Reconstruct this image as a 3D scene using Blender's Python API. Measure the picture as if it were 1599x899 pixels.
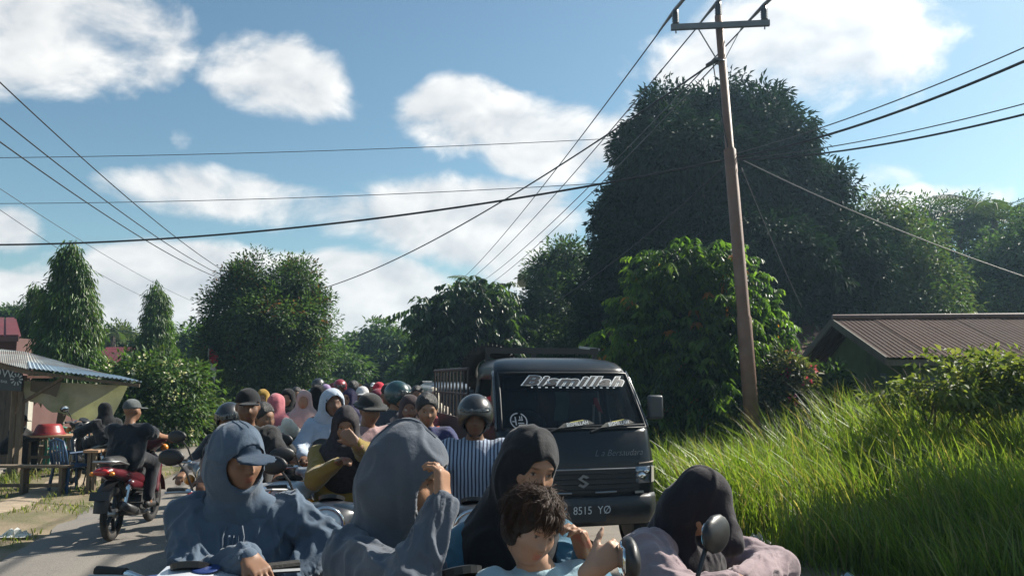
import bpy, bmesh, math, random
import numpy as np
from mathutils import Vector, Matrix
R = math.radians
random.seed(7); RNG = np.random.default_rng(7)
scene = bpy.context.scene
COL = scene.collection
for o in list(bpy.data.objects):
    bpy.data.objects.remove(o)

# ------------------------------------------------------------------ camera
F_PX, IMG_W, IMG_H, HORIZON = 1250.0, 1599.0, 899.0, 592.0
CAM_H = 1.75
PITCH = math.atan((HORIZON - IMG_H / 2) / F_PX)
cam_d = bpy.data.cameras.new('camera')
cam = bpy.data.objects.new('camera', cam_d)
COL.objects.link(cam)
cam_d.sensor_width = 36.0
cam_d.lens = 36.0 * F_PX / IMG_W
cam_d.clip_start, cam_d.clip_end = 0.05, 3000
cam.location = (0, 0, CAM_H)
cam.rotation_euler = (R(90) + PITCH, 0, 0)
scene.camera = cam

# ------------------------------------------------------------------ sun, sky, exposure
SUN_AZ, SUN_EL = 58.0, 40.0            # degrees right of the view direction, above the horizon
SUN_DIR = Vector((math.sin(R(SUN_AZ)) * math.cos(R(SUN_EL)), math.cos(R(SUN_AZ)) * math.cos(R(SUN_EL)), math.sin(R(SUN_EL))))
sun_d = bpy.data.lights.new('sun', 'SUN')
sun = bpy.data.objects.new('sun', sun_d)
COL.objects.link(sun)
sun_d.energy, sun_d.angle, sun_d.color = 5.0, R(0.53), (1.0, 0.94, 0.84)
sun.rotation_euler = SUN_DIR.to_track_quat('Z', 'Y').to_euler()
sun.location = (20, 20, 30)
vs = scene.view_settings
vs.view_transform, vs.look, vs.gamma, vs.exposure, vs.use_curve_mapping = 'Standard', 'None', 1.0, 0.95, False
scene.cycles.max_bounces = 6
scene.cycles.diffuse_bounces = 3
scene.cycles.glossy_bounces = 3
scene.cycles.transmission_bounces = 4
scene.cycles.transparent_max_bounces = 6
scene.cycles.caustics_reflective = scene.cycles.caustics_refractive = False
scene.cycles.sample_clamp_indirect = 6.0
scene.cycles.use_denoising = True

def build_world():
    w = bpy.data.worlds.new('World'); scene.world = w; w.use_nodes = True
    nt = w.node_tree; N = nt.nodes; L = nt.links; N.clear()
    def math_(op, a, b=None, c=None, clamp=False):
        n = N.new('ShaderNodeMath'); n.operation = op; n.use_clamp = clamp
        for i, x in enumerate((a, b, c)):
            if x is None: continue
            if isinstance(x, (int, float)): n.inputs[i].default_value = x
            else: L.new(x, n.inputs[i])
        return n.outputs[0]
    def smooth(x, lo, hi):
        n = N.new('ShaderNodeMapRange'); n.interpolation_type = 'SMOOTHSTEP'; L.new(x, n.inputs[0])
        n.inputs[1].default_value, n.inputs[2].default_value = lo, hi
        return n.outputs[0]
    sky = N.new('ShaderNodeTexSky'); sky.sky_type = 'NISHITA'; sky.sun_disc = False
    sky.sun_elevation = R(SUN_EL); sky.sun_rotation = R(SUN_AZ)
    sky.air_density, sky.dust_density, sky.ozone_density = 1.0, 0.9, 0.6
    tc = N.new('ShaderNodeTexCoord'); sep = N.new('ShaderNodeSeparateXYZ')
    L.new(tc.outputs['Generated'], sep.inputs[0])
    X, Y, Z = sep.outputs
    az = math_('ARCTAN2', X, Y); el = math_('ARCSINE', Z)
    comb = N.new('ShaderNodeCombineXYZ')
    L.new(az, comb.inputs[0]); L.new(math_('MULTIPLY', el, 1.5), comb.inputs[1])
    def fbm(vec, scale, detail, rough):
        n = N.new('ShaderNodeTexNoise'); n.noise_dimensions = '3D'
        n.inputs['Scale'].default_value, n.inputs['Detail'].default_value, n.inputs['Roughness'].default_value = scale, detail, rough
        n.inputs['Distortion'].default_value = 0.25
        L.new(vec, n.inputs['Vector']); return n.outputs[0]
    off = N.new('ShaderNodeVectorMath'); off.operation = 'ADD'; off.inputs[1].default_value = (0.018, 0.030, 0)
    L.new(comb.outputs[0], off.inputs[0])
    n1 = fbm(comb.outputs[0], 7.5, 6.0, 0.56)
    n2 = fbm(off.outputs[0], 7.5, 3.0, 0.56)
    # clouds: (pixel centre x, y, half width, half height, weight) turned into azimuth and elevation
    clouds = [(110, 50, 210, 84, .45), (-40, 70, 140, 60, .3), (425, 118, 135, 68, .45), (735, 182, 125, 68, .47), (880, 222, 165, 72, .47), (985, 215, 90, 80, .34),
              (1230, 85, 240, 105, .46), (1390, 110, 90, 40, .34), (330, 300, 185, 44, .43), (500, 335, 130, 40, .38), (740, 345, 200, 74, .52), (260, 425, 150, 50, .47), (130, 440, 110, 30, .3),
              (560, 438, 135, 54, .48), (610, 500, 270, 44, .44), (1465, 316, 120, 34, .44), (10, 360, 50, 34, .36), (280, 212, 26, 24, .24), (60, 480, 260, 50, .42), (870, 410, 150, 50, .34), (1300, 300, 200, 60, .26)]
    def blob(cx, cy, hw, hh, wt):
        ux, uy = (cx - IMG_W / 2) / F_PX, (IMG_H / 2 - cy) / F_PX
        d = Vector((ux, math.cos(PITCH) - uy * math.sin(PITCH), math.sin(PITCH) + uy * math.cos(PITCH))).normalized()
        a0, e0 = math.atan2(d.x, d.y), math.asin(d.z)
        a = math_('MULTIPLY', math_('SUBTRACT', az, a0), F_PX / hw); e = math_('MULTIPLY', math_('SUBTRACT', el, e0), F_PX / hh)
        r2 = math_('ADD', math_('MULTIPLY', a, a), math_('MULTIPLY', e, e))
        return math_('MULTIPLY', math_('EXPONENT', math_('MULTIPLY', math_('MULTIPLY', r2, r2), -0.8)), wt)
    cov = None
    for c in clouds:
        b = blob(*c); cov = b if cov is None else math_('MAXIMUM', cov, b)
    # away from the photographed part of the sky the same kind of cloud goes on from the noise alone
    away = math_('MULTIPLY', smooth(math_('ABSOLUTE', az), 0.62, 0.9), 0.17)
    above = math_('MULTIPLY', smooth(el, 0.50, 0.75), 0.13)
    low = math_('MULTIPLY', smooth(el, 0.19, 0.07), 0.25)
    cov = math_('ADD', cov, math_('ADD', math_('MAXIMUM', away, above), low))
    dens = math_('ADD', math_('MULTIPLY', n1, 1.0), cov)
    dens2 = math_('ADD', math_('MULTIPLY', n2, 1.0), cov)
    alpha = smooth(dens, 0.70, 0.95)
    thick = smooth(dens, 0.80, 1.25)
    lit = math_('ADD', 0.62, math_('MULTIPLY', math_('SUBTRACT', dens, dens2), 2.4), clamp=True)
    lit = math_('SUBTRACT', lit, math_('MULTIPLY', thick, 0.10), clamp=True)
    ramp = N.new('ShaderNodeMix'); ramp.data_type = 'RGBA'
    L.new(lit, ramp.inputs[0])
    ramp.inputs[6].default_value = (5.6, 6.1, 6.7, 1); ramp.inputs[7].default_value = (11.6, 11.5, 11.2, 1)
    # brighter towards the sun, as real cloud is
    dot = N.new('ShaderNodeVectorMath'); dot.operation = 'DOT_PRODUCT'
    L.new(tc.outputs['Generated'], dot.inputs[0]); dot.inputs[1].default_value = SUN_DIR
    glow = math_('ADD', 0.82, math_('MULTIPLY', math_('POWER', math_('MAXIMUM', dot.outputs['Value'], 0.0), 8.0), 0.75))
    sc = N.new('ShaderNodeVectorMath'); sc.operation = 'SCALE'
    L.new(ramp.outputs[2], sc.inputs[0]); L.new(glow, sc.inputs['Scale'])
    tint = N.new('ShaderNodeVectorMath'); tint.operation = 'MULTIPLY'; L.new(sky.outputs[0], tint.inputs[0]); tint.inputs[1].default_value = (0.86, 1.07, 1.04)
    mix = N.new('ShaderNodeMix'); mix.data_type = 'RGBA'
    L.new(math_('MULTIPLY', alpha, 0.94), mix.inputs[0]); L.new(tint.outputs[0], mix.inputs[6]); L.new(sc.outputs[0], mix.inputs[7])
    bg = N.new('ShaderNodeBackground'); bg.inputs['Strength'].default_value = 0.061
    L.new(mix.outputs[2], bg.inputs[0])
    out = N.new('ShaderNodeOutputWorld'); L.new(bg.outputs[0], out.inputs[0])
build_world()

# ------------------------------------------------------------------ helpers
def at(px, py, depth):
    """World point seen at a photo pixel, at this forward distance."""
    ux, uy = (px - IMG_W / 2) / F_PX, (IMG_H / 2 - py) / F_PX
    y = math.cos(PITCH) - uy * math.sin(PITCH); z = math.sin(PITCH) + uy * math.cos(PITCH)
    k = depth / y
    return Vector((ux * k, depth, CAM_H + z * k))
ROAD_ANG = -9.7
RD = Vector((math.sin(R(ROAD_ANG)), math.cos(R(ROAD_ANG)), 0)); RN = Vector((RD.y, -RD.x, 0))
def road(u, v, z=0.0):
    p = RN * u + RD * v
    return Vector((p.x, p.y, z))
def to_uv(x, y):
    return x * RN.x + y * RN.y, x * RD.x + y * RD.y

MATS = {}
def mat(name, col, rough=0.6, metal=0.0, var=0.12, scale=6.0, bump=0.0, bscale=60.0, spec=0.5, trans=0.0, coat=0.0,
        attr=None, dirt=None, dscale=2.0, damt=0.5, sheen=0.0, alpha=1.0, stretch=None, b2=None, orand=0.0):
    """Principled material with noise-driven colour variation, optional dirt layer, relief, leaf translucency."""
    if name in MATS: return MATS[name]
    m = bpy.data.materials.new(name); m.use_nodes = True; MATS[name] = m
    nt = m.node_tree; N = nt.nodes; L = nt.links
    b = N['Principled BSDF']; out = N['Material Output']
    b.inputs['Roughness'].default_value = rough; b.inputs['Metallic'].default_value = metal
    b.inputs['Specular IOR Level'].default_value = spec
    if coat: b.inputs['Coat Weight'].default_value = coat; b.inputs['Coat Roughness'].default_value = 0.08
    if sheen: b.inputs['Sheen Weight'].default_value = sheen; b.inputs['Sheen Roughness'].default_value = 0.5
    tc = N.new('ShaderNodeTexCoord'); vec = tc.outputs['Object']
    if stretch:
        mp = N.new('ShaderNodeMapping'); mp.inputs['Scale'].default_value = stretch; L.new(vec, mp.inputs[0]); vec = mp.outputs[0]
    def noise(s, d=4.0, r=0.6):
        n = N.new('ShaderNodeTexNoise'); n.inputs['Scale'].default_value = s; n.inputs['Detail'].default_value = d
        n.inputs['Roughness'].default_value = r; L.new(vec, n.inputs['Vector']); return n.outputs[0]
    if attr:
        a = N.new('ShaderNodeAttribute'); a.attribute_name = attr; base = a.outputs['Color']
    else:
        rgb = N.new('ShaderNodeRGB'); rgb.outputs[0].default_value = (*col, 1); base = rgb.outputs[0]
    if var:
        n = noise(scale); mr = N.new('ShaderNodeMapRange'); L.new(n, mr.inputs[0])
        mr.inputs[1].default_value, mr.inputs[2].default_value = 0.25, 0.75
        mr.inputs[3].default_value, mr.inputs[4].default_value = 1 - var, 1 + var
        v = N.new('ShaderNodeVectorMath'); v.operation = 'SCALE'; L.new(base, v.inputs[0]); L.new(mr.outputs[0], v.inputs['Scale']); base = v.outputs[0]
    if dirt:
        n = noise(dscale, 6.0, 0.65); mr = N.new('ShaderNodeMapRange'); L.new(n, mr.inputs[0])
        mr.inputs[1].default_value, mr.inputs[2].default_value = 0.62 - 0.3 * damt, 0.80 - 0.2 * damt
        mx = N.new('ShaderNodeMix'); mx.data_type = 'RGBA'; L.new(mr.outputs[0], mx.inputs[0]); L.new(base, mx.inputs[6])
        mx.inputs[7].default_value = (*dirt, 1); base = mx.outputs[2]
    if orand:
        oi = N.new('ShaderNodeObjectInfo'); mo = N.new('ShaderNodeMapRange'); L.new(oi.outputs['Random'], mo.inputs[0]); mo.inputs[3].default_value, mo.inputs[4].default_value = 1 - orand, 1 + orand
        vo = N.new('ShaderNodeVectorMath'); vo.operation = 'SCALE'; L.new(base, vo.inputs[0]); L.new(mo.outputs[0], vo.inputs['Scale']); base = vo.outputs[0]
    L.new(base, b.inputs['Base Color'])
    if bump:
        n = noise(bscale, 3.0, 0.6); bp = N.new('ShaderNodeBump'); bp.inputs['Strength'].default_value = bump
        bp.inputs['Distance'].default_value = 0.02; L.new(n, bp.inputs['Height']); L.new(bp.outputs[0], b.inputs['Normal'])
        if b2:
            n3 = noise(b2[1], 5.0, 0.65); b3 = N.new('ShaderNodeBump'); b3.inputs['Strength'].default_value = b2[0]; b3.inputs['Distance'].default_value = 0.02; L.new(n3, b3.inputs['Height']); L.new(b3.outputs[0], bp.inputs['Normal'])
    if trans:
        t = N.new('ShaderNodeBsdfTranslucent'); s = N.new('ShaderNodeMixShader'); s.inputs[0].default_value = trans
        g = N.new('ShaderNodeVectorMath'); g.operation = 'MULTIPLY'; L.new(base, g.inputs[0]); g.inputs[1].default_value = (1.5, 1.6, 0.7)
        L.new(g.outputs[0], t.inputs[0]); L.new(b.outputs[0], s.inputs[1]); L.new(t.outputs[0], s.inputs[2]); L.new(s.outputs[0], out.inputs[0])
    if alpha < 1: b.inputs['Alpha'].default_value = alpha
    return m

class MB:
    """Collects shapes into one mesh."""
    def __init__(s): s.v = []; s.f = []
    def add(s, verts, faces):
        o = len(s.v); s.v += [tuple(p) for p in verts]; s.f += [tuple(i + o for i in f) for f in faces]; return s
    def box(s, c, size, rot=None):
        hx, hy, hz = size[0] / 2, size[1] / 2, size[2] / 2
        P = [Vector((x, y, z)) for z in (-hz, hz) for y in (-hy, hy) for x in (-hx, hx)]
        if rot is not None: P = [rot @ p for p in P]
        P = [p + Vector(c) for p in P]
        return s.add(P, [(0, 2, 3, 1), (4, 5, 7, 6), (0, 1, 5, 4), (2, 6, 7, 3), (0, 4, 6, 2), (1, 3, 7, 5)])
    def beam(s, a, b, w, h, up=(0, 0, 1)):
        a, b = Vector(a), Vector(b); d = (b - a); l = d.length; d.normalize()
        x = d.cross(Vector(up));
        if x.length < 1e-4: x = d.cross(Vector((1, 0, 0)))
        x.normalize(); z = x.cross(d)
        return s.box((a + b) / 2, (w, l, h), Matrix((x, d, z)).transposed())
    def tube(s, pts, rad, n=8, caps=True, flat=1.0):
        pts = [Vector(p) for p in pts]; m = len(pts)
        if not hasattr(rad, '__len__'): rad = [rad] * m
        o = []; ref = None
        for i, p in enumerate(pts):
            d = (pts[min(i + 1, m - 1)] - pts[max(i - 1, 0)]).normalized()
            if ref is None:
                ref = Vector((0, 0, 1)) if abs(d.z) < 0.9 else Vector((1, 0, 0))
            x = d.cross(ref).normalized(); y = x.cross(d); ref = y
            for k in range(n):
                a = 2 * math.pi * k / n; o.append(p + x * (math.cos(a) * rad[i]) + y * (math.sin(a) * rad[i] * flat))
        f = [(i * n + k, i * n + (k + 1) % n, (i + 1) * n + (k + 1) % n, (i + 1) * n + k) for i in range(m - 1) for k in range(n)]
        if caps: f += [tuple(range(n))[::-1], tuple((m - 1) * n + k for k in range(n))]
        return s.add(o, f)
    def lathe(s, prof, c, axis, n=20, caps=True):
        """prof: (radius, along-axis) pairs."""
        axis = Vector(axis).normalized(); x = axis.cross(Vector((0, 0, 1)))
        if x.length < 1e-3: x = Vector((1, 0, 0))
        x.normalize(); y = axis.cross(x); c = Vector(c); o = []
        for r, t in prof:
            for k in range(n):
                a = 2 * math.pi * k / n; o.append(c + axis * t + x * (math.cos(a) * r) + y * (math.sin(a) * r))
        m = len(prof)
        f = [(i * n + k, i * n + (k + 1) % n, (i + 1) * n + (k + 1) % n, (i + 1) * n + k) for i in range(m - 1) for k in range(n)]
        if caps: f += [tuple(range(n))[::-1], tuple((m - 1) * n + k for k in range(n))]
        return s.add(o, f)
    def torus(s, c, axis, R0, r, n=28, m=8, sq=1.0):
        axis = Vector(axis).normalized(); x = axis.cross(Vector((0, 0, 1)))
        if x.length < 1e-3: x = Vector((1, 0, 0))
        x.normalize(); y = axis.cross(x); c = Vector(c); o = []
        for i in range(n):
            a = 2 * math.pi * i / n; d = x * math.cos(a) + y * math.sin(a)
            for k in range(m):
                b = 2 * math.pi * k / m; o.append(c + d * (R0 + r * math.cos(b)) + axis * (r * sq * math.sin(b)))
        return s.add(o, [(i * m + k, ((i + 1) % n) * m + k, ((i + 1) % n) * m + (k + 1) % m, i * m + (k + 1) % m) for i in range(n) for k in range(m)])
    def prism(s, outline, vec):
        """Extrudes a closed planar outline by vec."""
        P = [Vector(p) for p in outline]; n = len(P); v = Vector(vec)
        return s.add(P + [p + v for p in P], [tuple(range(n))[::-1], tuple(range(n, 2 * n))] + [(i, (i + 1) % n, n + (i + 1) % n, n + i) for i in range(n)])
    def sheet(s, rows):
        """rows: list of equal-length point lists -> quad grid."""
        n = len(rows[0]); o = [p for r in rows for p in r]
        return s.add(o, [(i * n + k, i * n + k + 1, (i + 1) * n + k + 1, (i + 1) * n + k) for i in range(len(rows) - 1) for k in range(n - 1)])
    def mesh(s, name, smooth=False):
        me = bpy.data.meshes.new(name); me.from_pydata(s.v, [], s.f)
        bm = bmesh.new(); bm.from_mesh(me); bmesh.ops.recalc_face_normals(bm, faces=bm.faces); bm.to_mesh(me); bm.free()
        if smooth: me.shade_smooth()
        return me

def np_mesh(name, verts, faces, smooth=True, cols=None):
    """Mesh straight from numpy arrays (all faces the same size)."""
    me = bpy.data.meshes.new(name); verts = np.asarray(verts, np.float32); faces = np.asarray(faces, np.int32)
    k = faces.shape[1]
    me.vertices.add(len(verts)); me.vertices.foreach_set('co', verts.ravel())
    me.loops.add(faces.size); me.loops.foreach_set('vertex_index', faces.ravel())
    me.polygons.add(len(faces)); me.polygons.foreach_set('loop_start', np.arange(len(faces), dtype=np.int32) * k)
    me.polygons.foreach_set('loop_total', np.full(len(faces), k, np.int32))
    me.update(calc_edges=True); me.validate()
    if smooth: me.shade_smooth()
    if cols is not None:
        a = me.color_attributes.new('Col', 'FLOAT_COLOR', 'POINT')
        c = np.ones((len(verts), 4), np.float32); c[:, :3] = cols; a.data.foreach_set('color', c.ravel())
    return me

def obj(name, me, m, parent=None, bevel=0.0, seg=2, auto=None):
    if isinstance(me, MB): me = me.mesh(name)
    o = bpy.data.objects.new(name, me); COL.objects.link(o)
    if not me.materials:
        for x in (m if isinstance(m, (list, tuple)) else [m]): me.materials.append(x)
    if parent is not None: o.parent = parent
    if bevel:
        b = o.modifiers.new('bevel', 'BEVEL'); b.width = bevel; b.segments = seg; b.limit_method = 'ANGLE'; b.angle_limit = R(35)
        for p in me.polygons: p.use_smooth = True
        try:
            me.set_sharp_from_angle(angle=R(45))
        except Exception: pass
    return o
def tag(o, label, cat, group=None, kind=None):
    o['label'] = label; o['category'] = cat
    if group: o['group'] = group
    if kind: o['kind'] = kind
    return o
def struct(o, kind='structure', label=None):
    o['kind'] = kind
    if label: o['label'] = label
    return o
def thing(name, label, cat, loc=(0, 0, 0), rz=0.0, group=None):
    o = bpy.data.objects.new(name, None); COL.objects.link(o); o.location = loc; o.rotation_euler = (0, 0, rz)
    o.empty_display_size = 0.1
    return tag(o, label, cat, group)
def kids(o): return [c for c in COL.objects if c.parent == o]
def copy_tree(o, parent=None):
    c = o.copy(); COL.objects.link(c)
    if parent is not None: c.parent = parent
    for ch in kids(o): copy_tree(ch, c)
    return c
def text_mesh(s, size=1.0, shear=0.0, offset=0.0, space=1.0, extrude=0.0, align='CENTER'):
    cu = bpy.data.curves.new('t', 'FONT'); cu.body = s; cu.size = size; cu.shear = shear; cu.offset = offset
    cu.space_character = space; cu.align_x = align; cu.extrude = extrude; cu.resolution_u = 3
    o = bpy.data.objects.new('t', cu); COL.objects.link(o)
    dg = bpy.context.evaluated_depsgraph_get(); dg.update()
    me = bpy.data.meshes.new_from_object(o.evaluated_get(dg))
    bpy.data.objects.remove(o); bpy.data.curves.remove(cu)
    me.materials.clear()
    return me
def map_mesh(me, fn):
    for v in me.vertices: v.co = fn(v.co)
    me.update(); return me

# ------------------------------------------------------------------ noise on numpy points
_H = RNG.random(4096).astype(np.float32)
def vnoise(P):
    P = np.asarray(P, np.float32); i = np.floor(P).astype(np.int64); f = P - i; f = f * f * (3 - 2 * f)
    def h(a, b, c): return _H[(a * 73 + b * 179 + c * 283 + (a * b) % 17) & 4095]
    x, y, z = i[:, 0], i[:, 1], i[:, 2]; r = 0
    for dx in (0, 1):
        wx = f[:, 0] if dx else 1 - f[:, 0]
        for dy in (0, 1):
            wy = f[:, 1] if dy else 1 - f[:, 1]
            for dz in (0, 1):
                wz = f[:, 2] if dz else 1 - f[:, 2]
                r = r + wx * wy * wz * h(x + dx, y + dy, z + dz)
    return r * 2 - 1
def fbm(P, o=3):
    r = 0; a = 1.0; s = 1.0
    for _ in range(o): r = r + a * vnoise(P * s + 17.3 * s); a *= 0.5; s *= 2.03
    return r

# ------------------------------------------------------------------ signed-distance modelling (bodies, cloth, helmets)
def rc(a, b, ra, rb, k=0.03): return ('rc', np.array(a, np.float32), np.array(b, np.float32), ra, rb, k)
def el(c, r, M=None, k=0.03): return ('el', np.array(c, np.float32), np.array(r, np.float32), M, k)
def sub(p, k=0.01): return ('sub', p, k)
def cut(c, n, k=0.004): return ('cut', np.array(c, np.float32), np.array(n, np.float32), k)   # keeps the side n points away from
def _pd(p, P):
    if p[0] == 'rc':
        _, a, b, ra, rb, _k = p; ba = b - a; l2 = float(ba @ ba) + 1e-9
        q = P - a; h = np.clip(q @ ba / l2, 0, 1); return np.linalg.norm(q - h[:, None] * ba, axis=1) - (ra + (rb - ra) * h)
    if p[0] == 'el':
        q = P - p[1]
        if p[3] is not None: q = q @ p[3]
        r = p[2]; k0 = np.linalg.norm(q / r, axis=1); k1 = np.linalg.norm(q / (r * r), axis=1) + 1e-9
        return k0 * (k0 - 1) / k1
    if p[0] == 'cut':
        n = p[2] / np.linalg.norm(p[2]); return -((P - p[1]) @ n)
    raise ValueError(p[0])
def smin(a, b, k):
    h = np.clip(0.5 + 0.5 * (b - a) / k, 0, 1); return b + (a - b) * h - k * h * (1 - h)
def ev(prims, P):
    d = np.full(len(P), 9.0, np.float32)
    for p in prims:
        if p[0] == 'sub': d = -smin(-d, _pd(p[1], P), p[2])
        elif p[0] == 'cut': d = -smin(-d, _pd(p, P), p[3])
        else:
            d = smin(d, _pd(p, P), p[-1])
    return d
def bounds(prims):
    lo, hi = np.full(3, 1e9), np.full(3, -1e9)
    for p in prims:
        if p[0] == 'rc':
            for c, r in ((p[1], p[3]), (p[2], p[4])): lo = np.minimum(lo, c - r); hi = np.maximum(hi, c + r)
        elif p[0] == 'el':
            r = np.max(p[2]); lo = np.minimum(lo, p[1] - r); hi = np.maximum(hi, p[1] + r)
    return lo - 0.03, hi + 0.03
def axis_pts(a, b, h, fine_from=None, coarse=None):
    if fine_from is None or fine_from <= a: return np.arange(a, b + h, h, dtype=np.float32)
    lowpart = np.arange(a, fine_from, coarse or h * 2.5, dtype=np.float32)
    return np.concatenate([lowpart, np.arange(lowpart[-1] + h, b + h, h, dtype=np.float32)])
def sdf_mesh(prims, h, fine_z=None, coarse=None, relax=1):
    """Meshes a blended set of primitives with surface nets on a sparse grid. Returns vertices, quads."""
    lo, hi = bounds(prims); B = 6
    xs, ys = axis_pts(lo[0], hi[0], h), axis_pts(lo[1], hi[1], h); zs = axis_pts(lo[2], hi[2], h, fine_z, coarse)
    def pad(a):
        n = -len(a) % B; return np.concatenate([a, a[-1] + h * np.arange(1, n + 1, dtype=np.float32)])
    xs, ys, zs = pad(xs), pad(ys), pad(zs); nx, ny, nz = len(xs), len(ys), len(zs)
    bc = [a.reshape(-1, B) for a in (xs, ys, zs)]; cen = [a.mean(1) for a in bc]; half = [(a[:, -1] - a[:, 0]) / 2 + h for a in bc]
    CX, CY, CZ = np.meshgrid(*cen, indexing='ij'); HX, HY, HZ = np.meshgrid(*half, indexing='ij')
    C = np.stack([CX, CY, CZ], -1).reshape(-1, 3).astype(np.float32)
    dc = ev(prims, C); rad = np.sqrt(HX ** 2 + HY ** 2 + HZ ** 2).ravel() * 1.15 + 0.012
    act = (np.abs(dc) < rad)
    V = np.repeat(np.repeat(np.repeat(dc.reshape(CX.shape), B, 0), B, 1), B, 2)
    A = np.repeat(np.repeat(np.repeat(act.reshape(CX.shape), B, 0), B, 1), B, 2)
    ii = np.argwhere(A)
    P = np.stack([xs[ii[:, 0]], ys[ii[:, 1]], zs[ii[:, 2]]], 1)
    vals = np.concatenate([ev(prims, P[s:s + 200000]) for s in range(0, len(P), 200000)]) if len(P) else np.zeros(0)
    V[ii[:, 0], ii[:, 1], ii[:, 2]] = vals
    S = V < 0
    cs = S[:-1, :-1, :-1].astype(np.int8)
    tot = sum(S[a:nx - 1 + a, b:ny - 1 + b, c:nz - 1 + c].astype(np.int8) for a in (0, 1) for b in (0, 1) for c in (0, 1))
    cells = np.argwhere((tot > 0) & (tot < 8)); idx = np.full((nx - 1, ny - 1, nz - 1), -1, np.int64)
    idx[cells[:, 0], cells[:, 1], cells[:, 2]] = np.arange(len(cells))
    acc = np.zeros((len(cells), 3)); cnt = np.zeros(len(cells))
    I, J, K = cells.T
    for ax in range(3):
        o1, o2 = [(1, 2), (0, 2), (0, 1)][ax]
        for u in (0, 1):
            for w in (0, 1):
                d0 = [0, 0, 0]; d0[o1] = u; d0[o2] = w; d1 = list(d0); d1[ax] = 1
                a = V[I + d0[0], J + d0[1], K + d0[2]]; b = V[I + d1[0], J + d1[1], K + d1[2]]
                m = (a < 0) != (b < 0); t = np.where(m, a / np.where(m, a - b, 1), 0)
                pa = np.stack([xs[I + d0[0]], ys[J + d0[1]], zs[K + d0[2]]], 1); pb = np.stack([xs[I + d1[0]], ys[J + d1[1]], zs[K + d1[2]]], 1)
                acc += np.where(m[:, None], pa + (pb - pa) * t[:, None], 0); cnt += m
    verts = (acc / np.maximum(cnt, 1)[:, None]).astype(np.float32)
    quads = []
    for ax in range(3):
        o1, o2 = [(1, 2), (2, 0), (0, 1)][ax]
        sl0 = [slice(None)] * 3; sl1 = [slice(None)] * 3; sl0[ax] = slice(0, -1); sl1[ax] = slice(1, None)
        ch = np.argwhere(S[tuple(sl0)] != S[tuple(sl1)])
        if not len(ch): continue
        ok = (ch[:, o1] > 0) & (ch[:, o2] > 0) & (ch[:, o1] < V.shape[o1] - 1) & (ch[:, o2] < V.shape[o2] - 1); ch = ch[ok]
        flip = S[ch[:, 0], ch[:, 1], ch[:, 2]]
        def g(a, b):
            c = ch.copy(); c[:, o1] -= a; c[:, o2] -= b; return idx[c[:, 0], c[:, 1], c[:, 2]]
        q = np.stack([g(1, 1), g(0, 1), g(0, 0), g(1, 0)], 1); q[~flip] = q[~flip][:, ::-1]
        quads.append(q[(q >= 0).all(1)])
    quads = np.concatenate(quads)
    for _ in range(relax):
        e = np.concatenate([quads[:, [0, 1]], quads[:, [1, 2]], quads[:, [2, 3]], quads[:, [3, 0]]])
        s = np.zeros_like(verts); n = np.zeros(len(verts), np.float32)
        for c in range(3):
            s[:, c] = np.bincount(e[:, 0], verts[e[:, 1], c], len(verts)) + np.bincount(e[:, 1], verts[e[:, 0], c], len(verts))
        n = np.bincount(e[:, 0], minlength=len(verts)) + np.bincount(e[:, 1], minlength=len(verts))
        verts = verts * 0.5 + 0.5 * (s / np.maximum(n, 1)[:, None]).astype(np.float32)
    return verts, quads
def normals_of(v, q):
    n = np.cross(v[q[:, 2]] - v[q[:, 0]], v[q[:, 3]] - v[q[:, 1]]); r = np.zeros_like(v)
    for k in range(4):
        for c in range(3): r[:, c] += np.bincount(q[:, k], n[:, c], len(v))
    return r / (np.linalg.norm(r, axis=1, keepdims=True) + 1e-9)

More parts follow.
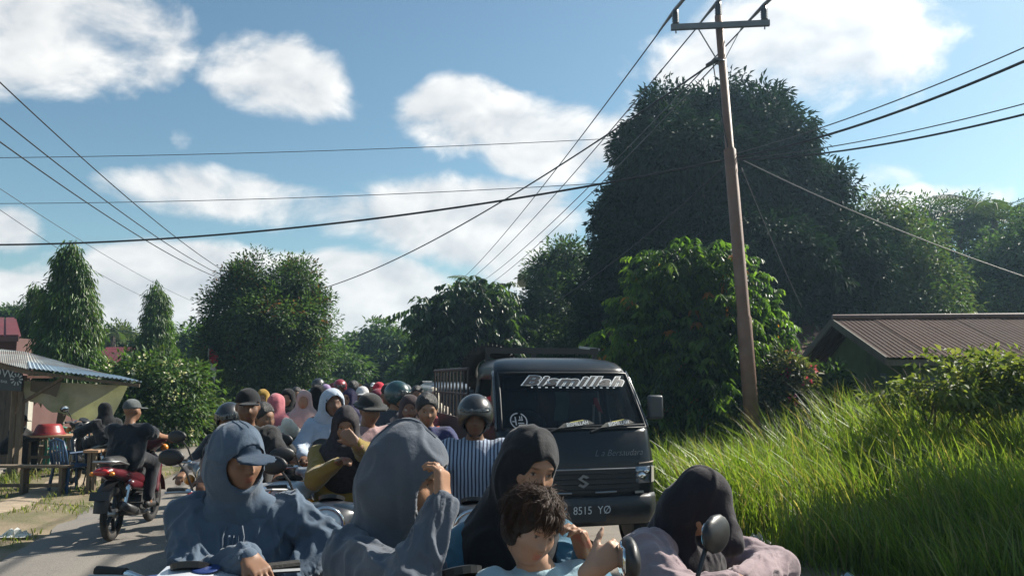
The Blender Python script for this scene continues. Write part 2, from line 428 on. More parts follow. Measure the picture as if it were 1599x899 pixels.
# ------------------------------------------------------------------ the setting: ground, road, side road
def ground_h(x, y):
    u, v = x * RN.x + y * RN.y, x * RD.x + y * RD.y
    n = fbm(np.stack([x * 0.5, y * 0.5, np.zeros_like(x)], 1), 3)
    sm = lambda t: t * t * (3 - 2 * t)
    left = sm(np.clip((-3.7 - u) / 0.5, 0, 1)); right = sm(np.clip((u - 3.5) / 0.5, 0, 1))
    z = -0.03 + left * (0.035 + 0.03 * n) + right * (0.02 + 0.05 * n)
    z = z - sm(np.clip((-5.0 - u) / 2.5, 0, 1)) * 0.12
    z = z + sm(np.clip((u - 5.0) / 4, 0, 1)) * 0.16
    return z
def gz(x, y): return float(ground_h(np.array([x]), np.array([y]))[0])
def build_ground():
    def axis(lim): 
        a = np.concatenate([np.arange(0, 14, 0.25), np.arange(14, 40, 1.0), np.array([40, 50, 65, 90, 130, 200, 350, 700, 1200.0])])
        return np.unique(np.concatenate([-a, a]))
    xs = axis(0); ys = axis(0) + 9
    X, Y = np.meshgrid(xs, ys, indexing='ij'); z = ground_h(X.ravel(), Y.ravel())
    V = np.stack([X.ravel(), Y.ravel(), z], 1); nx, ny = X.shape
    i = np.arange(nx * ny).reshape(nx, ny)
    Q = np.stack([i[:-1, :-1], i[1:, :-1], i[1:, 1:], i[:-1, 1:]], -1).reshape(-1, 4)
    m = mat('earth', (0.20, 0.155, 0.10), 0.95, var=0.3, scale=1.3, bump=0.6, bscale=30, dirt=(0.075, 0.085, 0.025), dscale=0.9, damt=0.6)
    struct(obj('ground', np_mesh('ground', V, Q), m))
    # road: worn asphalt sheet with a ragged edge
    rows = []
    rr = random.Random(3)
    for v in list(np.arange(-8, 30, 0.35)) + list(np.arange(30, 130, 2.0)):
        l = -3.72 + 0.10 * math.sin(v * 0.9) + rr.uniform(-.08, .08); r = 3.46 + 0.10 * math.sin(v * 0.7 + 1) + rr.uniform(-.08, .08)
        us = [l, l + .3, -2.4, -1.2, 0, 1.2, 2.4, r - .3, r]
        rows.append([road(u, v, 0.004 + 0.035 * (1 - (u / 3.7) ** 2) - (0.02 if k in (0, 8) else 0)) for k, u in enumerate(us)])
    m = road_material()
    struct(obj('road', MB().sheet(rows).mesh('road', True), m))
    rows = []
    for u in list(np.arange(-3.4, -30, -0.5)):
        e = 0.12 * rr.uniform(-1, 1)
        rows.append([(*road(u, v + e, 0)[:2], 0.012 + 0.01 * k - (0.02 if k in (0, 3) else 0) + gz(*road(u, v)[:2]) * (1 if u < -4 else 0) + (0.03 if u < -4 else 0)) for k, v in enumerate((17.6, 18.4, 21.2, 22.0))])
    struct(obj('side_road', MB().sheet(rows).mesh('side_road', True), m))
    # bare trodden path beside the road on the left
    rows = []
    for v in np.arange(-2, 16, 0.4):
        c = -5.25 + 0.22 * math.sin(v * 0.5 + 1) + rr.uniform(-.05, .05); w = 0.42 + 0.12 * math.sin(v * 1.3)
        rows.append([(*road(c + t * w, v)[:2], gz(*road(c + t * w, v)[:2]) + 0.012 - (0.02 if abs(t) == 1 else 0)) for t in (-1, -.5, 0, .5, 1)])
    struct(obj('dirt_path', MB().sheet(rows).mesh('dirt_path', True), mat('bare_dirt', (0.30, 0.235, 0.165), 0.95, var=0.25, scale=5, bump=0.5, bscale=40)))
    # concrete apron of the stall
    a = MB().prism([(*road(u, v)[:2], -0.2) for u, v in ((-7.4, 12.2), (-7.2, 17.6), (-16, 17.6), (-16, 12.0))], (0, 0, 0.17))
    struct(obj('stall_floor', a, mat('stall_concrete', (0.30, 0.27, 0.235), 0.9, var=0.2, scale=3, bump=0.3, bscale=50)))
def road_material():
    m = mat('worn_asphalt', (0.165, 0.150, 0.132), 0.88, var=0.16, scale=0.8, bump=0.35, bscale=70, dirt=(0.215, 0.19, 0.16), dscale=0.55, damt=0.75)
    nt = m.node_tree; N = nt.nodes; L = nt.links; b = N['Principled BSDF']
    src = b.inputs['Base Color'].links[0].from_socket
    tc = N.new('ShaderNodeTexCoord'); vo = N.new('ShaderNodeTexVoronoi'); vo.feature = 'DISTANCE_TO_EDGE'; vo.inputs['Scale'].default_value = 0.55
    nz = N.new('ShaderNodeTexNoise'); nz.inputs['Scale'].default_value = 2.0; nz.inputs['Detail'].default_value = 6
    ad = N.new('ShaderNodeVectorMath'); ad.operation = 'MULTIPLY_ADD'; L.new(nz.outputs['Color'], ad.inputs[0]); ad.inputs[1].default_value = (.6, .6, .6)
    L.new(tc.outputs['Object'], nz.inputs['Vector']); L.new(tc.outputs['Object'], ad.inputs[2]); L.new(ad.outputs[0], vo.inputs['Vector'])
    mr = N.new('ShaderNodeMapRange'); L.new(vo.outputs['Distance'], mr.inputs[0]); mr.inputs[1].default_value, mr.inputs[2].default_value = 0.004, 0.016
    mr.inputs[3].default_value, mr.inputs[4].default_value = 0.86, 1.0
    gr = N.new('ShaderNodeTexNoise'); gr.inputs['Scale'].default_value = 90; gr.inputs['Detail'].default_value = 2; L.new(tc.outputs['Object'], gr.inputs['Vector'])
    mg = N.new('ShaderNodeMapRange'); L.new(gr.outputs[0], mg.inputs[0]); mg.inputs[1].default_value, mg.inputs[2].default_value = .35, .65; mg.inputs[3].default_value, mg.inputs[4].default_value = .8, 1.2
    mm = N.new('ShaderNodeMath'); mm.operation = 'MULTIPLY'; L.new(mr.outputs[0], mm.inputs[0]); L.new(mg.outputs[0], mm.inputs[1])
    s = N.new('ShaderNodeVectorMath'); s.operation = 'SCALE'; L.new(src, s.inputs[0]); L.new(mm.outputs[0], s.inputs['Scale']); L.new(s.outputs[0], b.inputs['Base Color'])
    return m
build_ground()

# ------------------------------------------------------------------ vegetation
def leaves_mesh(name, C, D, Nn, ln, wd, cols, fold=0.25):
    """One folded diamond leaf per row: C base, D direction, Nn leaf normal."""
    D = D / (np.linalg.norm(D, axis=1, keepdims=True) + 1e-9)
    S = np.cross(D, Nn); S /= (np.linalg.norm(S, axis=1, keepdims=True) + 1e-9); U = np.cross(S, D)
    ln = ln[:, None]; wd = wd[:, None]
    mid = C + D * ln * 0.45
    v = np.stack([C, mid + S * wd / 2 + U * wd * fold, C + D * ln - U * ln * 0.12, mid - S * wd / 2 + U * wd * fold], 1).reshape(-1, 3)
    n = len(C); b = np.arange(n)[:, None] * 4
    f = np.concatenate([b + np.array([[0, 1, 2]]), b + np.array([[0, 2, 3]])], 0)
    return np_mesh(name, v, f, False, np.repeat(cols, 4, 0))
def rand_dirs(rng, n):
    d = rng.normal(size=(n, 3)); return d / np.linalg.norm(d, axis=1, keepdims=True)
def crown_mesh(seed, lobes, n_clump, per, ln, wd, palette, droop=0.3, clump_r=0.35, shell=0.45, tipcol=None, flat=0.0, hang=0.0, gaps=0.0, rough=0.20):
    """lobes: (cx,cy,cz, rx,ry,rz). Clumps spread through the lobes' volume, thicker near the surface."""
    rng = np.random.default_rng(seed); lobes = np.array(lobes, float)
    vol = lobes[:, 3] * lobes[:, 4] * lobes[:, 5]; vol = vol ** 0.75; pick = rng.choice(len(lobes), n_clump, p=vol / vol.sum())
    d = rand_dirs(rng, n_clump); r = shell + (1.03 - shell) * rng.random(n_clump) ** 0.6
    L = lobes[pick]; r = r * (1 + rough * vnoise(d * 2.2 + pick[:, None] * 7.7 + seed)) * np.where(rng.random(n_clump) < .05, 1.08, 1.0); c = L[:, :3] + d * r[:, None] * L[:, 3:] * (1 + 0.05 * rng.normal(size=(n_clump, 1)))
    if gaps:
        keep = vnoise(c * 1.1 + seed) > (-1 + gaps * 2) * 0.5 - 0.25; c, d, L = c[keep], d[keep], L[keep]
    n_clump = len(c); shade = rng.random(n_clump)
    out = d * (1 / L[:, 3:]); out /= np.linalg.norm(out, axis=1, keepdims=True)
    k = np.repeat(np.arange(n_clump), per); N = len(k)
    off = rand_dirs(rng, N) * (clump_r * rng.random(N) ** 0.5)[:, None]; off[:, 2] *= (1 - flat)
    C = c[k] + off
    D = out[k] * 0.5 + off / clump_r * 0.9 + rng.normal(size=(N, 3)) * 0.35; D[:, 2] -= droop + hang
    Nn = np.array([0, 0, 1.0]) + rng.normal(size=(N, 3)) * 0.45 + out[k] * 0.5
    pal = np.array(palette); ci = np.clip((shade[k] * len(pal) * 0.7 + rng.random(N) * len(pal) * 0.3).astype(int), 0, len(pal) - 1)
    col = pal[ci] * (0.8 + 0.4 * rng.random((N, 1)))
    if tipcol is not None:
        t = rng.random(n_clump) < tipcol[1] * np.clip(0.3 + out[:, 2], 0, 1.2); t = t[k] & (rng.random(N) < 0.6)
        col[t] = np.array(tipcol[0]) * (0.8 + 0.4 * rng.random((t.sum(), 1)))
    s = 0.7 + 0.6 * rng.random(N)
    return leaves_mesh('crown', C, D, Nn, ln * s, wd * s, col)
def frond_crown(seed, lobes, n, rach, pairs, ln, wd, palette, droop=0.5, shell=0.4, tipcol=None, rough=0.22, hang=0.75):
    """Compound drooping leaves: each frond is a curved stalk with paired leaflets hanging from it."""
    rng = np.random.default_rng(seed); lobes = np.array(lobes, float); vol = (lobes[:, 3] * lobes[:, 4] * lobes[:, 5]) ** .7
    pick = rng.choice(len(lobes), n, p=vol / vol.sum()); d = rand_dirs(rng, n); r = shell + (1.02 - shell) * rng.random(n) ** .55
    r = r * (1 + rough * vnoise(d * 2.2 + pick[:, None] * 7.7 + seed)); L = lobes[pick]; c = L[:, :3] + d * r[:, None] * L[:, 3:]
    out = d / L[:, 3:]; out /= np.linalg.norm(out, axis=1, keepdims=True); D = out + rng.normal(size=(n, 3)) * .5; D[:, 2] += .25; D /= np.linalg.norm(D, axis=1, keepdims=True)
    S = np.cross(D, np.array([0, 0, 1.0])); S /= np.linalg.norm(S, axis=1, keepdims=True) + 1e-9; rl = rach * (.7 + .6 * rng.random(n))
    pal = np.array(palette); base = pal[rng.integers(0, len(pal), n)]
    if tipcol is not None:
        t = rng.random(n) < tipcol[1]; base[t] = np.array(tipcol[0])
    C, DD, NN, LL, CC = [], [], [], [], []
    for k in range(pairs):
        t = (k + 1) / pairs; p = c + D * (rl * t)[:, None]; p[:, 2] -= rl * droop * t * t
        tg = D.copy(); tg[:, 2] -= 2 * droop * t
        for sg in (-1, 1):
            v = S * sg * .8 + tg * .45 + rng.normal(size=(n, 3)) * .16; v[:, 2] -= hang
            C.append(p); DD.append(v); NN.append(np.array([0, 0, 1.0]) - S * sg * -.6 + out * .5 + rng.normal(size=(n, 3)) * .25); LL.append(ln * (.75 + .5 * rng.random(n)) * (1.1 - .35 * abs(t - .5))); CC.append(base * (.8 + .4 * rng.random((n, 1))))
    LL = np.concatenate(LL); return leaves_mesh('crown', np.concatenate(C), np.concatenate(DD), np.concatenate(NN), LL, LL * wd / ln, np.concatenate(CC))
def trunk_mesh(seed, base_r, h, lobes, lean=(0, 0), n_limb=7, sides=9):
    rng = random.Random(seed); mb = MB(); top = Vector((lean[0], lean[1], h))
    pts = []; m = 6
    for i in range(m + 1):
        t = i / m; pts.append(Vector((lean[0] * t + rng.uniform(-.05, .05) * h * .2, lean[1] * t + rng.uniform(-.05, .05) * h * .2, h * t - 0.25 * (1 - t))))
    mb.tube(pts, [base_r * (1.35 if i == 0 else 1.0) * (1 - 0.45 * i / m) for i in range(m + 1)], sides)
    ls = sorted(lobes, key=lambda l: -l[3] * l[5])[:n_limb]
    for l in ls:
        t0 = rng.uniform(0.55, 1.0); a = pts[int(t0 * m)]; b = Vector(l[:3]); mid = a.lerp(b, .5) + Vector((rng.uniform(-.2, .2), rng.uniform(-.2, .2), rng.uniform(0, .3)))
        r0 = base_r * 0.5
        mb.tube([a, a.lerp(mid, .5) + Vector((0, 0, .05)), mid, b], [r0, r0 * .8, r0 * .55, r0 * .2], 6)
        for _ in range(3):
            e = b + Vector((rng.uniform(-1, 1) * l[3], rng.uniform(-1, 1) * l[4], rng.uniform(-.2, 1) * l[5])) * .7
            mb.tube([mid, mid.lerp(e, .55) + Vector((0, 0, .08)), e], [r0 * .4, r0 * .25, r0 * .08], 5)
    return mb.mesh('trunk', True)
LEAF = lambda name='leaf', trans=0.38, rough=0.52, spec=.3: mat(name, (0, 0, 0), rough, var=0.1, scale=3, attr='Col', trans=trans, spec=spec)
def bark(): return mat('bark', (0.13, 0.10, 0.075), 0.9, var=0.35, scale=9, bump=0.8, bscale=25, stretch=(1, 1, .25))
GREENS = [(0.041, 0.074, 0.024), (0.054, 0.101, 0.03), (0.074, 0.128, 0.034), (0.061, 0.115, 0.041)]
DARKS = [(.018, .036, .015), (.024, .046, .017), (.030, .056, .020), (.036, .066, .022)]
BRIGHT = [(0.066, 0.126, 0.024), (0.09, 0.168, 0.03), (0.12, 0.204, 0.036), (0.072, 0.144, 0.036)]
OLIVE = [(0.06, 0.084, 0.026), (0.084, 0.108, 0.034), (0.072, 0.12, 0.036), (0.102, 0.132, 0.042)]
def tree(name, label, loc, lobes, seed, n_clump, per, ln, wd, pal, base_r=.18, trunk_h=2.0, group=None, cat='tree', n_limb=7, leafmat=None, lean=(0, 0), fronds=None, **kw):
    t = thing(name, label, cat, loc, 0, group)
    obj('trunk', trunk_mesh(seed, base_r, trunk_h, lobes, lean, n_limb), bark(), t)
    cm = frond_crown(seed, lobes, n_clump, *fronds, ln, wd, pal, **kw) if fronds else crown_mesh(seed, lobes, n_clump, per, ln, wd, pal, **kw)
    obj('crown', cm, leafmat or LEAF(), t)
    return t
def px_lobes(base, specs):
    """Crown lobes from photo measurements: (px, py, depth, half width px, half height px, depth radius m), relative to base."""
    out = []
    for px, py, d, hw, hh, rd in specs:
        p = at(px, py, d) - Vector(base); s = d / F_PX
        out.append((p.x, p.y, p.z, hw * s, rd, hh * s))
    return out
def base_at(px, depth):
    p = at(px, HORIZON, depth); return (p.x, p.y, gz(p.x, p.y) if depth < 40 else -0.1)

def lumpy(lobes, n, f, seed):
    rng = np.random.default_rng(seed); out = list(lobes)
    for _ in range(n):
        l = lobes[rng.integers(0, len(lobes))]; d = rand_dirs(rng, 1)[0]; d[2] = abs(d[2]) * .8 + .05; r = f * rng.uniform(.7, 1.3) * min(l[3:])
        out.append((l[0] + d[0] * l[3] * .9, l[1] + d[1] * l[4] * .9, l[2] + d[2] * l[5] * .9, r, r, r * .85))
    return out
# big dark mango tree behind the truck
b = base_at(1120, 25)
tree('mango_tree', 'huge dark domed mango tree rising behind the black truck', b, lumpy(px_lobes(b, [
    (1045, 190, 25, 58, 45, 1.8), (1110, 180, 25, 55, 38, 1.8), (1160, 210, 25, 62, 50, 2.0), (1212, 262, 25, 50, 48, 1.8), (1005, 255, 25, 38, 70, 1.8), (1100, 290, 24, 130, 105, 3.0), (988, 335, 25, 48, 65, 2.0),
    (1265, 325, 25, 48, 50, 1.8), (965, 400, 25, 44, 45, 1.8), (1110, 420, 24, 165, 105, 3.2), (1250, 400, 25, 80, 70, 2.4), (935, 462, 26, 44, 42, 1.8), (1300, 440, 26, 55, 55, 2), (1040, 510, 25, 130, 60, 2.4), (1220, 510, 25, 110, 60, 2.4), (1310, 375, 26, 34, 42, 1.5)]), 40, .55, 5),
    11, 8200, 26, .22, .075, [(.008, .022, .010), (.011, .029, .012), (.014, .035, .014), (.018, .042, .017)], base_r=.42, trunk_h=3.2, n_limb=12, droop=.45, clump_r=.30, shell=.45, rough=.30, gaps=.12, leafmat=LEAF('mango_leaf', .18, .65, .12))
# tree with shiny drooping compound leaves beside the near pole
b = base_at(1085, 15.0)
tree('rambutan_tree', 'bright green bushy tree with drooping leaflets left of the near utility pole', b, px_lobes(b, [
    (1075, 420, 15.0, 65, 42, 0.63), (1030, 450, 15.2, 60, 45, 0.73), (1120, 430, 15.0, 50, 45, 0.63), (1020, 520, 15.0, 70, 60, 0.95), (1100, 510, 15.0, 95, 70, 1.05),
    (1160, 470, 15.4, 40, 40, 0.53), (1010, 600, 15.0, 60, 55, 0.84), (1090, 590, 15.0, 90, 70, 1.05), (1180, 520, 15.6, 42, 36, 0.53), (1060, 650, 15.0, 100, 50, 0.95), (990, 660, 15.0, 50, 40, 0.73), (1190, 560, 15.6, 36, 40, 0.53)]),
    12, 2600, 0, .17, .062, [(.035, .07, .02), (.055, .11, .022), (.08, .15, .026), (.045, .085, .022), (.11, .18, .032)], base_r=.10, trunk_h=1.2, droop=.5, shell=.3, tipcol=((.30, .13, .03), .02), leafmat=LEAF('rambutan_leaf', .55, .40, .4), fronds=(.34, 5), rough=.38)
# trees to the right of the mango and behind the house
b = base_at(1385, 27)
tree('young_mango_tree', 'lighter green tree between the huge mango and the hazy trees', b, px_lobes(b, [
    (1370, 350, 27, 45, 45, 1.3), (1400, 400, 27, 60, 60, 1.6), (1390, 470, 27, 90, 60, 2), (1440, 440, 27, 50, 40, 1.4), (1340, 440, 27, 70, 60, 1.8), (1440, 490, 26, 70, 40, 1.5)]),
    13, 1300, 26, .19, .065, GREENS + OLIVE, base_r=.2, trunk_h=2.4, droop=.4, clump_r=.5)
b = base_at(1490, 36)
tree('hazy_tree', 'tall hazy tree behind the house roof at the right', b, px_lobes(b, [
    (1450, 350, 36, 45, 35, 1.5), (1500, 340, 36, 60, 30, 1.6), (1550, 360, 36, 50, 40, 1.5), (1500, 400, 36, 90, 45, 2.2), (1570, 420, 36, 60, 50, 2), (1460, 440, 36, 60, 40, 2), (1540, 470, 36, 90, 40, 2)]),
    14, 1300, 26, .2, .07, GREENS, base_r=.3, trunk_h=4.5, droop=.35, clump_r=.5, gaps=.5)
b = base_at(1590, 29)
tree('leafy_tree', 'leafy green tree at the right edge behind the house roof', b, px_lobes(b, [
    (1590, 400, 29, 60, 40, 1.6), (1560, 450, 29, 60, 45, 1.6), (1620, 450, 29, 70, 60, 2), (1510, 470, 28, 50, 30, 1.2), (1640, 380, 29, 50, 60, 2)]),
    15, 900, 26, .19, .07, GREENS + DARKS, base_r=.2, trunk_h=3, droop=.35, clump_r=.5)
# lower hedge of trees that closes the view below the mango
for i, (px, d, h, lab) in enumerate([(880, 24, 2.9, 'dark shrubby tree under the mango, just above the truck roof'), (1290, 21, 2.6, 'dark shrubby tree between the pole and the house gable'), (960, 20, 2.2, 'low dark shrub between the truck and the bright green tree')]):
    b = base_at(px, d); w = 1.7
    tree('understorey_tree', lab, b, [(0, 0, h * .5, w, 1.4, h * .45), (-.9, .2, h * .4, 1.2, 1.2, h * .38), (.9, -.2, h * .42, 1.2, 1.2, h * .38), (.2, 0, h * .75, 1.0, 1.0, h * .26)],
         30 + i, 600, 24, .17, .06, DARKS + GREENS[:1], base_r=.1, trunk_h=1.0, group='understorey trees', droop=.4, clump_r=.38, shell=.3)
# trees behind the truck on the left of the mango
b = base_at(740, 30)
tree('broadleaf_tree', 'tree with large drooping leaves left of the truck cab', b, px_lobes(b, [
    (680, 500, 30, 38, 35, 1.0), (720, 480, 30, 40, 35, 1.1), (760, 470, 30, 40, 30, 1.1), (710, 530, 30, 60, 40, 1.5), (770, 510, 30, 45, 40, 1.3), (730, 570, 30, 70, 40, 1.6), (790, 560, 30, 50, 45, 1.5)]),
    16, 1500, 0, .34, .13, GREENS + DARKS, base_r=.14, trunk_h=2.4, droop=.5, shell=.3, leafmat=LEAF('broad_leaf', .35, .42, .4), fronds=(.6, 4), rough=.4)
b = base_at(835, 33)
tree('climber_tree', 'vine-covered dark tree in front of the white two-storey house', b, px_lobes(b, [
    (860, 425, 33, 38, 25, 1.2), (885, 400, 33, 30, 22, 1.2), (830, 490, 33, 40, 30, 1.5), (870, 480, 32, 45, 45, 1.6), (810, 540, 32, 40, 50, 1.4), (860, 550, 31, 60, 50, 1.8)]),
    17, 1000, 24, .2, .08, DARKS + GREENS, base_r=.16, trunk_h=3.2, droop=.4, clump_r=.5)
# round tree left of the centre with reddish young leaves
b = base_at(420, 27)
tree('round_crowned_tree', 'round dense tree with reddish young leaves beside the road', b, lumpy(px_lobes(b, [
    (420, 440, 27, 62, 36, 1.4), (385, 445, 27, 42, 30, 1.1), (465, 440, 27, 34, 30, 1.0), (365, 490, 27, 48, 42, 1.3), (430, 500, 26.5, 80, 55, 1.8), (485, 490, 27, 34, 36, 1.0),
    (400, 550, 27, 75, 45, 1.7), (465, 550, 27, 50, 45, 1.3), (350, 540, 27, 36, 36, 1.0), (430, 590, 27, 60, 28, 1.4)]), 8, .40, 8),
    18, 2600, 24, .14, .055, GREENS + DARKS[1:], base_r=.16, trunk_h=2.2, n_limb=9, droop=.1, clump_r=.36, shell=.35, tipcol=((.13, .065, .03), .16), gaps=.14, rough=.22)
# the layered tree and the far row that closes the road
b = base_at(600, 52)
tree('layered_tree', 'layered green tree at the far end of the road above the crowd', b, px_lobes(b, [
    (590, 510, 52, 22, 9, 1.2), (570, 535, 52, 32, 11, 1.5), (615, 530, 52, 32, 12, 1.6), (600, 560, 52, 60, 16, 2.2), (640, 555, 52, 28, 18, 1.5), (580, 585, 52, 50, 14, 2), (640, 590, 52, 50, 16, 2)]),
    19, 900, 16, .34, .13, GREENS, base_r=.22, trunk_h=3, droop=.2, clump_r=.6, flat=.5)
far = [(500, 560, 46, 60, 36, 'mid-green tree between the round tree and the layered tree'), (545, 575, 60, 60, 30, 'low tree directly above the far crowd'), (455, 590, 42, 50, 26, 'low shrub tree under the round tree, right side'),
       (300, 545, 44, 45, 36, 'leafy tree left of the round tree'), (655, 590, 44, 36, 30, 'pale bushy tree left of the broad-leaved tree'), (180, 535, 50, 40, 30, 'tree behind the red roof, right of the tall conical tree'), (10, 505, 48, 30, 22, 'small tree at the left edge behind the red-roofed house'),
       (690, 570, 50, 40, 50, 'dark tree behind the far utility pole'), (330, 610, 30, 40, 26, 'low shrub under the round tree, left side'), (520, 605, 70, 90, 20, 'farthest low tree closing the road')]
for i, (px, py, d, hw, hh, lab) in enumerate(far):
    b = base_at(px, d); zc = at(px, py, d).z; s = d / F_PX; w, h = hw * s, hh * s
    tree('roadside_tree', lab, b, [(0, 0, zc, w, w * .8, h), (-w * .5, 0, zc - h * .4, w * .7, w * .6, h * .7), (w * .55, 0, zc - h * .35, w * .7, w * .6, h * .7), (0, -.3, max(.6, zc - h), w * .9, w * .7, h * .8), (w * .1, 0, zc + h * .55, w * .5, w * .5, h * .5)],
         50 + i, 420, 18, .30, .12, [GREENS, OLIVE, DARKS + GREENS, BRIGHT + GREENS][i % 4], base_r=.14, trunk_h=max(.8, zc - h * .3), group='trees along the road', droop=.3, clump_r=.5, shell=.25)
# conical weeping evergreens on the left: leaves hang in long curtains
def weeping(px_c, top_y, bot_y, half_px, depth, seed, label, n):
    b = base_at(px_c, depth); s = depth / F_PX; top = at(px_c, top_y, depth).z - b[2]; bot = max(.3, at(px_c, bot_y, depth).z - b[2]); hw = half_px * s
    lob = []; rr = random.Random(seed); m = 12
    for i in range(m):
        t = i / (m - 1); z = bot + (top - bot) * t; w = hw * (1 - t) ** .62 * (1.0 if t > .1 else .85) + .12
        for k in range(4):
            a = rr.uniform(0, 6.28); lob.append((math.cos(a) * w * .38, math.sin(a) * w * .38, z, w * .68, w * .68, (top - bot) / m * 1.1))
    t = thing('weeping_evergreen', label, 'tree', b, 0, 'conical weeping evergreens')
    obj('trunk', trunk_mesh(seed, .12, top * .9, [(0, 0, top * .9, .2, .2, .3)], n_limb=1), bark(), t)
    obj('crown', crown_mesh(seed, lob, n, 22, .2, .038, GREENS + BRIGHT[:2] + OLIVE[:2], droop=1.2, clump_r=.24, shell=.4, hang=.6), LEAF('weeping_leaf', .35, .35), t)
weeping(100, 388, 600, 50, 22, 71, 'tall conical weeping evergreen behind the stall roof', 2000)
weeping(46, 455, 600, 24, 27, 72, 'slim weeping evergreen half hidden left of the tall conical one', 700)
weeping(238, 452, 600, 34, 30, 73, 'shorter weeping evergreen above the white-flowering bush', 1000)
# flowering bush at the left and shrubs
def bush(name, label, px, depth, specs, seed, n, ln, wd, pal, group=None, flowers=None, **kw):
    b = base_at(px, depth); lob = px_lobes(b, specs); t = thing(name, label, 'bush', b, 0, group)
    obj('stem', trunk_mesh(seed, .05, .8, lob, n_limb=8, sides=6), bark(), t)
    obj('foliage', crown_mesh(seed, lob, n, 16, ln, wd, pal, **kw), LEAF(), t)
    if flowers:
        rng = np.random.default_rng(seed); L = np.array(lob)[rng.integers(0, len(lob), flowers[1])]; d = rand_dirs(rng, flowers[1]); d[:, 1] = -np.abs(d[:, 1])
        c = L[:, :3] + d * L[:, 3:] * 1.02; k = np.repeat(np.arange(len(c)), 10); N = len(k); o = rand_dirs(rng, N)
        col = np.array(flowers[0]) * (0.8 + .3 * rng.random((N, 1)))
        obj('blossom', leaves_mesh('blossom', c[k] + o * .05, o, rand_dirs(rng, N), np.full(N, .075), np.full(N, .05), col), LEAF('petal', .3, .6), t)
    return t
bush('flowering_bush', 'white-flowering bush on the left between the stall and the round tree', 250, 20, [
    (200, 600, 20, 45, 40, 1), (240, 590, 20, 45, 36, 1), (285, 600, 20, 40, 36, 1), (230, 640, 20, 60, 40, 1.2), (280, 645, 20, 45, 36, 1.0), (190, 640, 20.5, 40, 40, .9), (250, 670, 20, 60, 22, 1)],
    81, 760, .16, .07, GREENS + BRIGHT[:1] + OLIVE[:2], flowers=((.75, .72, .58), 75), droop=.3, clump_r=.28, shell=.35)
bush('spreading_shrub', 'wide spreading shrub with papery leaves in front of the house wall', 1450, 11.5, [
    (1350, 590, 11.5, 45, 22, .5), (1410, 575, 11.5, 60, 22, .6), (1490, 570, 11.3, 70, 20, .7), (1560, 575, 11.3, 50, 22, .6), (1400, 615, 11.5, 55, 20, .5), (1470, 605, 11.2, 80, 26, .7), (1545, 620, 11.2, 60, 30, .6), (1610, 600, 11.2, 50, 36, .6)],
    82, 420, .11, .06, [(.13, .16, .045), (.16, .19, .05), (.11, .15, .04), (.19, .20, .08)], droop=.2, clump_r=.22, shell=.2, flat=.5, gaps=.35, rough=.4)
bush('croton_bush', 'small shrub with pink and pale leaves between the pole and the house', 1235, 14.2, [
    (1225, 575, 14.2, 22, 26, .35), (1245, 590, 14.2, 25, 22, .4), (1215, 610, 14.2, 30, 30, .4), (1205, 640, 14.2, 25, 26, .4)], 83, 190, .12, .05, [(.14, .15, .07), (.10, .10, .05), (.05, .07, .03), (.04, .06, .025)],
    flowers=((.45, .07, .16), 10), droop=.3, clump_r=.16, shell=.3)
bush('wall_shrub', 'narrow shrub growing against the house corner', 1300, 14.6, [(1295, 590, 14.6, 22, 22, .35), (1300, 620, 14.6, 26, 26, .4), (1290, 645, 14.6, 30, 20, .4)], 84, 170, .14, .06, GREENS + DARKS, droop=.4, clump_r=.17, shell=.3)
bush('yard_shrub', 'low shrub right of the white-flowering bush beside the side road', 318, 23, [(318, 640, 23, 20, 26, .5), (335, 655, 23, 22, 22, .5), (310, 665, 23, 16, 20, .4)], 85, 200, .15, .06, OLIVE + GREENS, droop=.3, clump_r=.22, shell=.3)
# palms
def palm(px, top_y, depth, seed, label, n=13, fl=2.6, base=None):
    b = base_at(px, depth); top = at(px, top_y, depth); rng = random.Random(seed); H = top.z - b[2]
    t = thing('palm_tree', label, 'palm', b, 0, 'palms')
    obj('trunk', MB().tube([(0, 0, -.2), (.1, 0, H * .5), (0, .1, H)], [.2, .15, .13], 9).mesh('trunk', True), bark(), t)
    for i in range(n):
        a = 2 * math.pi * i / n + rng.uniform(-.2, .2); e = rng.uniform(-.1, 1.2); C = []; Dd = []; Nn = []; L = []
        pts = []; p = Vector((0, .1, H)); ang = e
        for s in range(13):
            pts.append(p.copy()); d = Vector((math.cos(a) * math.cos(ang), math.sin(a) * math.cos(ang), math.sin(ang))); p = p + d * fl / 12; ang -= .13
        side = Vector((-math.sin(a), math.cos(a), 0))
        fr = obj('frond', MB().tube(pts, [.025 * (1 - .8 * s / 12) for s in range(13)], 5).mesh('frond', True), mat('frond_stalk', (.08, .10, .03), .6), t)
        for s in range(1, 13):
            for q in (0, .5):
                base_p = pts[s].lerp(pts[max(s - 1, 0)], q); dirn = (pts[s] - pts[s - 1]).normalized(); l = fl * .27 * math.sin(math.pi * min(1, (s + .6) / 13.2)) + .08
                for sg in (-1, 1):
                    v = side * sg + dirn * .55 + Vector((0, 0, -.35)); C.append(base_p); Dd.append(v); Nn.append(Vector((0, 0, 1)) + side * sg * .4); L.append(l)
        col = np.tile(np.array([[.05, .08, .025]]), (len(C), 1))
        obj('leaflets', leaves_mesh('leaflets', np.array(C), np.array([tuple(x) for x in Dd]), np.array([tuple(x) for x in Nn]), np.array(L), np.full(len(L), .06), col), LEAF(), fr)
palm(760, 462, 40, 91, 'palm crown behind the far utility pole', 11, 2.4)
palm(1572, 345, 34, 92, 'coconut palm at the right edge above the hazy trees', 13, 3.2)
palm(172, 520, 46, 93, 'thin young palm right of the tall conical tree', 7, 1.6)
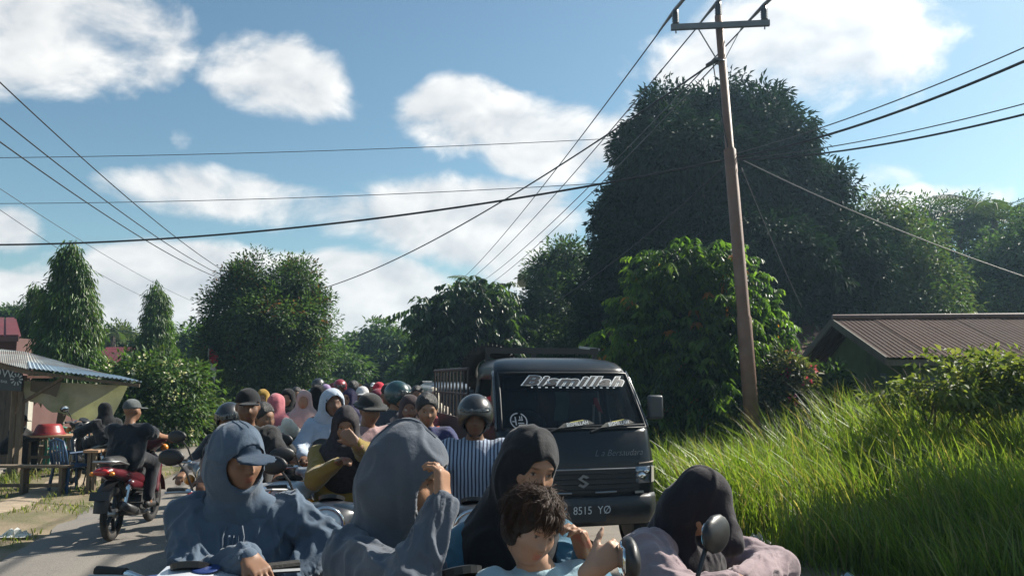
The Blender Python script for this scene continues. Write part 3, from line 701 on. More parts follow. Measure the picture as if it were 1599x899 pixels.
# shade tree just outside the picture on the right: its shadow lies over the near grass
# its crown stands where the sun's direction carries the shade onto the grass beside the road
SH = Vector((SUN_DIR.x, SUN_DIR.y, 0)).normalized(); b = (11.2, 11.2, gz(11.2, 11.2)); lobs = []
for gx, gy, r_ in ((2.6, 6.0, 1.2), (3.4, 5.2, 1.3), (3.6, 7.2, 1.4), (4.6, 5.8, 1.5), (4.9, 7.4, 1.3), (6.2, 7.0, 1.4)):
    k_ = 6.0
    while gx + SH.x * k_ - r_ * 1.5 < .71 * (gy + SH.y * k_): k_ += .25
    lobs.append((gx + SH.x * k_ - b[0], gy + SH.y * k_ - b[1], .8 + k_ * math.tan(R(SUN_EL)), r_, r_, r_ * .9))
tree('shade_tree', 'tall leafy tree outside the right edge shading the near grass', b, lobs, 95, 3000, 24, .24, .11, GREENS, base_r=.26, trunk_h=4.0, n_limb=9, droop=.3, clump_r=.42)

# grasses
def grass_mesh(seed, P, hgt, wid, lean, cols, bend=0.5):
    rng = np.random.default_rng(seed); n = len(P); a = rng.random(n) * 6.283; h = hgt * (0.55 + 0.6 * rng.random(n)); w = wid * (0.7 + .6 * rng.random(n))
    fw = np.stack([np.cos(a), np.sin(a), np.zeros(n)], 1); sd = np.stack([-np.sin(a + rng.normal(size=n) * .7), np.cos(a), np.zeros(n)], 1)
    bd = (bend * (0.3 + 1.0 * rng.random(n)))[:, None]; ld = np.array(lean).reshape(-1, 3)
    rows = []
    for t, ww in ((0, .8), (.4, 1.0), (.75, .7)):
        c = P + np.array([0, 0, 1.0]) * (h * t * (1 - .22 * t * bd[:, 0]))[:, None] + (fw * bd + ld) * (h * t * t)[:, None]
        rows += [c - sd * (w * ww / 2)[:, None], c + sd * (w * ww / 2)[:, None]]
    t = 1.0; tip = P + np.array([0, 0, 1.0]) * (h * (1 - .30 * bd[:, 0]))[:, None] + (fw * bd + ld) * h[:, None]
    V = np.stack(rows + [tip], 1).reshape(-1, 3); b = np.arange(n)[:, None] * 7
    Fq = np.concatenate([b + np.array([[0, 1, 3]]), b + np.array([[0, 3, 2]]), b + np.array([[2, 3, 5]]), b + np.array([[2, 5, 4]]), b + np.array([[4, 5, 6]])], 0)
    return np_mesh('grass', V, Fq, False, np.repeat(cols, 7, 0))
def scatter(seed, n, u0, u1, v0, v1, fn=None):
    rng = np.random.default_rng(seed); u = u0 + (u1 - u0) * rng.random(n); v = v0 + (v1 - v0) * rng.random(n)
    if fn is not None: k = fn(u, v, rng); u, v = u[k], v[k]
    x = RN.x * u + RD.x * v; y = RN.y * u + RD.y * v
    return np.stack([x, y, ground_h(x, y) - .02], 1), u, v
def tall_grass():
    rng = np.random.default_rng(5)
    edge = lambda u, v: u > 3.75 + .25 * np.sin(v * 1.3) + .5 * np.exp(-((v - 6.2) / 1.2) ** 2)
    P, u, v = scatter(21, 30000, 3.4, 10.5, 5.4, 12.6, lambda u, v, r: edge(u, v) & (vnoise(np.stack([u * 1.1, v * 1.1, v * 0], 1)) > -.75 + .2 * r.random(len(u))))
    n = len(P); h = 0.80 + .25 * np.clip((u - 3.8) / 2, 0, 1) + .12 * vnoise(P * .9) + .30 * np.clip((v - 7.5) / 4, 0, 1)
    h = h * np.clip(.35 + (u - 3.4) / 1.4, .35, 1) * (1 + .28 * vnoise(P * .55 + 9) + .18 * vnoise(P * 2.3))
    ln_ = np.stack([-.20 + .30 * vnoise(P * .8 + 4), -.06 + .30 * vnoise(P * .8 + 40), np.zeros(n)], 1)
    pal = np.array([(.12, .18, .025), (.15, .22, .03), (.18, .25, .04), (.09, .145, .022), (.22, .24, .06)])
    cols = pal[rng.integers(0, 5, n)] * (.8 + .4 * rng.random((n, 1))); dead = rng.random(n) < .09; cols[dead] = np.array([.30, .24, .12]) * (.6 + .6 * rng.random((dead.sum(), 1)))
    o = obj('tall_grass', grass_mesh(5, P, h, .014, ln_, cols, .42), mat('grass_blade', (0, 0, 0), .42, var=.1, attr='Col', trans=.48, spec=.4))
    tag(o, 'tall bright green grass growing along the right roadside', 'grass', kind='stuff')
    P, u, v = scatter(22, 9000, 3.5, 9.5, 3.0, 7.5, lambda u, v, r: (u > 3.6 + .3 * np.sin(v * 2)) & (r.random(len(u)) < np.clip((u - 3.4) / 1.6, .12, 1)))
    n = len(P); cols = pal[rng.integers(0, 4, n)] * (.6 + .4 * rng.random((n, 1)))
    o = obj('low_grass', grass_mesh(6, P, .30 + .35 * np.clip((u - 4) / 1.5, 0, 1), .012, (-.1, -.1, 0), cols, .8), MATS['grass_blade'])
    tag(o, 'low trampled grass at the foot of the tall grass', 'grass', kind='stuff')
    # left verge
    def lv(u, v, r):
        path = np.abs(u - (-5.25 + .22 * np.sin(v * .5 + 1))) < .40 + .1 * np.sin(v * 1.3)
        return (u < -3.72) & ~path & (vnoise(np.stack([u * 1.4, v * 1.4, v * 0], 1)) > -.35 + .5 * r.random(len(u)) - .4 * (u < -5.7)) & ~((v > 17.4) & (v < 22.2))
    P, u, v = scatter(23, 26000, -7.6, -3.7, -1, 26, lv); n = len(P)
    pal2 = np.array([(.15, .19, .04), (.20, .22, .06), (.26, .24, .09), (.11, .16, .03)])
    cols = pal2[rng.integers(0, 4, n)] * (.8 + .4 * rng.random((n, 1)))
    hh = np.where(u < -5.8, .26, .12) * (1 + .5 * vnoise(P * 1.5))
    o = obj('verge_grass', grass_mesh(7, P, hh, .011, (-.05, 0, 0), cols, .7), MATS['grass_blade'])
    tag(o, 'short dry yellow-green grass on the left road verge', 'grass', kind='stuff')
    P, u, v = scatter(24, 3000, -7.5, -6.3, 11.5, 15.5, lambda u, v, r: vnoise(np.stack([u * 2, v * 2, v * 0], 1)) > -.1); n = len(P)
    o = obj('weeds', grass_mesh(8, P, np.full(n, .5), .014, (-.05, 0, 0), pal2[rng.integers(0, 4, n)] * .9, .6), MATS['grass_blade'])
    tag(o, 'knee-high weeds in front of the stall tables', 'grass', kind='stuff')
    P, u, v = scatter(25, 26000, -40, 40, 15, 60, lambda u, v, r: ((u < -4.2) | (u > 3.9)) & ~((v > 17.2) & (v < 22.4) & (u < 0)) & ~((u < -6.5) & (u > -17) & (v < 18))); n = len(P)
    o = obj('field_grass', grass_mesh(9, P, np.full(n, .30), .03, (-.05, 0, 0), pal2[rng.integers(0, 4, n)] * .75, .6), MATS['grass_blade'])
    tag(o, 'rough grass covering the ground among the roadside trees', 'grass', kind='stuff')
tall_grass()

# ------------------------------------------------------------------ buildings
def rust_roof(): return mat('rust_tin', (.050, .026, .019), .8, metal=.0, var=.3, scale=2.5, dirt=(.055, .032, .024), dscale=1.6, damt=.5, bump=.15, bscale=40, spec=.1, orand=.30)
def corrugated(a, b, c, d, n_wave, amp, seg=3, rows=2):
    """Corrugated sheet: a-b along the eave, d-c along the ridge; waves run from eave to ridge."""
    a, b, c, d = map(Vector, (a, b, c, d)); nrm = (b - a).cross(d - a).normalized(); R_ = []
    cols = n_wave * 4 + 1
    for i in range(rows):
        t = i / (rows - 1); p0, p1 = a.lerp(d, t), b.lerp(c, t)
        R_.append([p0.lerp(p1, k / (cols - 1)) + nrm * amp * math.sin(k * math.pi / 2) for k in range(cols)])
    m = MB().sheet(R_); R2 = [[p - nrm * .012 for p in r] for r in R_]; return MB().sheet(R_).sheet(R2[::-1])
def house_right():
    # gable end faces left; long side faces the camera
    e0, e1, rdg = at(1385, 553, 13.6), at(1245, 560, 18.2), at(1300, 498, 15.9)
    ax = Vector((.995, -.10, 0)); Ln = 4.6
    t = thing('green_house', 'low green house with rusty corrugated roof behind the tall grass', 'house', (e0.x, e0.y, 0)); o = Vector((e0.x, e0.y, 0))
    hz = 2.12; rz_ = rdg.z
    fr, bk = Vector((e0.x, e0.y, hz)) - o, Vector((e1.x, e1.y, hz)) - o; rg = Vector((rdg.x, rdg.y, rz_)) - o
    wall = mat('green_plaster', (.075, .12, .045), .85, var=.25, scale=2, dirt=(.04, .05, .03), dscale=1.3, damt=.4)
    # walls stand half a metre inside the eaves
    inx = ax * .45; f0 = fr + inx + Vector((0, .45, 0)); b0 = bk + inx - Vector((0, .45, 0)); g0 = rg + inx
    f1, b1 = f0 + ax * (Ln - .9), b0 + ax * (Ln - .9)
    z0 = -.2
    def quad(p, q, za, zb, nm, th=.12):
        m = MB(); d = (q - p).normalized(); n = Vector((d.y, -d.x, 0)) * th
        m.prism([(p.x, p.y, za), (q.x, q.y, za), (q.x, q.y, zb), (p.x, p.y, zb)], n * -1); return obj(nm, m, wall, t)
    quad(f0, f1, z0, hz - .02, 'wall'); quad(f1, b1, z0, hz - .02, 'wall'); quad(b1, b0, z0, hz - .02, 'wall')
    m = MB().prism([(f0.x, f0.y, z0), (b0.x, b0.y, z0), (b0.x, b0.y, hz - .02), (g0.x, g0.y, rz_ - .10), (f0.x, f0.y, hz - .02)], (.12, 0, 0)); obj('gable_wall', m, wall, t)
    # roof: separate overlapping tin sheets
    nS = 6; sl = MB()
    for k in range(nS):
        for (lo, hi, nm) in ((fr, rg, 0), (bk, rg, 1)):
            p, q = lo + ax * (Ln * k / nS), lo + ax * (Ln * (k + 1) / nS + .05); r, s = hi + ax * (Ln * (k + 1) / nS + .05), hi + ax * (Ln * k / nS)
            up = Vector((0, 0, .010 * (k % 2))) + ax * random.uniform(-.015, .015)
            m = corrugated(p + up, q + up, r + up, s + up, 9, .007) if nm == 0 else corrugated(q + up, p + up, s + up, r + up, 8, .012)
            obj('roof_sheet', m, rust_roof(), t)
    m = MB().tube([rg + Vector((0, 0, .03)), rg + ax * Ln + Vector((0, 0, .03))], .06, 8); obj('ridge_cap', m, mat('ridge_tin', (.16, .10, .08), .5, var=.3), t)
    for lo in (fr, bk):
        obj('barge_board', MB().beam(lo + Vector((-.02, 0, -.06)), rg + Vector((-.02, 0, -.06)), .03, .14), mat('weathered_board', (.12, .11, .09), .85, var=.3, stretch=(4, 4, 1)), t)
    obj('eave_beam', MB().beam(fr + Vector((0, .06, -.09)), fr + ax * Ln + Vector((0, .06, -.09)), .05, .10), MATS['weathered_board'], t)
    # window in the gable wall and in the front wall
    def window(c, u, w, h, nrm):
        wf = MB(); u = Vector(u).normalized(); n = Vector(nrm)
        for s in (-1, 1):
            wf.beam(c + u * s * w / 2 + Vector((0, 0, -h / 2)), c + u * s * w / 2 + Vector((0, 0, h / 2)), .06, .06, n); wf.beam(c - u * w / 2 + Vector((0, 0, s * h / 2)), c + u * w / 2 + Vector((0, 0, s * h / 2)), .06, .06, n)
        wf.beam(c + Vector((0, 0, -h / 2)), c + Vector((0, 0, h / 2)), .04, .04, n)
        fo = obj('window', wf, mat('window_frame_paint', (.10, .14, .16), .6), t)
        obj('pane', MB().prism([c - u * w / 2 + Vector((0, 0, -h / 2)), c + u * w / 2 + Vector((0, 0, -h / 2)), c + u * w / 2 + Vector((0, 0, h / 2)), c - u * w / 2 + Vector((0, 0, h / 2))], n * .01), mat('dark_glass', (.015, .02, .025), .12, var=0), fo)
    mid = (f0 + b0) / 2
    window(Vector((min(f0.x, b0.x) + .05, f0.y + (b0.y - f0.y) * .3, 1.45)), (b0.x - f0.x, b0.y - f0.y, 0), .9, .75, (-1, 0, 0))
    for k in (.15, .62):
        window(f0 + (f1 - f0) * k + Vector((0, -.02, 1.35 - hz)), f1 - f0, .8, .8, (0, -1, 0))
house_right()

def garden_wall():
    t = thing('low_wall', 'low dark wall between the bright tree and the green house', 'wall', (5.2, 15.2, 0))
    obj('panel', MB().box((.7, 0, .45), (2.6, .15, 1.1)), mat('mossy_wall', (.10, .11, .085), .9, var=.3, scale=3, dirt=(.04, .05, .03), dscale=2), t)
    obj('coping', MB().box((.7, 0, 1.03), (2.7, .22, .06)), MATS['mossy_wall'], t)
    t = thing('white_house', 'white-walled house glimpsed behind the pink shrub', 'house', (5.6, 20.5, 0))
    w = mat('white_plaster', (.62, .63, .62), .8, var=.1, scale=2, dirt=(.35, .34, .3), dscale=1.5, damt=.3)
    obj('wall', MB().box((0, 0, 1.0), (5.2, .2, 2.4)), w, t)
    obj('roof', MB().prism([(-3, -.8, 2.2), (3, -.8, 2.2), (3, 2.6, 3.4), (-3, 2.6, 3.4)], (0, 0, .06)), rust_roof(), t)
    wn = obj('window', MB().box((.9, -.13, 1.3), (1.0, .06, .9)), mat('window_frame_paint', (.10, .14, .16), .6), t)
    obj('pane', MB().box((.9, -.17, 1.3), (.86, .02, .76)), MATS['dark_glass'], wn)
garden_wall()

def two_storey():
    p = at(850, 592, 40); t = thing('two_storey_house', 'white two-storey house with green roof behind the dark trees', 'house', (p.x, p.y, 0))
    w = mat('white_plaster', (.62, .63, .62), .8); g = mat('green_roof', (.12, .17, .09), .6, var=.2, scale=4)
    zt = at(840, 430, 40).z; zr = at(860, 390, 40).z; x0, x1 = at(827, 500, 40).x - p.x, 5.0
    obj('wall', MB().box(((x0 + x1) / 2, 2.4, zt / 2), (x1 - x0, 4.6, zt)), w, t)
    obj('roof', MB().add([(x0 - .6, -.5, zt), (x1 + .4, -.5, zt), (x1 + .4, 5.2, zt), (x0 - .6, 5.2, zt), (x0 + 1.3, 2, zr), (x1 - 1.5, 2, zr)], [(0, 1, 5, 4), (1, 2, 5), (2, 3, 4, 5), (3, 0, 4), (3, 2, 1, 0)]), g, t)
    obj('balcony', MB().box(((x0 + x1) / 2 - .1, -.35, zt * .62), (x1 - x0 + .4, 1.2, .18)), w, t)
    for k in range(4): obj('column', MB().tube([(x0 + .2 + k * 1.1, -.7, 0), (x0 + .2 + k * 1.1, -.7, zt)], .13, 10), w, t)
    for k in range(3):
        wn = obj('window', MB().box((x0 + .9 + k * 1.4, .07, zt * .82), (.7, .08, 1.1)), MATS['window_frame_paint'], t)
        obj('pane', MB().box((x0 + .9 + k * 1.4, .02, zt * .82), (.58, .03, .96)), MATS['dark_glass'], wn)
two_storey()

def red_roof_tiles(t, a, b, c, d, nu, nv, m):
    """Roof slope of separate tile strips: a-b eave, d-c ridge."""
    a, b, c, d = map(Vector, (a, b, c, d)); nrm = (b - a).cross(d - a).normalized()
    rf = obj('roof', MB().prism([a, b, c, d], nrm * -.04), m, t)
    for k in range(nu):
        p, q = a.lerp(b, k / nu), a.lerp(b, (k + .82) / nu); r, s = d.lerp(c, (k + .82) / nu), d.lerp(c, k / nu)
        obj('roof_pan', MB().prism([p + nrm * .004, q + nrm * .004, r + nrm * .004, s + nrm * .004], nrm * .045), m, rf)
def left_red_houses():
    red = mat('red_roof', (.15, .032, .036), .55, var=.25, scale=3, dirt=(.12, .05, .045), dscale=1.2)
    p = at(-60, 592, 24); t = thing('red_roofed_house', 'house with dark red roof at the left edge above the stall', 'house', (p.x, p.y, 0))
    w = mat('pink_plaster', (.11, .055, .048), .8, var=.15, scale=2); gy = mat('grey_plaster', (.30, .29, .26), .85, var=.2, scale=3)
    xr = at(36, 545, 24).x - p.x; z1 = at(0, 527, 24).z; z0 = at(0, 552, 24).z; zt = at(0, 498, 24).z
    obj('wall', MB().box((xr / 2 - 1.2, 2, z1 / 2), (xr + 2.0, 4, z1 - .02)), w, t)
    red_roof_tiles(t, (-4, -.7, z1), (xr + .35, -.7, z1), (xr - 1.2, 1.5, zt + .12), (-4, 1.5, zt + .12), 14, 1, red)
    obj('fascia', MB().box((xr / 2 - 1.8, -.72, z1 - .08), (xr + 4.2, .05, .14)), w, t)
    obj('parapet', MB().box((xr / 2 - 1.5, -1.4, (z0 + .35) / 2), (xr + 3.0, .3, z0 + .35)), gy, t)
    p = at(175, 592, 33); t = thing('tiled_house', 'small house with red ribbed roof right of the tall conical tree', 'house', (p.x, p.y, 0))
    s = 33 / F_PX; ze = at(170, 575, 33).z; zt = at(150, 541, 33).z
    obj('wall', MB().box((0, 1.6, ze / 2), (2.4, 2.6, ze)), w, t)
    red_roof_tiles(t, (-1.2, -.1, ze), (1.4, -.1, ze), (.3, 1.6, zt), (-1.1, 1.6, zt), 12, 1, red)
    # building standing behind the tables of the stall
    t = thing('yard_building', 'pale yard building with posts behind the stall tables', 'house', (*road(-13, 23)[:2], -.12))
    obj('wall', MB().box((0, 0, .9), (9, .2, 1.8)), mat('pale_wall', (.42, .40, .34), .85, var=.2, scale=2), t)
    for k in range(5): obj('post', MB().box((-3.6 + k * 1.9, -1.2, .95), (.16, .16, 1.9)), mat('pale_wall', (.4, .4, .34)), t)
    obj('roof', MB().box((0, -.4, 1.93), (9.4, 2.2, .06)), rust_roof(), t)
left_red_houses()

def stall():
    d0 = 16.0
    t = thing('roadside_stall', 'roadside stall with a rusty tin awning and hanging tarpaulin', 'stall', (*at(20, 592, d0)[:2], -.08)); o = Vector(t.location)
    P = lambda px, py, d: at(px, py, d) - o
    tin = mat('pale_tin', (.42, .44, .42), .45, var=.12, scale=3, dirt=(.20, .11, .06), dscale=1.4, damt=.62, spec=.6, stretch=(1, .35, 1), orand=.2)
    blue = mat('blue_tin', (.27, .35, .41), .6, var=.12, scale=4, dirt=(.20, .22, .24), dscale=1.1, damt=.5, orand=.15)
    wood = mat('old_wood', (.14, .105, .07), .85, var=.35, scale=6, bump=.4, bscale=40, stretch=(6, 6, 1))
    # awning sheets: from the house side (left, back) down to the road side (right, front)
    A, B = P(-40, 541, 17.5), P(40, 549, 17.5); C, D = P(222, 597, 15.0), P(45, 576, 14.6); E = P(-40, 556, 14.6); G = P(130, 575, 17.2)
    def sh(a, b, c, d, m, n=6):
        return obj('tin_sheet', corrugated(a, b, c, d, n, .012), m, t)
    n = 5
    for k in range(n):
        a, b = E.lerp(D, k / n), E.lerp(D, (k + 1) / n); c, d = A.lerp(B, (k + 1) / n), A.lerp(B, k / n)
        sh(a, b, c, d, tin, 5)
    for k in range(5):
        a, b = D.lerp(C, k / 5), D.lerp(C, (k + 1) / 5); Q0, Q1 = B.lerp(G, k / 5), B.lerp(G, (k + 1) / 5); up = Vector((0, 0, .02))
        sh(a + up, b + up, b.lerp(Q1, .34) + up, a.lerp(Q0, .34) + up, blue, 5); sh(a.lerp(Q0, .34), b.lerp(Q1, .34), Q1, Q0, tin, 5)
    obj('roof_beam', MB().beam(E + Vector((0, .1, -.07)), D + Vector((0, .1, -.07)), .06, .08), wood, t); obj('roof_beam', MB().beam(D + Vector((0, .1, -.06)), C + Vector((-.1, .12, -.06)), .05, .06), wood, t)
    # posts and brace
    for px, d, top in ((-12, 15.2, 578), (26, 15.2, 590), (36, 15.0, 586), (30, 17.2, 570)):
        p = P(px, 592, d); obj('post', MB().beam((p.x, p.y, 0), (p.x, p.y, P(px, top, d).z), .09, .09, (0, 1, 0)), wood, t)
    obj('brace', MB().beam(P(33, 630, 15.0), P(98, 590, 15.0), .05, .05), wood, t)
    # back and side boards, dark interior
    m = mat('stall_boards', (.09, .075, .055), .85, var=.35, scale=5, stretch=(5, 5, 1))
    for k in range(9):
        p, q = P(-60 + k * 9, 592, 17.3), P(-60 + (k + .94) * 9, 592, 17.3)
        obj('board', MB().box(((p.x + q.x) / 2, p.y, 1.0), (q.x - p.x, .03, 2.0)), m, t)
    # sign board: only the end of its word is in view
    sb = obj('sign_board', MB().prism([P(-75, 560, 14.75), P(34, 583, 14.7), P(33, 611, 14.7), P(-75, 602, 14.75)], (0, .04, 0)), mat('sign_dark', (.022, .030, .034), .5, var=.2), t)
    wm = mat('sign_letters', (.35, .37, .36), .6, var=.1)
    def on_sign(txt, px, py, size, name='lettering'):
        me = text_mesh(txt, size); b = P(px, py, 14.68); ux = (P(33, 597, 14.68) - P(-75, 580, 14.68)).normalized()
        map_mesh(me, lambda c: b + ux * c.x + Vector((0, 0, 1)) * c.y); obj(name, me, wm, sb)
    on_sign('OW', 4, 588, .22); on_sign('N BAR', 3, 597, .07)
    me = MB()
    for k in range(10):
        a = k * .628; c = P(26, 592, 14.67); me.add([c + Vector((math.cos(a + s) * r, 0, math.sin(a + s) * r)) for s, r in ((-.16, .05), (-.12, .115), (.12, .115), (.16, .05))], [(0, 1, 2, 3)])
    obj('gear_mark', me, wm, sb)
    # tarpaulin hanging under the awning, sagging
    rows = []
    for i in range(7):
        s = i / 6; a, b = P(38, 594, 14.9), P(200, 602, 15.4); c, e = P(36, 620, 15.0), P(168, 668, 15.4)
        rows.append([a.lerp(b, k / 14).lerp(c.lerp(e, k / 14), s) + Vector((0, .05 * math.sin(k * .9) * s, -.05 * math.sin(math.pi * k / 14) * s + .03 * math.sin(k * 1.7 + s * 3) * s)) for k in range(15)])
    obj('tarpaulin', MB().sheet(rows).mesh('tarpaulin', True), mat('old_tarp', (.33, .32, .27), .8, var=.2, scale=3, dirt=(.16, .20, .11), dscale=1.2, damt=.5, trans=.25), t)
    obj('patch_sheet', MB().sheet([[p + Vector((0, -.03, 0)) for p in r[1:6]] for r in rows[:4]]).mesh('patch_sheet', True), mat('brown_tarp', (.13, .105, .08), .8, var=.2, trans=.15), t)
    return t
stall()

def furniture():
    wood = MATS['old_wood']; g0 = -.03
    def table(label, px0, px1, py, d, h, dep, name='table'):
        a, b = at(px0, 592, d), at(px1, 592, d); L = b.x - a.x; t = thing(name, label, name, (a.x, a.y, g0), 0, 'stall furniture')
        obj('top', MB().box((L / 2, dep / 2, h), (L, dep, .04)), mat('table_wood', (.36, .22, .13), .6, var=.3, scale=4, stretch=(.4, 4, 4)), t, .005)
        for x in (.08, L - .08):
            for y in (.07, dep - .07): obj('leg', MB().box((x, y, (h - .02) / 2), (.055, .055, h - .02)), wood, t)
        obj('stretcher', MB().box((L / 2, .07, h * .45), (L - .1, .035, .05)), wood, t)
        return t
    table('wooden table with a red basin under the stall awning', 42, 118, 680, 15.4, .70, .7)
    table('small bare wooden table right of the blue chairs', 136, 160, 680, 12.5, .68, .6)
    def rail(label, px0, px1, d, h):
        a, b = at(px0, 592, d), at(px1, 592, d); t = thing('wooden_bench', label, 'bench', (a.x, a.y, g0), 0, 'plank benches'); L = b.x - a.x
        obj('seat', MB().box((L / 2, 0, h), (L, .22, .035)), wood, t)
        for x in (.1, L * .5, L - .1): obj('leg', MB().box((x, 0, h / 2), (.05, .16, h - .01)), wood, t)
        obj('stretcher', MB().box((L / 2, .0, h * .35), (L - .1, .03, .05)), wood, t)
    rail('long plank bench in front of the stall table', -20, 118, 12.6, .45)
    rail('second plank bench behind the wooden table', 30, 116, 16.6, .42)
    def chair(label, px, d, rz, col, mn):
        p = at(px, 592, d); t = thing('plastic_chair', label, 'chair', (p.x, p.y, g0), rz, 'plastic chairs'); m = mat(mn, col, .45, var=.06)
        obj('seat', MB().prism([(-.21, -.2, .42), (.21, -.2, .42), (.19, .2, .40), (-.19, .2, .40)], (0, 0, .025)), m, t, .008)
        for x in (-1, 1):
            for y in (-1, 1): obj('leg', MB().beam((x * .2, y * .19, .41), (x * .24, y * .23, 0), .045, .03, (0, 1, 0)), m, t)
            obj('armrest', MB().tube([(x * .22, .2, .64), (x * .25, 0, .65), (x * .23, -.19, .60), (x * .2, -.19, .42)], .02, 6), m, t)
        obj('back_frame', MB().tube([(-.2, .2, .41), (-.21, .25, .65), (-.17, .28, .82), (0, .29, .86), (.17, .28, .82), (.21, .25, .65), (.2, .2, .41)], .022, 6).mesh('back_frame', True), m, t)
        for k in range(4): obj('back_slat', MB().beam((-.12 + k * .08, .21, .42), (-.12 + k * .08, .285, .84), .04, .012, (0, 1, 0)), m, t)
    chair('green plastic chair behind the red basin', 100, 16.2, R(200), (.03, .22, .16), 'green_plastic')
    chair('blue plastic chair nearest the wooden table end', 122, 12.9, R(150), (.02, .06, .13), 'blue_plastic')
    chair('blue plastic chair just left of the motorcycle rider', 140, 15.6, R(210), (.02, .06, .13), 'blue_plastic')
    p = at(82, 592, 15.7); b = thing('basin', 'round red plastic basin upside down on the stall table', 'basin', (p.x, p.y, g0 + .72))
    obj('bowl', MB().lathe([(.28, 0), (.285, .02), (.26, .06), (.22, .16), (.19, .20), (.0, .21)], (0, 0, 0), (0, 0, 1), 24).mesh('bowl', True), mat('red_plastic', (.24, .03, .032), .4, var=.06), b)
    obj('rim', MB().torus((0, 0, .012), (0, 0, 1), .285, .012, 24, 6).mesh('rim', True), MATS['red_plastic'], b)
    # garden seat and pale board by the house
    p = at(1400, 592, 13.0); t = thing('wooden_prop', 'slanting weathered pole leaning by the house wall', 'pole', (p.x, p.y, 0))
    obj('shaft', MB().tube([(.25, 0, 1.35), (1.0, -.3, .1)], .035, 7), wood, t)
    p = at(1510, 592, 12.6); t = thing('tin_panel', 'pale tin panel standing under the spreading shrub', 'panel', (p.x, p.y, .1))
    obj('sheet', corrugated((-.25, 0, 0), (.6, 0, 0), (.55, .12, 1.0), (-.22, .12, 1.0), 6, .012), mat('grey_tin', (.35, .37, .38), .5, var=.2), t)
    # flag on its pole
    p = at(324, 592, 26); t = thing('flag', 'small red and white flag on a pole beside the round tree', 'flag', (p.x, p.y, -.05)); zt = at(324, 540, 26).z
    obj('pole', MB().tube([(0, 0, 0), (0, 0, zt + .05)], .02, 6), mat('pale_pole', (.5, .48, .42), .6), t)
    for nm, z0, z1, m in (('red_half', .02, .45, mat('flag_red', (.42, .02, .03), .8, var=.1)), ('white_half', .45, .85, mat('flag_white', (.7, .68, .66), .8, var=.1))):
        rows = [[(0.02 + .30 * k / 8 * (1 - .3 * (z - .0)), .05 * math.sin(k * 1.1 + z * 2), zt - z - .05 * k / 8 - .25 * (k / 8) ** 2) for k in range(9)] for z in np.linspace(z0, z1, 6)]
        obj(nm, MB().sheet(rows).mesh(nm, True), m, t)
    # litter on the right verge
    rr = random.Random(9)
    for i, (px, py, lab, c) in enumerate(((1222, 858, 'crumpled pale plastic bag beside the leaning woman', (.5, .52, .55)), (1180, 833, 'flat white plastic scrap on the road edge', (.55, .55, .55)), (1320, 893, 'crumpled bluish plastic bag at the bottom right', (.42, .50, .55)), (1300, 842, 'small red wrapper in the shaded grass', (.3, .06, .05)), (25, 822, 'white paper scrap on the left verge grass', (.7, .7, .68)))):
        dep = (CAM_H - .05) * F_PX / (py - HORIZON); p = at(px, py, dep); t = thing('litter', lab, 'litter', (p.x, p.y, gz(p.x, p.y)), 0, 'roadside litter')
        n = 9; rows = [[((a / n - .5) * .30 + rr.uniform(-.02, .02), (b / n - .5) * .22 + rr.uniform(-.02, .02), .03 + max(0, .11 - ((a / n - .5) ** 2 + (b / n - .5) ** 2) * .5) * rr.uniform(.2, 1)) for a in range(n + 1)] for b in range(n + 1)]
        obj('bag' if 'bag' in lab else 'scrap', MB().sheet(rows), mat('litter_%d' % i, c, .5, var=.15, trans=.2), t)
furniture()

# ------------------------------------------------------------------ utility poles and wires
def catenary(a, b, sag, n=24):
    a, b = Vector(a), Vector(b); return [a.lerp(b, i / n) - Vector((0, 0, sag * 4 * (i / n) * (1 - i / n))) for i in range(n + 1)]
STEEL = mat('pole_rust', (.17, .085, .05), .6, var=.3, scale=3, dirt=(.20, .12, .08), dscale=2.2, damt=.5, bump=.1, bscale=40)
GALV = mat('galvanised', (.17, .17, .17), .45, metal=.6, var=.15)
INSUL = mat('insulator_glaze', (.03, .028, .03), .3, var=.1)
WIRE = mat('wire_black', (.012, .012, .013), .6, var=0)
WIREG = mat('wire_grey', (.10, .10, .10), .5, metal=.5, var=0)
def utility_pole(label, base, top, ang, arm=1.7, r0=.125, r1=.075):
    t = thing('utility_pole', label, 'utility pole', base, 0, 'utility poles'); b = Vector(base); tp = Vector(top) - b
    obj('shaft', MB().tube([(0, 0, -.4), tp * .34, tp * .345, tp * .7, tp * .705, tp], [r0, r0, r0 * .86, r0 * .84, r1, r1 * .92], 16).mesh('shaft', True), STEEL, t)
    ad = Vector((math.cos(ang), math.sin(ang), 0)); c = tp - Vector((0, 0, .22)); off = Vector((-ad.y, ad.x, 0)) * -(r1 + .045)
    xa = obj('crossarm', MB().beam(c + off - ad * arm / 2, c + off + ad * arm / 2, .07, .10), GALV, t)
    for s in (-1, 1):
        obj('brace', MB().beam(c + off + ad * s * arm * .22 - Vector((0, 0, .05)), c + off * .9 - Vector((0, 0, .62)) + ad * s * .07, .035, .012), GALV, t)
    tips = []
    for s in (-1, 0, 1):
        q = c + off + ad * s * arm * .45 + Vector((0, 0, .05)) if s else tp + Vector((0, 0, 0))
        prof = [(.05, 0), (.055, .01)]
        for k in range(5): prof += [(.065, .02 + k * .045), (.048, .035 + k * .045)]
        prof += [(.05, .26), (.03, .28)]
        ins = obj('insulator', MB().lathe(prof, q, (0, 0, 1), 14).mesh('insulator', True), INSUL, t)
        obj('pin', MB().tube([q - Vector((0, 0, .16)), q], .012, 6), GALV, ins)
        tips.append(b + q + Vector((0, 0, .27)))
    obj('bracket', MB().torus(c - Vector((0, 0, .62)), (0, 0, 1), r1 + .012, .018, 16, 6), GALV, t)
    return t, tips
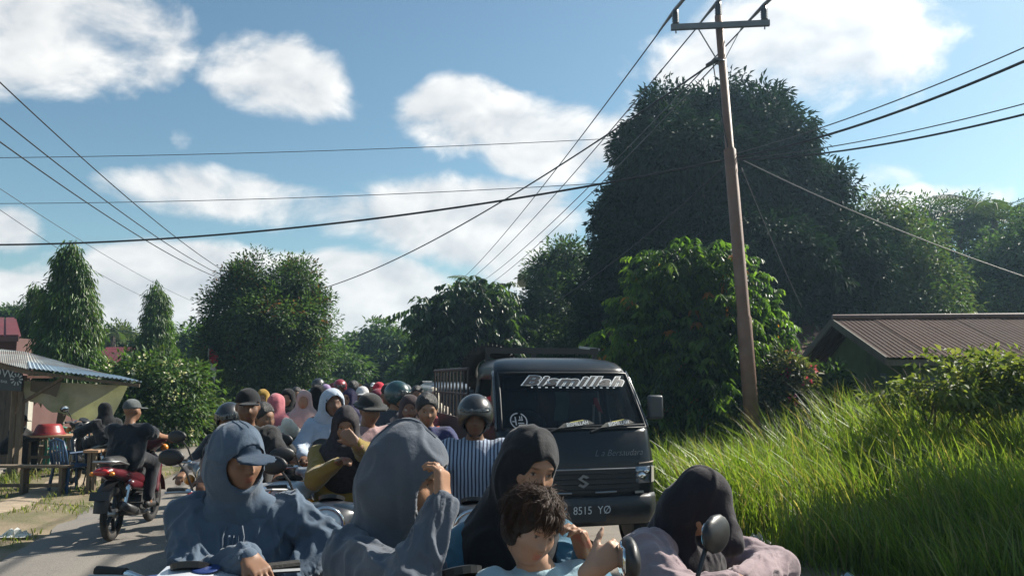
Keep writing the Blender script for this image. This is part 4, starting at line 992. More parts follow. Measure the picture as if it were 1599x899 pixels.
pb = at(1178, 592, 13.6); pole_base = (pb.x, pb.y, gz(pb.x, pb.y)); pole_top = at(1122, 26, 13.6)
near_pole, near_tips = utility_pole('rusty steel utility pole with crossarm standing in the tall grass', pole_base, pole_top, R(-6))
far_b = road(6.1, 58); far_top = at(721, 452, far_b.y)
far_pole, far_tips = utility_pole('far utility pole rising above the broad-leaved tree', (at(724, 592, far_b.y).x, far_b.y, 0), far_top, R(-6))
lp_top = at(362, 432, 34); left_pole, left_tips = utility_pole('utility pole hidden behind the round tree', (lp_top.x, lp_top.y, -.1), lp_top, R(-8), .9, .10, .07)
def wire(label, pts, r=.011, m=WIRE, twist=0):
    o = obj('overhead_wire', MB().tube(pts, r, 6).mesh('overhead_wire', True), m); tag(o, label, 'wire', 'overhead wires'); return o
names = ['left', 'middle', 'right']
for i in range(3):
    wire('%s high-voltage wire from the near pole to the far pole' % names[i], catenary(near_tips[i], far_tips[i], .5, 40), .014, WIREG)
    back = near_tips[i] - RD * 40 + Vector((0, 0, .6)); 
    wire('%s high-voltage wire running from the near pole overhead' % names[i], catenary(near_tips[i], back, .6, 40), .014, WIREG)
    # armour rod where the conductor crosses the insulator
    d1 = (far_tips[i] - near_tips[i]).normalized(); d2 = (back - near_tips[i]).normalized()
    o = obj('armour_rod', MB().tube([near_tips[i] + d1 * .9 - Vector((0, 0, .02)) , near_tips[i] + d1 * .3, near_tips[i] + Vector((0, 0, .015)), near_tips[i] + d2 * .5, near_tips[i] + d2 * 1.0 - Vector((0, 0, .015))], [.012, .03, .034, .03, .012], 8).mesh('armour_rod', True), GALV, near_pole)
    o.location = -Vector(near_pole.location)
# low-voltage trio on the left running to the pole behind the round tree
for i, (y0, yend, nm) in enumerate(((112, 428, 'upper'), (176, 434, 'middle'), (218, 438, 'lower'))):
    a = at(-60, y0 - 40, 12.2); e = at(358 - i * 3, yend, 34)
    wire('%s of the three dark wires sloping down from the left edge' % nm, catenary(a, e, .28, 30), .013)
def drop(label, ends, sag, r, m=WIRE):
    (px0, py0, d0), (px1, py1, d1) = ends; return wire(label, catenary(at(px0, py0, d0), at(px1, py1, d1), sag, 36), r, m)
drop('thick twisted cable crossing the sky from the left edge to the near pole', ((-80, 382, 17), (1146, 247, 13.6)), .42, .020)
drop('thin wire crossing the sky below the upper clouds to the mango', ((-60, 247, 22), (1000, 214, 24)), .12, .010, WIREG)
drop('thin wire just above the thick twisted cable', ((-60, 318, 24), (960, 285, 22)), .15, .010, WIREG)
drop('cable slanting from the round tree up to the near pole bracket', ((490, 454, 33.8), (1122, 92, 13.5)), .55, .017)
drop('second cable below the pole bracket towards the far pole', ((735, 462, 56), (1122, 96, 13.5)), .5, .012, WIREG)
drop('thick cable from the near pole to the upper right edge', ((1148, 246, 13.6), (1680, 60, 8.5)), .16, .018)
drop('thin wire above the thick cable at the right edge', ((1148, 240, 13.6), (1680, 38, 9.0)), .12, .009, WIREG)
drop('lower cable from the near pole to the right edge', ((1150, 250, 13.6), (1680, 158, 8.5)), .14, .014)
drop('faint wire just above the lower right cable', ((1150, 248, 13.6), (1680, 140, 9.0)), .12, .008, WIREG)
drop('light grey wire sloping down across the mango to the right edge', ((1160, 250, 13.6), (1660, 452, 12.0)), .12, .010, mat('wire_pale', (.20, .20, .19), .5, var=0))
drop('service wire sloping down in front of the mango to the left', ((1140, 252, 13.6), (855, 478, 22)), .18, .013)
drop('faint guy wire sloping down from the pole in front of the mango', ((1158, 262, 13.6), (1252, 480, 14.5)), .05, .008, WIREG)
drop('faint wire between the left edge and the conical trees', ((-40, 268, 18), (300, 470, 40)), .2, .008, WIREG)
drop('faint lower wire between the left edge and the conical trees', ((-40, 300, 18), (240, 470, 40)), .2, .008, WIREG)
drop('loose wire hanging along the near pole', ((1113, 96, 13.5), (1140, 245, 13.55)), .12, .010)
o = obj('cable_clamp', MB().tube([at(1122, 92, 13.5), at(1104, 103, 13.7)], .04, 8), INSUL, near_pole); o.location = -Vector(near_pole.location)

# ------------------------------------------------------------------ vehicles
BLACKPL = mat('black_plastic', (.014, .014, .015), .45, var=.15)
RUBBER = mat('rubber', (.016, .015, .014), .8, var=.2, bump=.2, bscale=80, dirt=(.10, .08, .06), dscale=4, damt=.35)
CHROME = mat('chrome', (.62, .62, .62), .16, metal=1.0, var=.05)
ALU = mat('aluminium', (.34, .34, .34), .38, metal=.9, var=.12)
ENGM = mat('engine_metal', (.11, .11, .11), .5, metal=.7, var=.25, dirt=(.07, .055, .04), dscale=6)
LENS = mat('lamp_lens', (.55, .58, .60), .08, var=.04, coat=.6)
REDL = mat('tail_lens', (.35, .015, .012), .12, var=.05, coat=.5)
AMBER = mat('amber_lens', (.6, .22, .03), .15, var=.05)
SEATM = mat('seat_vinyl', (.018, .018, .019), .55, var=.2, bump=.25, bscale=120)
MIRG = mat('mirror_glass', (.55, .58, .6), .03, metal=1.0, var=0)
def paint(n, c): return mat('paint_' + n, c, .34, var=.06, coat=.35, dirt=tuple(x * .6 + .05 for x in c), dscale=3, damt=.12)
def sdf_obj(name, prims, h, m, parent, relax=1, mirror_y=False):
    v, q = sdf_mesh(prims, h, relax=relax); return obj(name, np_mesh(name, v, q), m, parent)
BIKE_BODY = ('front_apron', 'headset_cowl', 'tail_cowl', 'front_fender', 'side_panel')
def make_wheel(t, y, rear=False):
    w = obj('wheel', MB().lathe([(.03, -.05), (.05, -.05), (.05, .05), (.03, .05)], (0, y, .285), (1, 0, 0), 14), ALU, t)
    obj('tyre', MB().torus((0, y, .285), (1, 0, 0), .243, .045, 32, 8, .85).mesh('tyre', True), RUBBER, w)
    rim = MB().torus((0, y, .285), (1, 0, 0), .205, .014, 32, 6, 1.6)
    for k in range(5):
        a = 2 * math.pi * k / 5; d = Vector((0, math.cos(a), math.sin(a))); rim.beam(Vector((0, y, .285)) + d * .04, Vector((0, y, .285)) + d * .205, .022, .035, (1, 0, 0))
    obj('rim', rim, mat('rim_black', (.03, .03, .032), .35, metal=.5, var=.1), w)
    if not rear: obj('brake_disc', MB().lathe([(.05, .058), (.10, .058), (.10, .062), (.05, .062)], (0, y, .285), (1, 0, 0), 20), ALU, w)
def make_bike(scooter=False):
    t = thing('motorcycle', 'motorcycle', 'motorcycle')
    B = paint('proto', (.05, .05, .05))
    make_wheel(t, .63); make_wheel(t, -.61, True)
    # front end
    for s in (-1, 1): obj('fork_leg', MB().tube([(s * .075, .63, .285), (s * .07, .52, .62), (s * .05, .44, .86)], [.024, .026, .022], 8), ALU, t)
    rows = [[(x, .63 + math.cos(a) * (.315 - abs(x) * .25), .285 + math.sin(a) * (.315 - abs(x) * .25)) for x in (-.075, -.055, 0, .055, .075)] for a in np.linspace(R(10), R(165), 12)]
    obj('front_fender', MB().sheet(rows).mesh('front_fender', True), B, t)
    if scooter:
        ap = [el((0, .45, .62), (.20, .14, .30), k=.05), el((0, .50, .80), (.17, .13, .13), k=.05), el((0, .40, .36), (.17, .12, .12), k=.05), sub(el((0, .28, .60), (.30, .14, .34)), .03)]
    else:
        ap = [el((0, .46, .64), (.16, .10, .22), k=.05), rc((.13, .40, .70), (.17, .25, .42), .05, .035, .05), rc((-.13, .40, .70), (-.17, .25, .42), .05, .035, .05), sub(el((0, .33, .55), (.13, .13, .26)), .03)]
    sdf_obj('front_apron', ap, .016, B, t)
    hc = sdf_obj('headset_cowl', [el((0, .42, .97), (.17, .13, .085), k=.04), el((0, .50, .93), (.12, .09, .07), k=.04), rc((-.2, .36, 1.0), (.2, .36, 1.0), .035, .035, .04)], .014, B, t)
    obj('headlight', MB().lathe([(.001, .055), (.05, .05), (.085, .025), (.095, 0)], (0, .535, .945), (0, 1, -.15), 18, False).mesh('headlight', True), LENS, hc)
    obj('headlight_rim', MB().torus((0, .545, .944), (0, 1, -.15), .095, .012, 22, 6).mesh('headlight_rim', True), CHROME, hc)
    for s in (-1, 1): obj('indicator', MB().lathe([(.001, .05), (.035, .03), (.045, 0), (.03, -.03)], (s * .17, .49, .90), (s * .35, 1, 0), 12).mesh('indicator', True), AMBER, hc)
    obj('speedometer', MB().lathe([(.07, 0), (.075, .02), (.06, .025)], (0, .36, 1.045), (0, -.45, 1), 18), BLACKPL, hc)
    obj('handlebar', MB().tube([(-.35, .24, 1.03), (-.22, .32, 1.035), (-.1, .37, 1.0), (.1, .37, 1.0), (.22, .32, 1.035), (.35, .24, 1.03)], .012, 8), CHROME, t)
    for s in (-1, 1):
        obj('grip', MB().tube([(s * .24, .305, 1.035), (s * .36, .235, 1.03)], [.018, .019], 10), RUBBER, t)
        obj('lever', MB().tube([(s * .20, .36, 1.03), (s * .28, .335, 1.03), (s * .37, .28, 1.02)], [.009, .008, .009], 6), ALU, t)
        mr = obj('mirror', MB().tube([(s * .20, .33, 1.04), (s * .24, .34, 1.15), (s * .29, .33, 1.21)], .007, 6), BLACKPL, t)
        M = np.array(Matrix.Rotation(R(-12 * s), 3, 'Z'), np.float32)
        v, q = sdf_mesh([el((s * .335, .335, 1.245), (.085, .024, .055), M, .02)], .011); obj('mirror_shell', np_mesh('mirror_shell', v, q), BLACKPL, mr)
        v, q = sdf_mesh([el((s * .335, .318, 1.245), (.072, .010, .044), M, .02)], .011); obj('mirror_glass', np_mesh('mirror_glass', v, q), MIRG, mr)
    # body
    obj('frame', MB().tube([(0, .42, .88), (0, .30, .66), (0, .02, .48), (0, -.2, .44), (0, -.5, .66), (0, -.85, .74)], [.03, .045, .05, .05, .035, .025], 8), BLACKPL, t)
    if scooter: sdf_obj('floorboard', [rc((-.12, .30, .36), (-.12, -.10, .34), .05, .05, .05), rc((.12, .30, .36), (.12, -.10, .34), .05, .05, .05)], .018, BLACKPL, t)
    tail = [rc((-.09, -.16, .60), (-.05, -.88, .76), .08, .045, .05), rc((.09, -.16, .60), (.05, -.88, .76), .08, .045, .05), el((0, -.9, .76), (.09, .10, .05), k=.04)]
    if scooter: tail.append(el((0, -.42, .56), (.15, .34, .17), k=.06))
    tc_ = sdf_obj('tail_cowl', tail, .016, B, t)
    sdf_obj('tail_light', [el((0, -.985, .765), (.085, .035, .04), k=.02)], .012, REDL, tc_)
    for s in (-1, 1): sdf_obj('rear_indicator', [el((s * .10, -.955, .745), (.03, .03, .025), k=.02)], .010, AMBER, tc_)
    obj('grab_rail', MB().tube([(-.12, -.55, .80), (-.13, -.85, .86), (-.08, -.98, .87), (.08, -.98, .87), (.13, -.85, .86), (.12, -.55, .80)], .013, 8).mesh('grab_rail', True), ALU, t)
    sdf_obj('seat', [rc((0, .02, .70), (0, -.30, .76), .09, .12, .06), rc((0, -.30, .765), (0, -.82, .83), .12, .085, .06), cut((0, -.4, .69), (0, -.12, -1), .02)], .016, SEATM, t)
    rows = [[(x, y + abs(x) * .5, z) for x in (-.075, -.05, 0, .05, .075)] for y, z in ((-.66, .64), (-.80, .62), (-.90, .56), (-.955, .48), (-.975, .40), (-.98, .34))]
    rf = obj('rear_fender', MB().sheet(rows).mesh('rear_fender', True), BLACKPL, t)
    obj('number_plate', MB().box((0, -.985, .52), (.20, .012, .09), Matrix.Rotation(R(-18), 3, 'X')), mat('plate_black', (.02, .02, .022), .5), rf)
    eng = MB().box((0, .02, .32), (.18, .26, .20)); eng.lathe([(.11, -.12), (.12, -.06), (.12, .06), (.11, .12)], (0, -.08, .30), (1, 0, 0), 16)
    for k in range(6): eng.box((0, .18 + k * .028, .36), (.15, .012, .14))
    obj('engine', eng, ENGM, t)
    obj('exhaust', MB().tube([(.06, .28, .34), (.10, .26, .22), (.13, .0, .20), (.14, -.25, .24), (.15, -.35, .27), (.16, -.80, .40)], [.018, .018, .02, .03, .048, .045], 12).mesh('exhaust', True), mat('exhaust_dull', (.10, .10, .10), .4, metal=.7, var=.2), t)
    for s in (-1, 1):
        obj('shock_absorber', MB().tube([(s * .11, -.56, .33), (s * .115, -.50, .52), (s * .11, -.46, .66)], [.018, .03, .018], 8), CHROME, t)
        obj('swingarm', MB().beam((s * .08, -.15, .32), (s * .08, -.63, .285), .025, .05), BLACKPL, t)
        obj('footpeg', MB().tube([(s * .08, .05, .28), (s * .27, .05, .28)], .016, 8), RUBBER, t)
        obj('rear_footpeg', MB().tube([(s * .10, -.38, .36), (s * .24, -.38, .36)], .014, 8), RUBBER, t)
    sdf_obj('side_panel', [rc((-.10, .05, .50), (-.11, -.45, .58), .055, .06, .04), rc((.10, .05, .50), (.11, -.45, .58), .055, .06, .04)], .018, B, t)
    obj('side_stand', MB().tube([(-.09, .0, .26), (-.19, -.1, .02)], .011, 6), BLACKPL, t)
    return t
PROTO = {False: make_bike(False), True: make_bike(True)}
_used = set()
def place_bike(label, x, y, face, colour, cname, scooter=False, lean=0.0, z=0.0, mirrors=(-1, 1), scale=1.0):
    """face: heading in degrees, 0 = away from the camera, 180 = towards it, 90 = to the right."""
    o = copy_tree(PROTO[scooter])
    o.location = (x, y, z + .02); o.rotation_euler = (0, R(lean), R(-face)); tag(o, label, 'motorcycle', 'motorcycles in the queue')
    m = paint(cname, colour); o.scale = (scale,) * 3; mk_ = 0
    for c in kids(o):
        if c.name.split('.')[0] == 'mirror':
            sg = 1 if max(c.data.vertices, key=lambda v: abs(v.co.x)).co.x > 0 else -1
            if sg not in mirrors:
                for g in kids(c): bpy.data.objects.remove(g)
                bpy.data.objects.remove(c); continue
        if c.name.split('.')[0] in BIKE_BODY:
            c.material_slots[0].link = 'OBJECT'; c.material_slots[0].material = m
    return o

# black pickup truck facing the camera
def van_shell(zs, yf, hw, y_rear, bow=.07):
    """Closed cab rings. Returns points[ring][k] and index ranges of the front and side points."""
    from bisect import bisect
    def itp(tab, z):
        if z <= tab[0][0]: return tab[0][1]
        for (z0, a), (z1, b) in zip(tab, tab[1:]):
            if z <= z1: return a + (b - a) * (z - z0) / (z1 - z0)
        return tab[-1][1]
    fx = [-1, -.985, -.95, -.88, -.78, -.6, -.4, -.2, 0, .2, .4, .6, .78, .88, .95, .985, 1]
    sy = [0, .06, .12, .3, .55, .85, 1.0]
    rings = []
    for z in zs:
        w, y0 = itp(hw, z), itp(yf, z); ring = []
        for t in fx: ring.append(Vector((t * w, y0 + bow * abs(t) ** 3 + (.09 * ((abs(t) - .88) / .12) ** 2 if abs(t) > .88 else 0), z)))
        yc = ring[-1].y
        for s in sy[1:]: ring.append(Vector((w, yc + (y_rear - yc) * s, z)))
        for k in range(1, 5): ring.append(Vector((w - 2 * w * k / 5, y_rear, z)))
        for s in sy[::-1][:-1]: ring.append(Vector((-w, yc + (y_rear - yc) * s, z)))
        rings.append(ring)
    surf = lambda x, z: Vector((x, itp(yf, z) + bow * min(1, abs(x / itp(hw, z))) ** 3 + (.09 * ((abs(x / itp(hw, z)) - .88) / .12) ** 2 if abs(x / itp(hw, z)) > .88 else 0), z))
    return rings, surf, len(fx), len(sy) - 1
def shell_parts(t, zs, rings, nf, ns, ws_z, sw_z, body, glass, ws_k=(2, 14), side_k=(2, 5), name='cab'):
    n = len(rings[0]); sh = MB(); ws = MB(); so = [MB(), MB()]
    pts = [p for r in rings for p in r]; faces = []; wsf = []; swf = [[], []]
    for i in range(len(zs) - 1):
        zm = (zs[i] + zs[i + 1]) / 2
        for k in range(n):
            f = (i * n + k, i * n + (k + 1) % n, (i + 1) * n + (k + 1) % n, (i + 1) * n + k)
            rs = k - (nf - 1); ls = (n - 1) - k
            if ws_z[0] < zm < ws_z[1] and ws_k[0] <= k < ws_k[1]: wsf.append(f)
            elif sw_z[0] < zm < sw_z[1] and side_k[0] <= rs < side_k[1]: swf[0].append(f)
            elif sw_z[0] < zm < sw_z[1] and side_k[0] <= ls < side_k[1]: swf[1].append(f)
            else: faces.append(f)
    faces.append(tuple((len(zs) - 1) * n + k for k in range(n))); faces.append(tuple(range(n))[::-1])
    def compact(fs, shift):
        ids = sorted({i for f in fs for i in f}); mp = {a: b for b, a in enumerate(ids)}
        return MB().add([pts[i] + shift for i in ids], [tuple(mp[i] for i in f) for f in fs])
    me = MB().add(pts, faces).mesh(name, True)
    try: me.set_sharp_from_angle(angle=R(40))
    except Exception: pass
    o = obj(name, me, body, t); sd = o.modifiers.new('skin', 'SOLIDIFY'); sd.thickness = .03; sd.offset = -1
    w = obj('windscreen', compact(wsf, Vector((0, .012, 0))).mesh('windscreen', True), glass, t)
    for k, f in enumerate(swf):
        if f: obj('side_window', compact(f, Vector((-.012 if k == 0 else .012, 0, 0))).mesh('side_window', True), glass, t)
    return o, w
def tinted_glass():
    if 'tinted_glass' in MATS: return MATS['tinted_glass']
    m = mat('tinted_glass', (.006, .009, .013), .05, var=0, spec=.28); N = m.node_tree.nodes; L = m.node_tree.links
    tr = N.new('ShaderNodeBsdfTransparent'); tr.inputs[0].default_value = (.72, .78, .80, 1); mx = N.new('ShaderNodeMixShader'); mx.inputs[0].default_value = .48
    b = N['Principled BSDF']; L.new(b.outputs[0], mx.inputs[1]); L.new(tr.outputs[0], mx.inputs[2]); L.new(mx.outputs[0], N['Material Output'].inputs[0]); return m
def truck():
    c = at(908, 592, 7.9); t = thing('pickup_truck', 'black pickup truck with white windscreen lettering facing the camera', 'truck', (c.x, c.y, 0), R(14.5))
    body = mat('truck_black', (.007, .009, .012), .30, var=.1, coat=.1, spec=.35, dirt=(.02, .02, .019), dscale=2.2, damt=.3)
    zs = [.34, .42, .55, .70, .88, 1.0, 1.12, 1.22, 1.27, 1.36, 1.46, 1.56, 1.66, 1.75, 1.81, 1.87, 1.925, 1.96, 1.985]
    yf = [(.3, .05), (.45, .0), (.9, .0), (1.0, .02), (1.22, .09), (1.27, .12), (1.81, .50), (1.87, .57), (1.925, .68), (1.96, .80), (1.985, 1.0)]
    hw = [(.3, .77), (.5, .815), (.95, .815), (1.27, .80), (1.55, .775), (1.81, .735), (1.87, .72), (1.925, .69), (1.96, .62), (1.985, .48)]
    rings, S, nf, ns = van_shell(zs, yf, hw, 1.42)
    cab, ws = shell_parts(t, zs, rings, nf, ns, (1.27, 1.81), (1.27, 1.78), body, tinted_glass())
    obj('windscreen_seal', MB().tube([S(-.755, 1.265) + Vector((0, .0, 0))] + [S(-.755 + 1.51 * k / 12, 1.265) - Vector((0, .005, 0)) for k in range(1, 13)] + [S(.755 - .055 * k / 6, 1.27 + .54 * k / 6) - Vector((0, .008, 0)) for k in range(1, 7)] + [S(.70 - 1.40 * k / 12, 1.815) - Vector((0, .006, 0)) for k in range(1, 13)] + [S(-.70 - .055 * k / 6, 1.81 - .54 * k / 6) - Vector((0, .008, 0)) for k in range(1, 7)], .012, 6).mesh('windscreen_seal', True), BLACKPL, t)
    for s in (-1, 1): obj('pillar_trim', MB().tube([S(s * (.79 - .065 * k / 8), 1.25 + .58 * k / 8) - Vector((-s * .012, .004, 0)) for k in range(9)], .016, 6).mesh('pillar_trim', True), mat('pillar_paint', (.05, .055, .06), .2, coat=.8, var=.05), t)
    # inside
    obj('dashboard', MB().box((0, .42, 1.14), (1.36, .36, .22)), mat('cab_trim', (.02, .02, .021), .7, var=.2), t, .02)
    for x in (-.36, .36):
        st = obj('seat_back', MB().box((x, 1.12, 1.30), (.50, .14, .66), Matrix.Rotation(R(-10), 3, 'X')), mat('seat_cloth', (.06, .065, .065), .9, var=.2), t, .04)
        obj('headrest', MB().box((x, 1.20, 1.70), (.26, .10, .16)), MATS['seat_cloth'], st, .03)
    obj('steering_wheel', MB().torus((-.36, .66, 1.30), (0, -.75, .65), .18, .014, 26, 6).mesh('steering_wheel', True), BLACKPL, t)
    obj('pennant', MB().prism([(.31, .50, 1.56), (.345, .50, 1.56), (.41, .50, 1.40), (.36, .50, 1.42), (.33, .50, 1.48), (.31, .50, 1.46)], (0, .015, 0)), mat('pennant_red', (.55, .02, .03), .6, var=.1), t)
    obj('pennant_stick', MB().tube([(.30, .505, 1.25), (.312, .505, 1.49)], .012, 6), mat('pale_stick', (.5, .45, .38), .6), t)
    obj('hanging_cloth', MB().sheet([[(-.08 + .05 * k + .02 * math.sin(i), .62 + .02 * math.sin(k * 2 + i), 1.62 - i * .06) for k in range(4)] for i in range(6)]).mesh('hanging_cloth', True), mat('green_cloth', (.05, .12, .11), .8, var=.3), t)
    # lettering on the windscreen
    white = mat('sticker_white', (.62, .66, .68), .5, var=.05); ink = mat('sticker_dark', (.02, .022, .026), .45, var=0)
    def on_front(txt, x0, z0, size, width, m, lift, shear=0.0, offset=0.0, name='lettering', par=None, rise=0.0, space=1.0, ref=False, kz=None):
        me = text_mesh(txt, size, shear, offset, space); r_ = text_mesh(txt, size, shear, 0, space) if ref else me; xs = [v.co.x for v in r_.vertices]; k = width / (max(xs) - min(xs)); cx = (max(xs) + min(xs)) / 2
        map_mesh(me, lambda c: (lambda x, z: S(x, z) + Vector((0, -lift, 0)))(x0 + (c.x - cx) * k, z0 + c.y * (kz or k) + (c.x - cx) * k * rise)); return obj(name, me, m, par or t)
    on_front('Bismillah', .08, 1.690, .15, 1.10, white, .006, .45, .0115, rise=-.012, space=1.1, ref=True, kz=.86); on_front('Bismillah', .08, 1.690, .15, 1.10, ink, .012, .45, .0055, 'lettering_face', rise=-.012, space=1.1, ref=True, kz=.86)
    for k in range(13):
        sm = MB(); p = S(-.40 + k * .074, 1.664 - k * .0006); q = Vector((.028 if k % 3 else .02, 0, 0)); u = Vector((0, .006, .011)); p = p - Vector((0, .008, 0)); sm.add([p, p + q, p + q + u, p + u], [(0, 1, 2, 3)]); obj('small_letter', sm, white, t)
    em = MB(); C0 = (-.585, 1.345)
    for k in range(32):
        if k in (6, 7): continue
        a0, a1 = k * math.pi / 16, (k + 1) * math.pi / 16
        em.add([S(C0[0] + r * math.cos(a), C0[1] + r * math.sin(a) * .92) - Vector((0, .008, 0)) for a, r in ((a0, .085), (a1, .085), (a1, .073), (a0, .073))], [(0, 1, 2, 3)])
    for (x, z, w, h) in ((-.03, .0, .012, .08), (-.045, -.005, .04, .01), (.02, -.02, .06, .009), (.02, -.036, .055, .009), (.015, .03, .01, .03), (.035, .03, .01, .035), (.02, .008, .045, .009)):
        em.add([S(C0[0] + x + a * w / 2, C0[1] + z + b_ * h / 2) - Vector((0, .008, 0)) for a, b_ in ((-1, -1), (1, -1), (1, 1), (-1, 1))], [(0, 1, 2, 3)])
    obj('round_emblem', em, mat('emblem_grey', (.22, .25, .28), .5), t)
    # front details
    dk = mat('grille_dark', (.018, .021, .026), .4, var=.1)
    gp = obj('grille_panel', MB().sheet([[S(-.60 + 1.2 * k / 12, z) - Vector((0, .012, 0)) for k in range(13)] for z in (.66, .72, .78, .84, .885)]).mesh('grille_panel', True), dk, t)
    for z in (.69, .74, .79, .84): obj('grille_slat', MB().tube([S(-.58 + 1.16 * k / 12, z) - Vector((0, .022, 0)) for k in range(13)], .009, 6, flat=.6).mesh('grille_slat', True), body, gp)
    obj('grille_trim', MB().tube([S(-.55 + 1.1 * k / 12, .885) - Vector((0, .022, 0)) for k in range(13)], .007, 6), ALU, t)
    for s in (-1, 1): obj('grille_bar', MB().tube([S(s * .12, .665) - Vector((0, .03, 0)), S(s * .34, .668) - Vector((0, .03, 0))], .009, 6), mat('bar_grey', (.25, .27, .28), .35, metal=.6), t)
    # emblem: angular S as on the photograph
    e0 = S(0, .775) - Vector((0, .034, 0)); k = .0115
    def emb(pts): return MB().prism([e0 + Vector((x * k, 0, z * k)) for x, z in pts], (0, .012, 0))
    up = [(5.2, 3.4), (0.2, 6.2), (-5.2, 2.6), (-5.2, .8), (1.0, -2.6), (-1.2, -4.0), (-1.2, -4.01)]
    S_pts = [(0, 5.6), (-5.0, 2.1), (1.6, -2.0), (-.4, -3.3), (-2.6, -2.0), (-5.0, -3.3), (0, -5.6), (5.0, -2.1), (-1.6, 2.0), (.4, 3.3), (2.6, 2.0), (5.0, 3.3)]
    obj('emblem', emb(S_pts), mat('emblem_steel', (.22, .235, .25), .3, metal=.5), t)
    for s in (-1, 1):
        hb = obj('headlight', MB().sheet([[S(s * (.56 + .225 * k / 6), z) - Vector((0, .016, 0)) for k in range(7)] for z in (.735, .79, .85, .895)]).mesh('headlight', True), mat('headlamp_bowl', (.30, .34, .38), .12, metal=.6, var=.25, scale=30), t)
        hb.modifiers.new('thick', 'SOLIDIFY').thickness = .02
        obj('lens_divider', MB().tube([S(s * .715, .735) - Vector((0, .034, 0)), S(s * .72, .90) - Vector((0, .034, 0))], .010, 6), BLACKPL, hb)
        for (xx, zz, rr_) in ((.62, .80, .042), (.675, .845, .03)): obj('reflector', MB().lathe([(.001, .004), (rr_ * .7, .01), (rr_, .0)], S(s * xx, zz) - Vector((0, .03, 0)), (0, -1, 0), 14, False).mesh('reflector', True), CHROME, hb)
        obj('side_indicator', MB().sheet([[S(s * (.735 + .058 * k / 4), z) - Vector((-s * .010 * k / 4 * 0, .022, 0)) for k in range(5)] for z in (.74, .80, .89)]).mesh('side_indicator', True), mat('clear_lens', (.5, .46, .42), .1, coat=.6, var=.1), hb)
        obj('eyebrow_trim', MB().tube([S(s * (.60 + .19 * k / 6), .925 + .012 * k / 6) - Vector((0, .014, 0)) for k in range(7)], .008, 6), mat('brow_trim', (.32, .26, .2), .35), t)
        # door mirror
        mm = obj('door_mirror', MB().tube([(s * .79, .42, 1.30), (s * .88, .40, 1.36), (s * .92, .38, 1.40)], .016, 6), BLACKPL, t)
        obj('mirror_case', MB().box((s * .95, .38, 1.46), (.17, .07, .25)), mat('mirror_case', (.05, .055, .06), .4), mm, .03, 3)
    bp = MB().sheet([[S(-.79 + 1.58 * k / 16, z) - Vector((0, off, 0)) for k in range(17)] for z, off in ((.34, .015), (.36, .05), (.50, .055), (.60, .05), (.635, .02))])
    bo = obj('bumper', bp.mesh('bumper', True), mat('bumper_black', (.016, .018, .021), .42, var=.15, dirt=(.05, .045, .04), dscale=3), t); bo.modifiers.new('thick', 'SOLIDIFY').thickness = .02
    obj('bumper_badge', MB().box(S(.585, .655) - Vector((0, .035, 0)), (.09, .012, .022)), ALU, t)
    pl = obj('number_plate', MB().box(S(-.02, .475) - Vector((0, .075, 0)), (.46, .014, .155)), mat('plate_black', (.02, .02, .022), .5), t, .004)
    def plate_text(txt, z, size, x0=0.0):
        me = text_mesh(txt, size); b0 = S(-.02 + x0, z) - Vector((0, .0855, 0)); map_mesh(me, lambda c_: b0 + Vector((c_.x * .92, 0, c_.y))); obj('plate_characters', me, mat('plate_white', (.58, .6, .6), .5, var=.08), pl)['kind'] = 'stuff'
    plate_text('BK  8515  YØ', .475, .105); plate_text('04 . 26', .418, .036)
    on_front('L a Bersaudara', .40, 1.005, .08, .52, mat('script_grey', (.14, .155, .16), .45), .006, .45, -.001, 'script_lettering')
    # wipers with printed covers
    for x0, x1, zc in ((-.30, .22, 1.285), (.14, .66, 1.285)):
        w_ = obj('wiper', MB().tube([S(x0 - .02, 1.235) - Vector((0, .02, 0)), S(x0 + .18, 1.30) - Vector((0, .035, 0)), S(x1 - .12, 1.33) - Vector((0, .03, 0))], [.012, .010, .007], 6), BLACKPL, t)
        obj('wiper_blade', MB().tube([S(x0 + .12, 1.285) - Vector((0, .015, 0)), S(x1 + .1, 1.295) - Vector((0, .015, 0))], .010, 6), BLACKPL, w_)
        cv = [(x0 + .08, 1.275), (x0 + .15, 1.32), (x0 + .36, 1.355), (x0 + .42, 1.345), (x0 + .47, 1.315), (x0 + .2, 1.285)]
        obj('wiper_cover', MB().add([S(x, z) - Vector((0, .045, 0)) for x, z in cv], [tuple(range(6))]), mat('wiper_cover', (.06, .062, .05), .6, var=.3), w_)
        me = text_mesh('BISMILLAH', .05); ws_ = 1.0
        map_mesh(me, lambda c_: S(x0 + .29 + c_.x, 1.300 + c_.y + c_.x * .10) - Vector((0, .052, 0))); obj('wiper_lettering', me, mat('sticker_white', (.62, .66, .68)), w_)
        obj('wiper_stripe', MB().add([S(x, z) - Vector((0, .050, 0)) for x, z in ((x0 + .22, 1.325), (x0 + .36, 1.347), (x0 + .36, 1.353), (x0 + .22, 1.332))], [(0, 1, 2, 3)]), mat('stripe_yellow', (.55, .48, .06), .6), w_)
    # load bed with rails, headboard bar, spare tyre, wheels
    bed = mat('bed_rust', (.03, .025, .024), .6, var=.35, scale=4, dirt=(.07, .045, .03), dscale=3)
    obj('load_bed', MB().box((0, 2.75, .78), (1.62, 2.45, .10)), bed, t)
